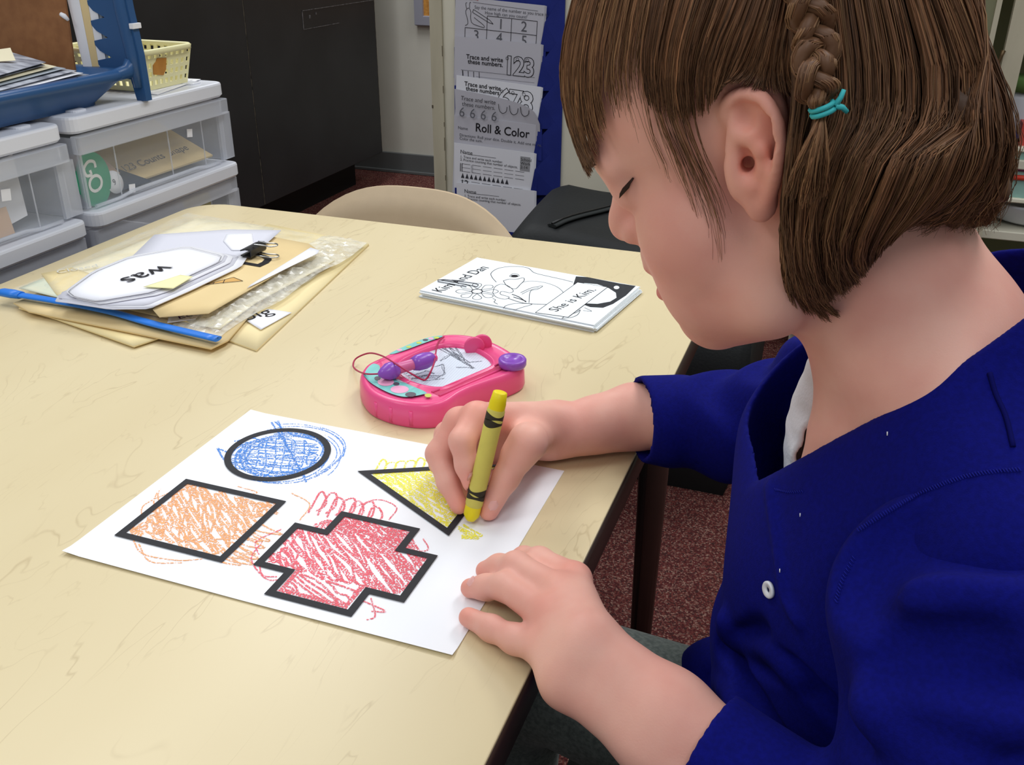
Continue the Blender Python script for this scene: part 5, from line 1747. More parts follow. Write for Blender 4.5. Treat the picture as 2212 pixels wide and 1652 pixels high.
# ================================================================== the child: implicit surfaces meshed with surface nets
class Field:
    """signed distance grid in table coordinates (z = 0 on the table top)"""
    def __init__(s, lo, hi, h, big=0.05):
        s.lo = np.array(lo, float)
        s.h = h
        s.n = np.ceil((np.array(hi) - s.lo) / h).astype(int) + 1
        s.D = np.full(tuple(s.n), big, np.float32)
        s.ax = [(s.lo[i] + h * np.arange(s.n[i])).astype(np.float32) for i in range(3)]
    def block(s, lo, hi):
        a = np.clip(np.floor((np.array(lo) - s.lo) / s.h).astype(int), 0, s.n)
        b = np.clip(np.ceil((np.array(hi) - s.lo) / s.h).astype(int) + 1, 0, s.n)
        if np.any(b <= a):
            return None
        sl = tuple(slice(a[i], b[i]) for i in range(3))
        X = s.ax[0][sl[0]][:, None, None]
        Y = s.ax[1][sl[1]][None, :, None]
        Z = s.ax[2][sl[2]][None, None, :]
        return sl, X, Y, Z
    def _mix(s, sl, d, k, sub):
        a = s.D[sl]
        if sub:
            a = -a
        if k > 0:
            hh = np.clip(0.5 + 0.5 * (a - d) / k, 0, 1)
            r = a + (d - a) * hh - k * hh * (1 - hh)
        else:
            r = np.minimum(a, d)
        s.D[sl] = -r if sub else r
    def ell(s, c, r, R=None, k=0.008, sub=False):
        c = np.array(c, float)
        r = np.array(r, float)
        m = float(r.max()) * 1.05 + k * 1.5 + 0.012
        bl = s.block(c - m, c + m)
        if bl is None:
            return
        sl, X, Y, Z = bl
        x, y, z = X - c[0], Y - c[1], Z - c[2]
        if R is not None:
            R = np.array(R, np.float32)
            x, y, z = (R[0][0] * x + R[0][1] * y + R[0][2] * z, R[1][0] * x + R[1][1] * y + R[1][2] * z, R[2][0] * x + R[2][1] * y + R[2][2] * z)
        q0 = np.sqrt((x / r[0]) ** 2 + (y / r[1]) ** 2 + (z / r[2]) ** 2)
        q1 = np.sqrt((x / r[0] ** 2) ** 2 + (y / r[1] ** 2) ** 2 + (z / r[2] ** 2) ** 2) + 1e-9
        s._mix(sl, (q0 * (q0 - 1) / q1).astype(np.float32), k, sub)
    def cap(s, a, b, ra, rb=None, k=0.008, sub=False):
        rb = ra if rb is None else rb
        a = np.array(a, float)
        b = np.array(b, float)
        m = max(ra, rb) + k * 1.5 + 0.012
        bl = s.block(np.minimum(a, b) - m, np.maximum(a, b) + m)
        if bl is None:
            return
        sl, X, Y, Z = bl
        v = b - a
        L2 = float(v @ v) + 1e-12
        t = np.clip(((X - a[0]) * v[0] + (Y - a[1]) * v[1] + (Z - a[2]) * v[2]) / L2, 0, 1)
        d = np.sqrt((X - a[0] - t * v[0]) ** 2 + (Y - a[1] - t * v[1]) ** 2 + (Z - a[2] - t * v[2]) ** 2) - (ra + (rb - ra) * t)
        s._mix(sl, d.astype(np.float32), k, sub)
    def chain(s, pts, rads, k=0.006, sub=False):
        for i in range(len(pts) - 1):
            s.cap(pts[i], pts[i + 1], rads[i], rads[i + 1], k, sub)
    def cut_plane(s, p, nrm, k=0.0):
        nrm = np.array(nrm, float)
        nrm = nrm / np.linalg.norm(nrm)
        X, Y, Z = s.ax[0][:, None, None], s.ax[1][None, :, None], s.ax[2][None, None, :]
        d = (X - p[0]) * nrm[0] + (Y - p[1]) * nrm[1] + (Z - p[2]) * nrm[2]
        d = d.astype(np.float32)
        if k > 0:
            hh = np.clip(0.5 - 0.5 * (s.D - d) / k, 0, 1)
            s.D = s.D + (d - s.D) * hh + k * hh * (1 - hh)
        else:
            s.D = np.maximum(s.D, d)
    def hollow(s, th):
        s.D = np.maximum(s.D, -(s.D + th))
    def displace(s, fn):
        X, Y, Z = s.ax[0][:, None, None], s.ax[1][None, :, None], s.ax[2][None, None, :]
        s.D = (s.D + fn(X, Y, Z)).astype(np.float32)
    def sample(s, p):
        q = (np.array(p) - s.lo) / s.h
        i = np.floor(q).astype(int)
        if np.any(i < 0) or np.any(i >= s.n - 1):
            return 0.05
        f = q - i
        c = s.D[i[0]:i[0] + 2, i[1]:i[1] + 2, i[2]:i[2] + 2]
        c = c[0] * (1 - f[0]) + c[1] * f[0]
        c = c[0] * (1 - f[1]) + c[1] * f[1]
        return float(c[0] * (1 - f[2]) + c[1] * f[2])
    def mesh(s):
        D = s.D
        S = D < 0
        n = s.n
        c = np.zeros(tuple(n - 1), np.int8)
        for dx in (0, 1):
            for dy in (0, 1):
                for dz in (0, 1):
                    c += S[dx:n[0] - 1 + dx, dy:n[1] - 1 + dy, dz:n[2] - 1 + dz]
        act = (c > 0) & (c < 8)
        I = np.argwhere(act)
        idx = np.full(tuple(n - 1), -1, np.int32)
        idx[act] = np.arange(len(I))
        acc = np.zeros((len(I), 3), np.float64)
        cnt = np.zeros(len(I))
        off = [(0, 0, 0), (1, 0, 0), (0, 1, 0), (1, 1, 0), (0, 0, 1), (1, 0, 1), (0, 1, 1), (1, 1, 1)]
        val = [D[I[:, 0] + o[0], I[:, 1] + o[1], I[:, 2] + o[2]] for o in off]
        for a in range(8):
            for ax_ in range(3):
                if off[a][ax_] == 0:
                    b = a | (1 << ax_)
                    va, vb = val[a], val[b]
                    m = (va < 0) != (vb < 0)
                    t = np.where(m, va / np.where(m, va - vb, 1), 0)
                    for j in range(3):
                        acc[:, j] += np.where(m, off[a][j] + (t if j == ax_ else 0), 0)
                    cnt += m
        V = (I + acc / cnt[:, None]) * s.h + s.lo
        F = []
        for ax_ in range(3):
            o1, o2 = (ax_ + 1) % 3, (ax_ + 2) % 3
            sa = [slice(0, n[i]) for i in range(3)]
            sb = [slice(0, n[i]) for i in range(3)]
            sa[ax_] = slice(0, n[ax_] - 1)
            sb[ax_] = slice(1, n[ax_])
            cr_ = S[tuple(sa)] != S[tuple(sb)]
            E_ = np.argwhere(cr_)
            E_ = E_[(E_[:, o1] > 0) & (E_[:, o2] > 0) & (E_[:, o1] < n[o1] - 1) & (E_[:, o2] < n[o2] - 1)]
            def cell(d1, d2):
                q = E_.copy()
                q[:, o1] += d1
                q[:, o2] += d2
                return idx[q[:, 0], q[:, 1], q[:, 2]]
            Q = np.stack([cell(-1, -1), cell(0, -1), cell(0, 0), cell(-1, 0)], 1)
            inside = S[E_[:, 0], E_[:, 1], E_[:, 2]]
            Q[~inside] = Q[~inside][:, ::-1]
            F.append(Q)
        F = np.concatenate(F)
        F = F[(F >= 0).all(1)]
        return V, F
def relax(V, F, it=2, lam=0.5):
    n = len(V)
    e = np.concatenate([F[:, [0, 1]], F[:, [1, 2]], F[:, [2, 3]], F[:, [3, 0]]])
    e = np.concatenate([e, e[:, ::-1]])
    deg = np.bincount(e[:, 0], minlength=n).astype(float)
    deg[deg == 0] = 1
    for _ in range(it):
        A = np.stack([np.bincount(e[:, 0], V[e[:, 1], j], n) for j in range(3)], 1) / deg[:, None]
        V = V + lam * (A - V)
    return V
def np_mesh(name, parts, m, parent=None, col=None, mats=None):
    """one mesh object from several (verts, quads); z is lifted to the table height"""
    vo, V, F = 0, [], []
    for v, f in parts:
        V.append(v)
        F.append(f + vo)
        vo += len(v)
    V = np.concatenate(V).copy()
    F = np.concatenate(F)
    V[:, 2] += T
    me = bpy.data.meshes.new(name)
    me.vertices.add(len(V))
    me.vertices.foreach_set('co', V.astype(np.float32).ravel())
    k = F.shape[1]
    me.loops.add(F.size)
    me.loops.foreach_set('vertex_index', F.astype(np.int32).ravel())
    me.polygons.add(len(F))
    me.polygons.foreach_set('loop_start', np.arange(0, F.size, k, dtype=np.int32))
    me.polygons.foreach_set('loop_total', np.full(len(F), k, np.int32))
    me.polygons.foreach_set('use_smooth', np.ones(len(F), bool))
    me.materials.append(m)
    if col is not None:
        at = me.color_attributes.new('tint', 'FLOAT_COLOR', 'POINT')
        c4 = np.ones((len(V), 4), np.float32)
        c4[:, :3] = col
        at.data.foreach_set('color', c4.ravel())
    me.update()
    me.validate()
    return link(name, me, parent)
def tv(v):
    return np.array((v[0], v[1], v[2] - T))
def tP(x, y, d):
    return tv(PD(x, y, d))
def tY(x, y, yy):
    return tv(PY(x, y, yy))
def tZ(x, y, z):
    return tv(PZ(x, y, z))
def march(fields, x, y, d0=0.30, d1=0.9):
    """first hit of the sight line through a pixel with any of the fields, in table coordinates"""
    r = _ray(x, y)
    d = d0
    L_ = np.linalg.norm(r)
    while d < d1:
        p = CC + r * d
        v = min(f.sample(p) for f in fields)
        if v < 0.0004:
            return p
        d += max(0.0006, min(v * 0.7, 0.01)) / L_
    return CC + r * d1

# --- head frame: origin between the ears, pitched forward
HO = np.array([0.41, -0.115, 0.285])
TH = math.radians(28)
HF = np.array([-math.cos(TH), 0, -math.sin(TH)])
HL = np.array([0, -1.0, 0])
HU = np.array([-math.sin(TH), 0, math.cos(TH)])
HR = np.stack([HF, HL, HU])
def hp_(f, l, u):
    return HO + f * HF + l * HL + u * HU
face = Field((0.285, -0.245, -0.02), (0.625, 0.03, 0.43), 0.00125)
E_ = lambda f, l, u, r, k=0.01, sub=False: face.ell(hp_(f, l, u), r, HR, k, sub)
C_ = lambda a, b, ra, rb=None, k=0.008, sub=False: face.cap(hp_(*a), hp_(*b), ra, rb, k, sub)
E_(-0.012, 0, 0.042, (0.088, 0.067, 0.081), 0.0)
E_(0.026, 0, 0.034, (0.050, 0.056, 0.050), 0.02)
E_(0.024, 0, -0.030, (0.050, 0.050, 0.060), 0.02)
E_(0.046, 0, -0.042, (0.033, 0.034, 0.036), 0.015)
for s_ in (-1, 1):
    E_(0.040, s_ * 0.031, -0.026, (0.030, 0.026, 0.032), 0.014)
    C_((-0.006, s_ * 0.045, -0.036), (0.020, s_ * 0.040, -0.068), 0.017, 0.016, 0.014)
    C_((0.020, s_ * 0.040, -0.066), (0.056, s_ * 0.013, -0.078), 0.016, 0.0135, 0.014)
for s_ in (-1, 1):
    E_(0.032, s_ * 0.027, -0.050, (0.027, 0.021, 0.024), 0.014)
E_(0.061, 0, -0.0765, (0.0165, 0.0165, 0.0150), 0.012)
E_(0.028, 0, -0.066, (0.042, 0.042, 0.024), 0.014)
E_(0.050, 0.022, -0.056, (0.022, 0.020, 0.022), 0.012)
# eye sockets, eyeballs under lowered lids, brows
for s_ in (-1, 1):
    E_(0.084, s_ * 0.027, 0.004, (0.014, 0.015, 0.011), 0.010, True)
    E_(0.0610, s_ * 0.030, 0.006, (0.0125, 0.0135, 0.0125), 0.004)
    C_((0.076, s_ * 0.010, 0.020), (0.065, s_ * 0.040, 0.020), 0.006, 0.006, 0.012)
# nose
C_((0.069, 0, 0.014), (0.0815, 0, -0.008), 0.0072, 0.0082, 0.008)
E_(0.0838, 0, -0.0138, (0.0094, 0.0098, 0.0096), 0.005)
for s_ in (-1, 1):
    E_(0.0775, s_ * 0.0088, -0.0185, (0.0085, 0.0066, 0.0066), 0.004)
    E_(0.0795, s_ * 0.0066, -0.0255, (0.0042, 0.0026, 0.0040), 0.002, True)
# lips
E_(0.0700, 0, -0.0335, (0.0125, 0.017, 0.0085), 0.006)
E_(0.0752, 0, -0.0388, (0.0088, 0.0150, 0.0052), 0.003)
E_(0.0745, 0, -0.0552, (0.0095, 0.0135, 0.0064), 0.003)
E_(0.0850, 0, -0.0474, (0.0130, 0.0200, 0.0018), 0.0025, True)
E_(0.0880, 0, -0.0665, (0.0100, 0.0150, 0.0045), 0.006, True)
# neck, throat, shoulders' roots and upper chest
face.chain([(0.438, -0.115, 0.262), (0.470, -0.116, 0.222), (0.500, -0.117, 0.185), (0.522, -0.118, 0.140)], [0.046, 0.0445, 0.047, 0.055], 0.012)
face.cap((0.492, -0.120, 0.196), (0.545, -0.195, 0.140), 0.034, 0.034, 0.02)
face.cap((0.492, -0.110, 0.196), (0.515, -0.035, 0.135), 0.034, 0.032, 0.02)
face.ell((0.532, -0.116, 0.075), (0.082, 0.100, 0.100), None, 0.025)
face.cap((0.4705, -0.118, 0.180), (0.4785, -0.118, 0.112), 0.0185, 0.026, 0.02)
face.cap((0.462, -0.118, 0.132), (0.500, -0.190, 0.150), 0.006, 0.007, 0.012)
# ear
ZE = -0.1765
helix = [(1583, 268, -.177), (1568, 240, -.1800), (1584, 214, -.1845), (1616, 205, -.1880), (1650, 219, -.1915), (1675, 262, -.1945), (1681, 310, -.1945), (1676, 360, -.1925), (1667, 405, -.1885), (1654, 440, -.1845)]
hx = [tY(*p) for p in helix]
hx = catmull(hx, 24)
face.ell(tY(1632, 305, -.1835), (0.0125, 0.0042, 0.0240), None, 0.006)
face.ell(tY(1640, 260, -.1850), (0.0095, 0.0042, 0.0130), None, 0.006)
face.ell(tY(1625, 380, -.1800), (0.0105, 0.0060, 0.0130), None, 0.006)
face.chain(list(hx), [0.0030] * 24, 0.002)
face.ell(tY(1645, 440, -.1825), (0.0068, 0.0042, 0.0085), None, 0.004)
face.ell(tY(1618, 350, -.1910), (0.0066, 0.0075, 0.0105), None, 0.003, True)
face.ell(tY(1604, 258, -.1900), (0.0052, 0.0048, 0.0072), None, 0.003, True)
sg = [tY(*p) for p in [(1630, 236, -.1925), (1654, 266, -.1945), (1663, 312, -.1950), (1660, 360, -.1930)]]
face.chain(sg, [0.0024, 0.0026, 0.0024, 0.0018], 0.002, True)
face.chain([tY(*p) for p in [(1598, 288, -.1845), (1622, 300, -.1870), (1643, 325, -.1885), (1650, 362, -.1875), (1640, 396, -.1850)]], [0.0026, 0.0028, 0.0028, 0.0026, 0.0026], 0.003)
face.ell(tY(1591, 358, -.1810), (0.0042, 0.0042, 0.0056), None, 0.003)
face.ell(tY(1632, 402, -.1845), (0.0042, 0.0036, 0.0036), None, 0.003)
face.ell(tY(1616, 352, -.1800), (0.0030, 0.0090, 0.0036), None, 0.002, True)

# --- left arm and hand, palm down on the edge of the sheet
LW = tP(1262, 1432, 0.500)
LC = tP(1485, 1592, 0.470)
ld = (LC - LW) / np.linalg.norm(LC - LW)
LE = LW + ld * 0.180
larm = Field((0.235, -0.36, -0.05), (0.55, -0.09, 0.115), 0.0012)
side = np.cross(ld, np.array(RC[2]))
side = side / np.linalg.norm(side)
for s_ in (-1, 1):
    larm.chain([LW + side * 0.0085 * s_, LW + ld * 0.05 + side * 0.0085 * s_ + np.array((0, -.001, -.002)), LW + ld * 0.12 + side * 0.007 * s_ + np.array((0, -.003, -.006)), LE + np.array((0, -.003, -.008))], [0.0168, 0.0182, 0.0205, 0.021], 0.012)
def fing(field, pts, rads, k=0.004):
    field.chain(pts, rads, k)
MC = {'pinky': tZ(1172, 1398, 0.019), 'ring': tZ(1186, 1330, 0.028), 'middle': tZ(1205, 1278, 0.031), 'index': tZ(1240, 1252, 0.027)}
for n_, mcp in MC.items():
    off_ = {'pinky': -0.011, 'ring': -0.004, 'middle': 0.004, 'index': 0.010}[n_]
    sgn = -1 if float(side @ (MC['index'] - MC['pinky'])) < 0 else 1
    larm.cap(LW + side * sgn * off_ * 1.1 - ld * 0.004, mcp, 0.0150, 0.0098, 0.010)
FL = {'pinky': ([(1172, 1398, .019), (1112, 1380, .0135), (1062, 1357, .0095), (1012, 1333, .0070)], [.0100, .0080, .0072, .0060]),
      'ring': ([(1186, 1330, .028), (1090, 1266, .0225), (1050, 1268, .0120), (1016, 1270, .0072)], [.0100, .0082, .0074, .0062]),
      'middle': ([(1205, 1278, .031), (1115, 1222, .0255), (1078, 1224, .0140), (1048, 1232, .0072)], [.0102, .0084, .0074, .0062]),
      'index': ([(1240, 1252, .027), (1165, 1212, .0210), (1132, 1206, .0120), (1110, 1214, .0070)], [.0102, .0084, .0072, .0060])}
LTIP = []
for n_, (ps, rs) in FL.items():
    q = [tZ(*p) for p in ps]
    fing(larm, q, rs, 0.005)
    LTIP.append((q[-1], q[-2]))
q = [LW + np.array((-.014, .016, -.008)), tZ(1240, 1305, .013), tZ(1205, 1265, .0085), tZ(1180, 1245, .0065)]
fing(larm, q, [.014, .0105, .0085, .0070], 0.006)
# fine creases between knuckles
larm.D = larm.D

# --- right arm and hand closed round the crayon
rarm = Field((0.14, -0.11, -0.004), (0.50, 0.10, 0.15), 0.0012)
RWp = tZ(1196, 930, 0.0235)
RCp = tZ(1368, 898, 0.0290)
rd = (RCp - RWp) / np.linalg.norm(RCp - RWp)
REl = np.array((0.425, 0.034, 0.048))
rarm.chain([RWp, RWp + rd * .035, RCp, REl], [0.0178, 0.0192, 0.0238, 0.026], 0.01)
rarm.cap(RWp + np.array((0, -.006, -.003)), RCp + np.array((0, 0, -.003)), 0.0165, 0.0215, 0.01)
CT, CE = tv(tip), tv(end)
def on_crayon(t):
    return CT + (CE - CT) * t
cdir = (CE - CT) / np.linalg.norm(CE - CT)
def near_crayon(x, y, dd, t):
    """point on a sight line, dd farther from the camera than the crayon at fraction t"""
    return tP(x, y, float(RC[2] @ (on_crayon(t) - CC)) + dd)
R_im = near_crayon(1030, 900, 0.030, 0.80)
R_mm = near_crayon(992, 912, 0.040, 0.78)
R_rm = near_crayon(970, 940, 0.056, 0.70)
R_pm = near_crayon(985, 975, 0.066, 0.55)
R_tc = near_crayon(1140, 955, 0.012, 0.60)
for mcp, o_ in ((R_im, (0, 0, .006)), (R_mm, (0, .002, .004)), (R_rm, (0, .004, 0)), (R_pm, (0, .003, -.004))):
    rarm.cap(RWp + np.array(o_), mcp, 0.0155, 0.0105, 0.010)
rarm.cap(RWp + np.array((-.010, -.008, 0)), R_tc, 0.0150, 0.0125, 0.010)
rarm.ell((RWp + R_rm) / 2 + np.array((0, -.004, -.003)), (0.026, 0.018, 0.017), None, 0.012)
fing(rarm, [R_im, near_crayon(998, 952, 0.012, 0.62), near_crayon(1008, 1005, 0.008, 0.42), near_crayon(1019, 1043, 0.004, 0.28)], [.0105, .0088, .0078, .0066], 0.004)
fing(rarm, [R_mm, near_crayon(946, 980, 0.034, 0.52), near_crayon(968, 1042, 0.020, 0.30), near_crayon(991, 1092, 0.010, 0.12)], [.0105, .0086, .0076, .0062], 0.004)
fing(rarm, [R_rm, near_crayon(952, 1000, 0.056, 0.45), near_crayon(990, 1040, 0.044, 0.28), near_crayon(1020, 1062, 0.034, 0.20)], [.0102, .0084, .0076, .0066], 0.004)
fing(rarm, [R_pm, near_crayon(985, 1010, 0.066, 0.40), near_crayon(1030, 1030, 0.056, 0.30), near_crayon(1060, 1030, 0.046, 0.28)], [.0098, .0078, .0070, .0060], 0.004)
R_ti, R_tt = near_crayon(1094, 1030, 0.008, 0.30), near_crayon(1056, 1102, 0.006, 0.10)
fing(rarm, [R_tc, near_crayon(1118, 985, 0.012, 0.50), R_ti, R_tt], [.0125, .0108, .0088, .0072], 0.006)
# the crayon presses into the web of the hand
rarm.cap(CT, CE, 0.0061, 0.0061, 0.001, True)

skin = mat('skin', (238, 182, 164), 0.5, 0.36, rgb2=(230, 166, 150), nscale=26, bump=0.05, bscale=900, attr='tint', sss=0.12)
fv, ff = face.mesh()
fv = relax(fv, ff, 2)
lv, lf = larm.mesh()
lv = relax(lv, lf, 2)
rv, rf_ = rarm.mesh()
rv = relax(rv, rf_, 2)
allv = np.concatenate([fv, lv, rv])
tint = np.ones((len(allv), 3))
def paint(c, r, col, R=None, power=2.0):
    d = allv - np.array(c)
    if R is not None:
        d = d @ np.array(R).T
    w = np.exp(-np.sum((d / np.array(r)) ** 2, 1) ** (power / 2))[:, None]
    tint[:] = tint * (1 - w) + tint * np.array(col) * w
paint(hp_(.080, 0, -.0405), (.012, .016, .0040), (.86, .50, .52), HR, 4)
paint(hp_(.080, 0, -.0550), (.012, .0145, .0058), (.84, .44, .48), HR, 4)
paint(hp_(.050, .035, -.030), (.03, .02, .028), (1.0, .86, .86), HR)
paint(tY(1645, 330, -.190), (.016, .012, .036), (1.0, .80, .74))
paint(hp_(.088, 0, -.016), (.010, .010, .008), (1.0, .88, .86), HR)
for a, b2 in LTIP:
    paint(a, (.009, .009, .009), (1.0, .80, .78))
for p in list(MC.values()):
    paint(p + np.array((0, 0, .01)), (.010, .010, .008), (1.0, .90, .88))
for p in (R_tt, near_crayon(1019, 1043, 0.004, 0.28), near_crayon(991, 1092, 0.010, 0.12)):
    paint(p, (.011, .011, .011), (1.0, .72, .72))
paint(R_im, (.02, .02, .02), (1.0, .86, .84))
girl = thing('person', (0.53, -0.115, 0.0), 'child in a royal blue cardigan leaning over the table, colouring with a crayon', 'person')
def to_person(o):
    o.parent = girl
    o.matrix_parent_inverse = Matrix.Translation(girl.location).inverted()
    return o
body = to_person(np_mesh('body', [(fv, ff), (lv, lf), (rv, rf_)], skin, None, tint))

# ================================================================== clothes
blue_k = mat('royal_blue_knit', (10, 15, 112), 0.9, 0.15, noise=0.22, nscale=420, stretch=(1, 1, 1), bump=0.12, bscale=1400, sheen=0.0)
tor = Field((0.36, -0.33, -0.30), (0.70, 0.10, 0.27), 0.0017)
tor.ell((0.535, -0.115, 0.060), (0.108, 0.118, 0.135), None, 0.0)
tor.ell((0.520, -0.112, -0.060), (0.100, 0.112, 0.120), None, 0.03)
tor.ell((0.540, -0.115, -0.170), (0.115, 0.128, 0.095), None, 0.03)
tor.cap((0.520, -0.128, 0.172), (0.545, -0.205, 0.132), 0.047, 0.048, 0.03)
tor.cap((0.510, -0.105, 0.170), (0.510, -0.010, 0.130), 0.046, 0.046, 0.03)
tor.cap((0.535, -0.116, 0.200), (0.560, -0.116, 0.120), 0.052, 0.060, 0.03)
# loose front edge on the far side, gaping from the chest
tor.ell((0.456, -0.060, 0.090), (0.047, 0.050, 0.074), None, 0.03)
tor.ell((0.452, -0.108, 0.030), (0.034, 0.055, 0.085), None, 0.03)
tor.ell((0.452, -0.100, -0.015), (0.036, 0.055, 0.030), None, 0.02)
# hem lying over the thighs
tor.cap((0.50, -0.045, -0.150), (0.446, -0.040, -0.150), 0.070, 0.064, 0.03)
tor.cap((0.52, -0.190, -0.180), (0.440, -0.200, -0.180), 0.070, 0.064, 0.03)
def folds(X, Y, Z):
    w = 0.0022 * np.sin(38 * Z + 30 * X + 6 * np.sin(14 * Y)) * np.clip((0.06 - Z) / 0.12, 0, 1)
    w = w + 0.0024 * np.sin(52 * Z - 40 * Y + 3 * np.sin(22 * X)) * np.clip((0.0 - Z) / 0.1, 0, 1)
    return w + 0.0006 * np.sin(70 * X + 40 * Y) * np.sin(55 * Z)
tor.displace(folds)
# pulled folds of the front, found on the surface along sight lines
def crease(field, pix, r, k, sub, deep=0.0):
    pts = [march([field], x, y, 0.30, 0.75) for x, y in pix]
    pts = [p + np.array(RC[2]) * deep for p in pts if RC[2] @ (p - CC) < 0.70]
    if len(pts) < 2:
        return
    c = catmull(pts, 4 * len(pts))
    for i in range(len(c) - 1):
        if np.linalg.norm(c[i + 1] - c[i]) < 0.02:
            field.cap(c[i], c[i + 1], r, r, k, sub)
for pix in ([(1600, 1400), (1640, 1430), (1700, 1445), (1760, 1500), (1840, 1580)], [(1560, 1380), (1590, 1450), (1640, 1530), (1700, 1640)], [(1480, 1400), (1530, 1460), (1560, 1540)], [(1640, 1360), (1600, 1390), (1560, 1400)]):
    crease(tor, pix, 0.004, 0.010, True, -0.001)
for pix in ([(1570, 1340), (1600, 1375), (1680, 1410), (1740, 1460)], [(1520, 1420), (1580, 1500), (1620, 1600)]):
    crease(tor, pix, 0.004, 0.010, False, 0.0)
# placket edge of the near front, slightly proud
crease(tor, [(1664, 1010), (1668, 1080), (1680, 1160), (1690, 1230), (1700, 1290), (1730, 1350)], 0.0022, 0.004, False, 0.001)
# neckline: cut along a plane from the throat pit to the nape, then hollow
tor.hollow(0.0052)
NP = np.array((0.4480, -0.125, 0.1215))
nn = np.cross(np.array((0.100, 0.0, 0.112)), np.array((0.0, 1.0, -0.30)))
nn = nn if nn[2] > 0 else -nn
nn = nn / np.linalg.norm(nn)
n2 = np.cross(np.array((0.100, 0.0, 0.112)), np.array((0.0, 1.0, 0.40)))
n2 = n2 if n2[2] > 0 else -n2
n2 = n2 / np.linalg.norm(n2)
_X, _Y, _Z = tor.ax[0][:, None, None] - NP[0], tor.ax[1][None, :, None] - NP[1], tor.ax[2][None, None, :] - NP[2]
dcut = np.minimum(_X * nn[0] + _Y * nn[1] + _Z * nn[2], _X * n2[0] + _Y * n2[1] + _Z * n2[2]).astype(np.float32)
hh = np.clip(0.5 - 0.5 * (tor.D - dcut) / 0.004, 0, 1)
tor.D = tor.D + (dcut - tor.D) * hh + 0.004 * hh * (1 - hh)
tor.cut_plane((0.550, -0.115, 0.234), (-0.25, 0.0, 1.0), 0.004)
tvv, tff = tor.mesh()
tvv = relax(tvv, tff, 4)
# sleeves
ls = Field((0.40, -0.40, -0.09), (0.68, -0.11, 0.22), 0.0020)
LSH = np.array((0.536, -0.222, 0.118))
LEs = LE + np.array((0.004, -0.002, -0.012))
LCf = tP(1538, 1608, 0.466)
ls.chain([LSH, LSH * .5 + LEs * .5 + np.array((.006, -.004, 0)), LEs, LCf - ld * 0.03], [0.054, 0.049, 0.041, 0.030], 0.02)
ls.ell(tP(2020, 1330, 0.412), (0.046, 0.040, 0.046), None, 0.02)
def sfold(X, Y, Z):
    return 0.0028 * np.sin(60 * Z + 35 * X + 25 * Y + 3 * np.sin(30 * X)) * np.clip((0.10 - Z) / 0.1, 0, 1) + 0.0009 * np.sin(95 * Z - 50 * Y)
ls.displace(sfold)
for pix in ([(1800, 1500), (1900, 1470), (2020, 1480), (2200, 1500)], [(1760, 1600), (1850, 1560), (1980, 1580), (2200, 1630)], [(1900, 1380), (2000, 1400), (2150, 1390)]):
    crease(ls, pix, 0.005, 0.012, True, -0.001)
for pix in ([(1800, 1440), (1900, 1500), (2050, 1530), (2200, 1560)], [(1870, 1520), (1980, 1600), (2100, 1640)]):
    crease(ls, pix, 0.005, 0.012, False, 0.001)
crease(ls, [(1836, 1285), (1840, 1225), (1880, 1172), (1950, 1140), (2040, 1130), (2130, 1132), (2230, 1140)], 0.005, 0.020, True, -0.001)
ls.hollow(0.0045)
cutp = tP(1527, 1596, 0.466)
ls.cut_plane(cutp, -ld)
lsv, lsf = ls.mesh()
lsv = relax(lsv, lsf, 14)
rs = Field((0.30, -0.08, -0.02), (0.60, 0.12, 0.21), 0.0020)
RSH = np.array((0.512, -0.006, 0.128))
REs = np.array((0.425, 0.034, 0.048))
RCs = RCp + np.array((0.0, 0.0, 0.003))
rs.chain([RSH, (RSH + REs) / 2, REs, RCs - rd * .02], [0.050, 0.046, 0.042, 0.0310], 0.02)
rs.displace(lambda X, Y, Z: 0.0026 * np.sin(150 * X + 60 * Z + 2.5 * np.sin(60 * Y)) * np.clip((X - 0.345) / 0.03, 0, 1) + 0.0008 * np.sin(90 * Z))
rs.hollow(0.0045)
rs.cut_plane(RCs + rd * 0.001, -(rd + np.array((0, -.12, -.10))))
rsv, rsf = rs.mesh()
rsv = relax(rsv, rsf, 4)
card_o = to_person(np_mesh('cardigan', [(tvv, tff), (lsv, lsf), (rsv, rsf)], blue_k))
card_o['label'] = 'royal blue knitted cardigan'
# stitching along the neck band and the armhole: small raised dashes on the surface
stitch = mat('royal_blue_thread', (20, 27, 134), 0.8, 0.2)
def dashes(pix, n, fields, ln=0.0022):
    mbs = MB()
    c = catmull([(x, y) for x, y in pix], n)
    for i in range(n - 1):
        p = march(fields, c[i][0], c[i][1])
        q = march(fields, c[i][0] + 7, c[i][1] + 9)
        p2 = p + (q - p) / (np.linalg.norm(q - p) + 1e-9) * ln
        off2 = -np.array(RC[2]) * 0.0004
        mbs.tube([tuple(p + off2 + (0, 0, T)), tuple(p2 + off2 + (0, 0, T))], 0.0003, 4)
    to_person(mbs.build('stitching', stitch))
dashes([(1672, 1054), (1700, 1060), (1735, 1058)], 16, [tor])
dashes([(1850, 1140), (1930, 1090), (2010, 1050), (2100, 1020), (2205, 1008)], 64, [tor, ls])
dashes([(1840, 1200), (1815, 1250), (1800, 1300)], 16, [tor, ls])
seam = MB()
c = [march([tor, ls], x, y) - np.array(RC[2]) * .0002 for x, y in ((2137, 805), (2150, 850), (2172, 900), (2188, 965))]
seam.tube([tuple(v + (0, 0, T)) for v in catmull(c, 16)], 0.0011, 6)
to_person(seam.build('shoulder_seam', mat('dark_blue_seam', (10, 12, 84), 0.9, 0.1)))
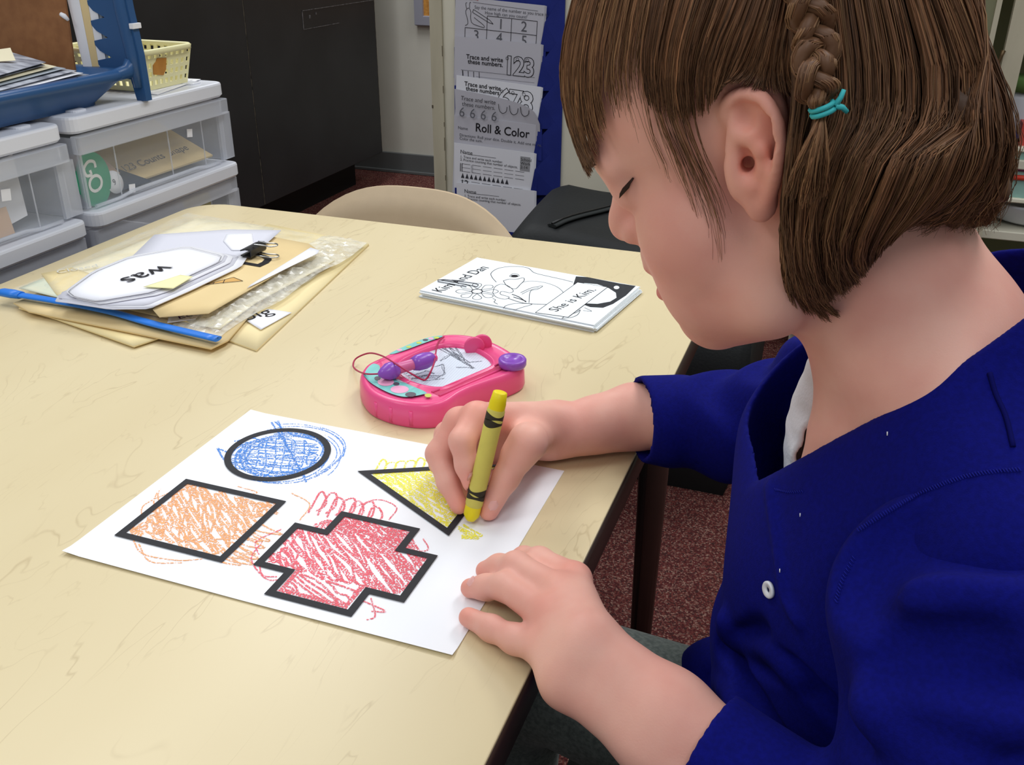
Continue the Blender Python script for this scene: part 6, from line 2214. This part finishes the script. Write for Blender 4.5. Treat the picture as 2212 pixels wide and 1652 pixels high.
# button
bp_ = march([tor], 1663, 1273)
bn = []
for dx, dy in ((12, 0), (0, 12)):
    bn.append(march([tor], 1663 + dx, 1273 + dy) - bp_)
nb = np.cross(bn[0], bn[1])
nb = nb / np.linalg.norm(nb)
if nb @ RC[2] > 0:
    nb = -nb
but = MB()
but.lathe([(0.0014, 0.0008), (0.0016, 0.0013), (0.0030, 0.0014), (0.0040, 0.0018), (0.0046, 0.0012), (0.0046, 0.0), (0.0014, 0.0), (0.0014, 0.0008)], 24, tuple(bp_ + nb * .0002 + (0, 0, T)), tuple(nb))
to_person(but.build('button', mat('pearl_button', (226, 228, 232), 0.3, 0.5)))
for x, y in ((1728, 1108), (1684, 1228), (1916, 932)):
    p = march([tor], x, y) - np.array(RC[2]) * .0004
    l_ = MB().tube([tuple(p + (0, 0, T)), tuple(p + np.array(RC[1]) * .0018 + (0, 0, T))], 0.0003, 4)
    to_person(l_.build('lint', card_w))
# undershirt with a scalloped edge, showing inside the far side of the neckline
us = Field((0.40, -0.24, -0.02), (0.62, 0.02, 0.24), 0.0016)
us.ell((0.533, -0.115, 0.075), (0.0895, 0.104, 0.108), None, 0.0)
us.cap((0.500, -0.105, 0.185), (0.520, -0.030, 0.130), 0.040, 0.038, 0.02)
us.ell((0.464, -0.078, 0.112), (0.027, 0.030, 0.055), None, 0.016)
us.ell((0.470, -0.082, 0.160), (0.022, 0.024, 0.036), None, 0.014)
us.displace(lambda X, Y, Z: 0.0007 * np.sin(400 * Z) * np.sin(200 * X))
us.hollow(0.0030)
us.cut_plane((0.45, -0.1030, 0.12), (0.10, -1.0, 0.0))
us.cut_plane((0.47, -0.10, 0.186), (-0.5, 0.0, 1.0))
uv, uf = us.mesh()
if len(uv):
    uo = to_person(np_mesh('undershirt', [(relax(uv, uf, 1), uf)], mat('white_cotton', (226, 226, 232), 0.85, 0.2, bump=0.2, bscale=500)))
    uo['label'] = 'white undershirt with a scalloped edge'
# trousers and shoes
gp = mat('grey_sweatpants', (120, 128, 122), 0.95, 0.1, rgb2=(92, 100, 96), nscale=300, stretch=(1, 1, 1), bump=0.2, bscale=700, sheen=0.2)
pf = Field((0.10, -0.36, -0.60), (0.70, 0.12, -0.06), 0.0045, 0.08)
pf.ell((0.56, -0.115, -0.195), (0.085, 0.125, 0.075), None, 0.0)
for (hx_, hy, hz), (kx, ky, kz), (ax_, ay_, az_) in (((0.54, -0.06, -0.185), (0.25, -0.035, -0.165), (0.24, -0.03, -0.53)), ((0.55, -0.18, -0.195), (0.29, -0.225, -0.185), (0.27, -0.22, -0.53))):
    pf.cap((hx_, hy, hz), (kx, ky, kz), 0.068, 0.050, 0.03)
    pf.cap((kx, ky, kz), (ax_, ay_, az_), 0.048, 0.036, 0.02)
pv, pff_ = pf.mesh()
to_person(np_mesh('trousers', [(relax(pv, pff_, 2), pff_)], gp))
shoe_m = mat('dark_shoe', (50, 50, 58), 0.6, 0.3)
sole_m = mat('pale_sole', (206, 204, 200), 0.7, 0.3)
for ax_, ay_ in ((0.24, -0.03), (0.27, -0.22)):
    sf = Field((ax_ - .16, ay_ - .06, -0.605), (ax_ + .08, ay_ + .06, -0.50), 0.004)
    sf.ell((ax_ - .055, ay_, -0.572), (0.085, 0.034, 0.026), None, 0.0)
    sf.ell((ax_ + .005, ay_, -0.555), (0.042, 0.034, 0.042), None, 0.02)
    sf.cut_plane((0, 0, -0.588), (0, 0, -1))
    v_, f_ = sf.mesh()
    sh_o = to_person(np_mesh('shoe', [(relax(v_, f_, 1), f_)], shoe_m))
    pts = [(ax_ - .045 + .092 * math.cos(a), ay_ + .036 * math.sin(a)) for a in [2 * math.pi * k / 24 for k in range(24)]]
    so2 = MB().prism(pts, 0.001, T - 0.586, bev=0.002).build('sole', sole_m)
    to_person(so2)
charcoal = mat('charcoal_plastic', (30, 33, 31), 0.55, 0.35, noise=0.1, nscale=60)
ch2 = school_chair((0.475, -0.115, 0), math.pi / 2, 'dark charcoal shell chair the child sits on', charcoal, top=0.70, hw=0.20, seat_z=T - 0.262)

# ================================================================== hair
hair_m = bpy.data.materials.new('brown_hair')
hair_m.use_nodes = True
nt = hair_m.node_tree
b = nt.nodes['Principled BSDF']
b.inputs['Roughness'].default_value = 0.5
b.inputs['Specular IOR Level'].default_value = 0.3
at = nt.nodes.new('ShaderNodeAttribute')
at.attribute_name = 'tint'
nt.links.new(at.outputs['Color'], b.inputs['Base Color'])
hrg = np.random.default_rng(21)
def skull(x, y, off):
    """point on the head along a sight line, lifted off the skin by off"""
    p = march([face], x, y, 0.25, 0.62)
    if RC[2] @ (p - CC) > 0.615:
        return tY(x, y, -0.130)
    e = 0.003
    g = np.array([face.sample(p + np.array(v) * e) - face.sample(p - np.array(v) * e) for v in ((1, 0, 0), (0, 1, 0), (0, 0, 1))])
    g = g / (np.linalg.norm(g) + 1e-9)
    return p + g * off
def guide(pts):
    out = []
    for p in pts:
        out.append(skull(p[0], p[1], p[2]) if p[2] > 0 else tY(*p))
    return np.array(out)
def guides(lst, m=9):
    return np.array([catmull(guide(g), m) for g in lst])
HV, HQ, HC = [], [], []
_hv = [0]
def add_tubes(P, rad, col, taper=0.35, sides=3):
    """P: strands x samples x 3; one three-sided tube per strand"""
    n, k, _ = P.shape
    Tn = np.gradient(P, axis=1)
    Tn /= np.linalg.norm(Tn, axis=2, keepdims=True) + 1e-12
    ref = hrg.normal(size=(n, 1, 3))
    N = ref - (ref * Tn).sum(2, keepdims=True) * Tn
    N /= np.linalg.norm(N, axis=2, keepdims=True) + 1e-12
    B = np.cross(Tn, N)
    prof = np.interp(np.linspace(0, 1, k), [0, 0.1, 0.7, 1], [0.7, 1, 0.9, taper])[None, :, None]
    r = rad[:, None, None] * prof
    rings = [P + r * (N * math.cos(a) + B * math.sin(a)) for a in [2 * math.pi * j / sides for j in range(sides)]]
    V = np.stack(rings, 2).reshape(n * k * sides, 3)
    base = (np.arange(n) * k * sides)[:, None, None] + (np.arange(k - 1) * sides)[None, :, None]
    j = np.arange(sides)[None, None, :]
    j2 = (np.arange(sides)[None, None, :] + 1) % sides
    Q = np.stack([base + j, base + j2, base + sides + j2, base + sides + j], 3).reshape(-1, 4)
    HV.append(V)
    HQ.append(Q + _hv[0])
    HC.append(np.repeat(col, k * sides, axis=0))
    _hv[0] += len(V)
BROWN = np.array(lin((114, 79, 54)))
GOLD = np.array(lin((148, 110, 76)))
def hcolor(n, gold=0.15, dark=0.25):
    v = hrg.lognormal(0, 0.22, (n, 1))
    c = BROWN[None] * v
    g = hrg.random((n, 1)) < gold
    c = np.where(g, GOLD[None] * hrg.uniform(0.6, 1.0, (n, 1)), c)
    d = hrg.random((n, 1)) < dark
    return np.where(d, c * 0.62, c)
def sheet(G, n, rad=0.00032, jit=0.0025, clump=0.5, nclump=40, gold=0.15, dark=0.25, t0=0.06, t1=0.08, k=13, frizz=0.0006, out=None, smin=0.0, smax=1.0):
    """strands between neighbouring guides, gathered into locks towards the tips"""
    g, m, _ = G.shape
    s = hrg.uniform(smin, smax, n) * (g - 1)
    cc = np.sort(hrg.uniform(smin, smax, nclump) * (g - 1))
    ci = np.abs(s[:, None] - cc[None]).argmin(1)
    sc_ = cc[ci]
    ta = hrg.uniform(0, t0, n)
    tb = 1 - hrg.uniform(0, t1, n)
    t = ta[:, None] + (tb - ta)[:, None] * np.linspace(0, 1, k)[None]
    ss = s[:, None] + (sc_ - s)[:, None] * clump * t ** 1.5
    i = np.clip(np.floor(ss).astype(int), 0, g - 2)
    fu = (ss - i)[..., None]
    tm = t * (m - 1)
    jx = np.clip(np.floor(tm).astype(int), 0, m - 2)
    fv_ = (tm - jx)[..., None]
    def at_(ii, jj):
        return G[ii, jj]
    P = (at_(i, jx) * (1 - fu) + at_(i + 1, jx) * fu) * (1 - fv_) + (at_(i, jx + 1) * (1 - fu) + at_(i + 1, jx + 1) * fu) * fv_
    lift_ = hrg.normal(0, 1, (n, 1, 1)) * jit * 0.5 + (hrg.normal(0, 1, nclump)[ci])[:, None, None] * jit
    o_ = np.array(out if out is not None else -RC[2]) if True else 0
    P = P + lift_ * o_[None, None] * np.sin(np.linspace(0.15, 1, k) * math.pi * 0.75)[None, :, None]
    ph = hrg.uniform(0, 6.28, (n, 1, 3))
    fr_ = hrg.uniform(2, 7, (n, 1, 3))
    P = P + frizz * np.sin(fr_ * t[..., None] * 3 + ph) * t[..., None]
    lock = hrg.lognormal(0, 0.24, nclump)[ci][:, None]
    add_tubes(P, rad * hrg.uniform(0.7, 1.3, n), hcolor(n, gold, dark) * lock)
    return P
back = [[(1690, -150, .010), (1690, 40, .012), (1694, 170, .013), (1700, 300, -.1985), (1688, 430, -.1930), (1690, 540, -.1840), (1705, 635, -.1740)],
        [(1780, -150, .010), (1790, 40, .014), (1800, 190, .020), (1790, 340, -.2010), (1752, 470, -.1965), (1752, 580, -.1870), (1790, 655, -.1740)],
        [(1860, -160, .010), (1895, 40, .016), (1912, 200, .022), (1900, 350, -.2010), (1850, 480, -.1960), (1822, 560, -.1870), (1850, 612, -.1760)],
        [(1930, -160, .010), (1985, 40, .018), (2012, 200, .024), (2000, 340, -.1960), (1955, 445, -.1890), (1895, 520, -.1810), (1880, 566, -.1740)],
        [(1980, -160, .010), (2045, 60, .016), (2088, 200, -.1740), (2092, 330, -.1810), (2058, 420, -.1760), (1995, 470, -.1690), (1950, 488, -.1640)],
        [(2020, -150, -.1180), (2085, 70, -.1360), (2130, 200, -.1500), (2146, 320, -.1560), (2130, 400, -.1520), (2105, 455, -.1480), (2090, 486, -.1440)],
        [(2040, -150, -.1120), (2098, 80, -.1170), (2146, 200, -.1190), (2168, 320, -.1200), (2160, 400, -.1200), (2138, 460, -.1200), (2122, 490, -.1200)]]
GB = guides(back)
side_g = [[(1470, -150, .008), (1436, -20, .009), (1412, 70, .007), (1398, 150, .005), (1402, 225, .003)],
          [(1560, -150, .009), (1520, -10, .010), (1488, 90, .009), (1470, 175, .006), (1476, 262, .004)],
          [(1640, -150, .009), (1600, 0, .011), (1560, 90, .009), (1536, 165, .007), (1540, 240, .005)],
          [(1700, -150, .009), (1662, 0, .012), (1632, 90, .010), (1606, 150, .008), (1588, 196, .007)],
          [(1730, -150, .010), (1712, 0, .012), (1700, 100, .012), (1692, 170, .011), (1692, 230, .010)]]
GS = guides(side_g)
bang_g = [[(1312, -130, -.0950), (1264, -10, -.0980), (1238, 100, -.1000), (1236, 190, -.1040), (1258, 285, -.1100), (1290, 350, -.1180)],
          [(1300, -130, .012), (1256, -10, .010), (1230, 100, -.1300), (1226, 190, -.1300), (1248, 275, -.1320), (1284, 352, -.1340)],
          [(1332, -130, .011), (1286, -10, .010), (1254, 100, .009), (1246, 195, .008), (1264, 285, .007), (1296, 376, .006)],
          [(1366, -130, .010), (1318, -10, .009), (1286, 100, .008), (1274, 200, .007), (1286, 290, .006), (1304, 352, .005)],
          [(1396, -130, .009), (1354, -10, .007), (1326, 100, .006), (1315, 190, .005), (1326, 262, .004)]]
GBa = guides(bang_g)
# scalp cover and body of the bob
hb_ = Field((0.285, -0.225, 0.17), (0.56, -0.005, 0.445), 0.0018)
hb_.ell(hp_(-0.012, 0, 0.042), (0.0935, 0.0725, 0.0870), HR, 0.0)
hb_.cut_plane(skull(1500, 70, 0.004), HF * 0.86 - HU * 0.5)
for G in (GB,):
    for gi in range(1, len(G)):
        for mir in ((0, 1) if gi < 4 else (0,)):
            q = G[gi][2:].copy()
            cen = np.array((0.44, -0.115, 0.28))
            q = q + (cen - q) * np.array((0.09, 0.17, 0.04))[None]
            if mir:
                q[:, 1] = -0.230 - q[:, 1]
            nq = len(q)
            for a in range(nq - 1):
                hb_.cap(q[a], q[a + 1], 0.0095 - 0.0065 * a / nq, 0.0095 - 0.0065 * (a + 1) / nq, 0.006)
for gi in (3, 4, 5, 6):
    q = GB[gi][3:7].copy()
    for a in range(3):
        hb_.cap(q[a] * np.array((1, 0, 1)) + np.array((-.008, -0.145, 0)), q[a] * np.array((1, 0, 1)) + np.array((-.012, -0.095, 0)), 0.008, 0.008, 0.010)
hb_.ell(tY(1632, 335, -.190), (0.0165, 0.016, 0.036), None, 0.004, True)
hb_.displace(lambda X, Y, Z: 0.0009 * np.sin(420 * X + 120 * Z + 3 * np.sin(70 * Z)) + 0.0006 * np.sin(700 * X - 200 * Z))
bv, bq = hb_.mesh()
bv = relax(bv, bq, 1)
HV.append(bv)
HQ.append(bq + _hv[0])
HC.append(np.repeat(BROWN[None] * 0.55, len(bv), 0))
_hv[0] += len(bv)
LIFT = -np.array(RC[2]) * 0.0035
sheet(GB + LIFT, 8600, 0.00033, 0.0030, 0.55, 70, 0.10, 0.16, t1=0.13)
sheet(GB[3:] + LIFT, 2600, 0.00034, 0.0030, 0.45, 40, 0.16, 0.14)
sheet(GB[:3] + LIFT, 600, 0.00026, 0.0034, 0.7, 26, 0.35, 0.1, t1=0.02, frizz=.0016)
sheet(GB[4:], 260, 0.00020, 0.0060, 0.2, 40, 0.4, 0.1, t1=0.0, frizz=.0035)
sheet(GS, 4400, 0.00032, 0.0010, 0.25, 60, 0.06, 0.28, t1=0.62, frizz=.0004)
GT = np.array([GBa[3], GBa[4], GS[0]])
sheet(GT, 620, 0.00026, 0.0008, 0.35, 34, 0.40, 0.08, t0=0.03, t1=0.95, frizz=.0005)
sheet(GBa[:4], 2400, 0.00028, 0.0010, 0.5, 34, 0.32, 0.12, t1=0.22)
sheet(GBa[3:], 160, 0.00028, 0.0010, 0.6, 14, 0.40, 0.05, t1=0.30)
# crown: strands from the parting out to where the visible sheets begin
cC, cR = hp_(-0.012, 0, 0.042), np.array((0.088, 0.067, 0.081))
def crown(G, n, mir):
    p0 = np.concatenate([GBa[1:, 0], G[0][:, 0], G[1][:, 0]])
    if mir:
        p0 = p0 * np.array((1, -1, 1)) + np.array((0, -0.230, 0))
    lst = []
    for p in p0:
        q = (HR @ (p - cC)) / cR
        rq = np.linalg.norm(q)
        st = np.array((q[0] * 0.9, 0.0, math.sqrt(max(0.05, 1 - min(0.95, (q[0] * 0.9) ** 2)))))
        st = st / np.linalg.norm(st)
        row = []
        for t_ in np.linspace(0, 1, 9):
            v = st * (1 - t_) + q / rq * t_
            v = v / np.linalg.norm(v) * (1.07 * (1 - t_) + rq * t_ + 0.05 * math.sin(math.pi * t_))
            row.append(cC + HR.T @ (v * cR))
        row.append(row[-1] + (row[-1] - row[-2]) * 0.3)
        lst.append(row[:9])
    sheet(np.array(lst), n, 0.00052, 0.0012, 0.2, 40, 0.12, 0.2, t0=0.02, t1=0.0, out=(0, 0, 1), frizz=.0004)
crown((GS, GB), 1900, False)
crown((GS, GB), 1500, True)
# fine hair falling over temple and cheek
wisp = [[(1370, -40, .006), (1352, 90, .004), (1350, 200, .0025), (1372, 290, .0015), (1392, 340, .001)],
        [(1410, 60, .006), (1402, 160, .004), (1418, 260, .002), (1450, 350, .0015), (1480, 420, .001)],
        [(1460, 120, .006), (1456, 220, .004), (1480, 310, .002), (1520, 400, .0015), (1552, 500, .001), (1560, 600, .001)],
        [(1510, 180, .006), (1508, 250, .004), (1530, 330, .0025), (1562, 400, .0015), (1590, 480, .001)]]
GW = guides(wisp)
sheet(GW, 46, 0.00014, 0.0006, 0.7, 18, 0.85, 0.0, t0=0.3, t1=0.45, frizz=.0008)
sheet(GW[1:], 40, 0.00016, 0.0006, 0.4, 30, 0.30, 0.1, t0=0.1, t1=0.85, frizz=.0006)
# loose ends on the neck under the bob
ends = [[(1690, 420, -.1930), (1684, 520, -.1860), (1690, 600, -.1780), (1712, 668, -.1700)], [(1720, 440, -.1950), (1712, 560, -.1870), (1740, 640, -.1760), (1790, 690, .0015)], [(1760, 480, -.1950), (1756, 580, -.1860), (1790, 648, .003), (1830, 672, .0015)]]
sheet(guides(ends), 220, 0.00026, 0.0014, 0.75, 9, 0.2, 0.2, frizz=.001)
# far side, mirrored
def mirror(G):
    M = G.copy()
    M[..., 1] = -0.230 - M[..., 1]
    return M
sheet(mirror(GB[:5]), 1500, 0.00060, 0.0030, 0.6, 40, 0.1, 0.3, out=(0, 1, 0))
sheet(mirror(GS), 900, 0.00055, 0.0012, 0.4, 30, 0.1, 0.3, out=(0, 1, 0))
# plait in front of the bob, with its tail
PB = np.array([skull(1722, -70, .021), skull(1730, 20, .022), skull(1742, 90, .024), tY(1756, 150, -.2110), tY(1768, 200, -.2120), tY(1777, 232, -.2115)])
PBc = catmull(PB, 60)
tg_ = np.gradient(PBc, axis=0)
tg_ /= np.linalg.norm(tg_, axis=1, keepdims=True)
lat = np.cross(tg_, np.array(RC[2])[None])
lat /= np.linalg.norm(lat, axis=1, keepdims=True)
dep = -np.cross(lat, tg_)
arc = np.concatenate([[0], np.cumsum(np.linalg.norm(np.diff(PBc, axis=0), axis=1))])
wid = np.interp(np.linspace(0, 1, 60), [0, .85, 1], [1, .8, .25])[:, None]
if dep[30] @ RC[2] > 0:
    dep = -dep
for kb in range(3):
    ph = arc / 0.030 * 2 * math.pi + kb * 2 * math.pi / 3
    cpt = PBc + lat * (0.0060 * np.sin(ph))[:, None] * wid + dep * (0.0032 * np.sin(2 * ph))[:, None] * wid
    n = 130
    rad_ = 0.0041 * np.sqrt(hrg.random((n, 1))) * np.interp(np.linspace(0, 1, 60), [0, .85, 1], [1, .85, .4])[None]
    an = hrg.uniform(0, 6.28, (n, 1)) + np.linspace(0, 2.0, 60)[None]
    P = cpt[None] + lat[None] * (rad_ * np.cos(an))[..., None] + dep[None] * (rad_ * 0.8 * np.sin(an))[..., None]
    add_tubes(P[:, ::2], np.full(n, 0.00042), hcolor(n, 0.55, 0.05), taper=1.0)
    mb_ = np.array([cpt])
    add_tubes(mb_[:, ::2], np.full(1, 0.0034), BROWN[None] * .8, taper=.5, sides=8)
tail = [[(1776, 238, -.2110), (1748, 290, -.2150), (1718, 350, -.2160), (1692, 425, -.2130)], [(1778, 238, -.2120), (1766, 300, -.2170), (1750, 370, -.2180), (1736, 452, -.2140)], [(1780, 238, -.2120), (1786, 300, -.2170), (1792, 360, -.2170), (1788, 430, -.2130)]]
sheet(guides(tail), 420, 0.00032, 0.0016, 0.5, 9, 0.45, 0.1, t0=0.0, t1=.25)
hv, hq, hc = np.concatenate(HV), np.concatenate(HQ), np.concatenate(HC)
hair_o = to_person(np_mesh('hair', [(hv, hq)], hair_m, None, hc))
hair_o['label'] = 'brown bobbed hair with a fringe and a small plait'
# hair tie
tie_m = mat('turquoise_elastic', (64, 186, 190), 0.55, 0.35)
tc_ = tY(1777, 236, -.2120)
tie = MB()
ta_ = PBc[-1] - PBc[-4]
ta_ = ta_ / np.linalg.norm(ta_)
l_ = lat[-1]
d_2 = dep[-1]
for o_ in (-0.0012, 0.0010):
    tie.tube([tuple(tc_ + ta_ * o_ + l_ * 0.0042 * math.cos(a) + d_2 * 0.0040 * math.sin(a) + (0, 0, T)) for a in np.linspace(0, 2 * math.pi, 20)], 0.0011, 6, cap=False)
tie.tube([tuple(tc_ + l_ * 0.0035 + d_2 * .003 + (0, 0, T)), tuple(tc_ + l_ * 0.0065 - ta_ * 0.002 + d_2 * .003 + (0, 0, T)), tuple(tc_ + l_ * 0.0085 - ta_ * 0.0042 + d_2 * .003 + (0, 0, T))], [.0013, .0011, .0009], 6)
tie.tube([tuple(tc_ + l_ * 0.0035 + d_2 * .003 + (0, 0, T)), tuple(tc_ + l_ * 0.0062 + ta_ * 0.0018 + d_2 * .003 + (0, 0, T)), tuple(tc_ + l_ * 0.0074 + ta_ * 0.0042 + d_2 * .003 + (0, 0, T))], [.0013, .0011, .0009], 6)
to_person(tie.build('hair_tie', tie_m))
# lashes of the lowered lid
lash = MB()
lm_ = mat('dark_lash', (48, 30, 22), 0.6, 0.3)
for k in range(16):
    x, y = 1368 - 1.4 * k, 384 + 1.5 * k
    p = march([face], x, y, .25, .62)
    q_ = p + HF * 0.0035 - HU * 0.0035 + HL * (0.0015)
    lash.tube([tuple(p + (0, 0, T)), tuple((p * .5 + q_ * .5) + HF * .0006 + (0, 0, T)), tuple(q_ + (0, 0, T))], [0.0005, 0.0004, 0.0001], 4)
to_person(lash.build('eyelashes', lm_))
for s_ in (-1, 1):
    br = MB()
    for k in range(26):
        u = k / 25
        a = hp_(0.0815 - 0.013 * u ** 2, s_ * (0.012 + 0.028 * u), 0.0215 + 0.002 * math.sin(u * 3))
        br.tube([tuple(a + (0, 0, T)), tuple(a + HL * s_ * .004 + HU * .001 - HF * .001 + (0, 0, T))], [0.0003, 0.0001], 4)
    to_person(br.build('eyebrow', lm_))
# finger nails that show on the crayon hand
nail_m = mat('finger_nail', (236, 178, 170), 0.3, 0.45)
def nail(field, x, y, tipx, tipy, w, l):
    p = march([field], x, y, .3, .9)
    p2 = march([field], x + 6, y, .3, .9)
    p3 = march([field], x, y + 6, .3, .9)
    nn2 = np.cross(p2 - p, p3 - p)
    nn2 = nn2 / (np.linalg.norm(nn2) + 1e-12)
    if nn2 @ RC[2] > 0:
        nn2 = -nn2
    ax2 = march([field], tipx, tipy, .3, .9) - p
    ax2 = ax2 - nn2 * (ax2 @ nn2)
    ax2 = ax2 / (np.linalg.norm(ax2) + 1e-12)
    bx2 = np.cross(nn2, ax2)
    rows = []
    for i in range(7):
        v = i / 6 * 2 - 1
        rows.append([tuple(p + ax2 * l * v + bx2 * w * s2 * math.sqrt(max(0, 1 - abs(v) ** 3)) + nn2 * (0.0004 - 0.0010 * s2 * s2) + (0, 0, T)) for s2 in (-1, -.6, 0, .6, 1)])
    m_ = MB()
    m_.quadgrid(rows)
    m_.quadgrid([[tuple(np.array(q2) - nn2 * .0005) for q2 in r_][::-1] for r_ in rows])
    to_person(m_.build('finger_nail', nail_m))
nail(rarm, 1018, 1030, 1021, 1045, 0.0034, 0.0042)
nail(rarm, 1066, 1092, 1056, 1108, 0.0032, 0.0044)
nail(larm, 1016, 1254, 1006, 1262, 0.0032, 0.0036)
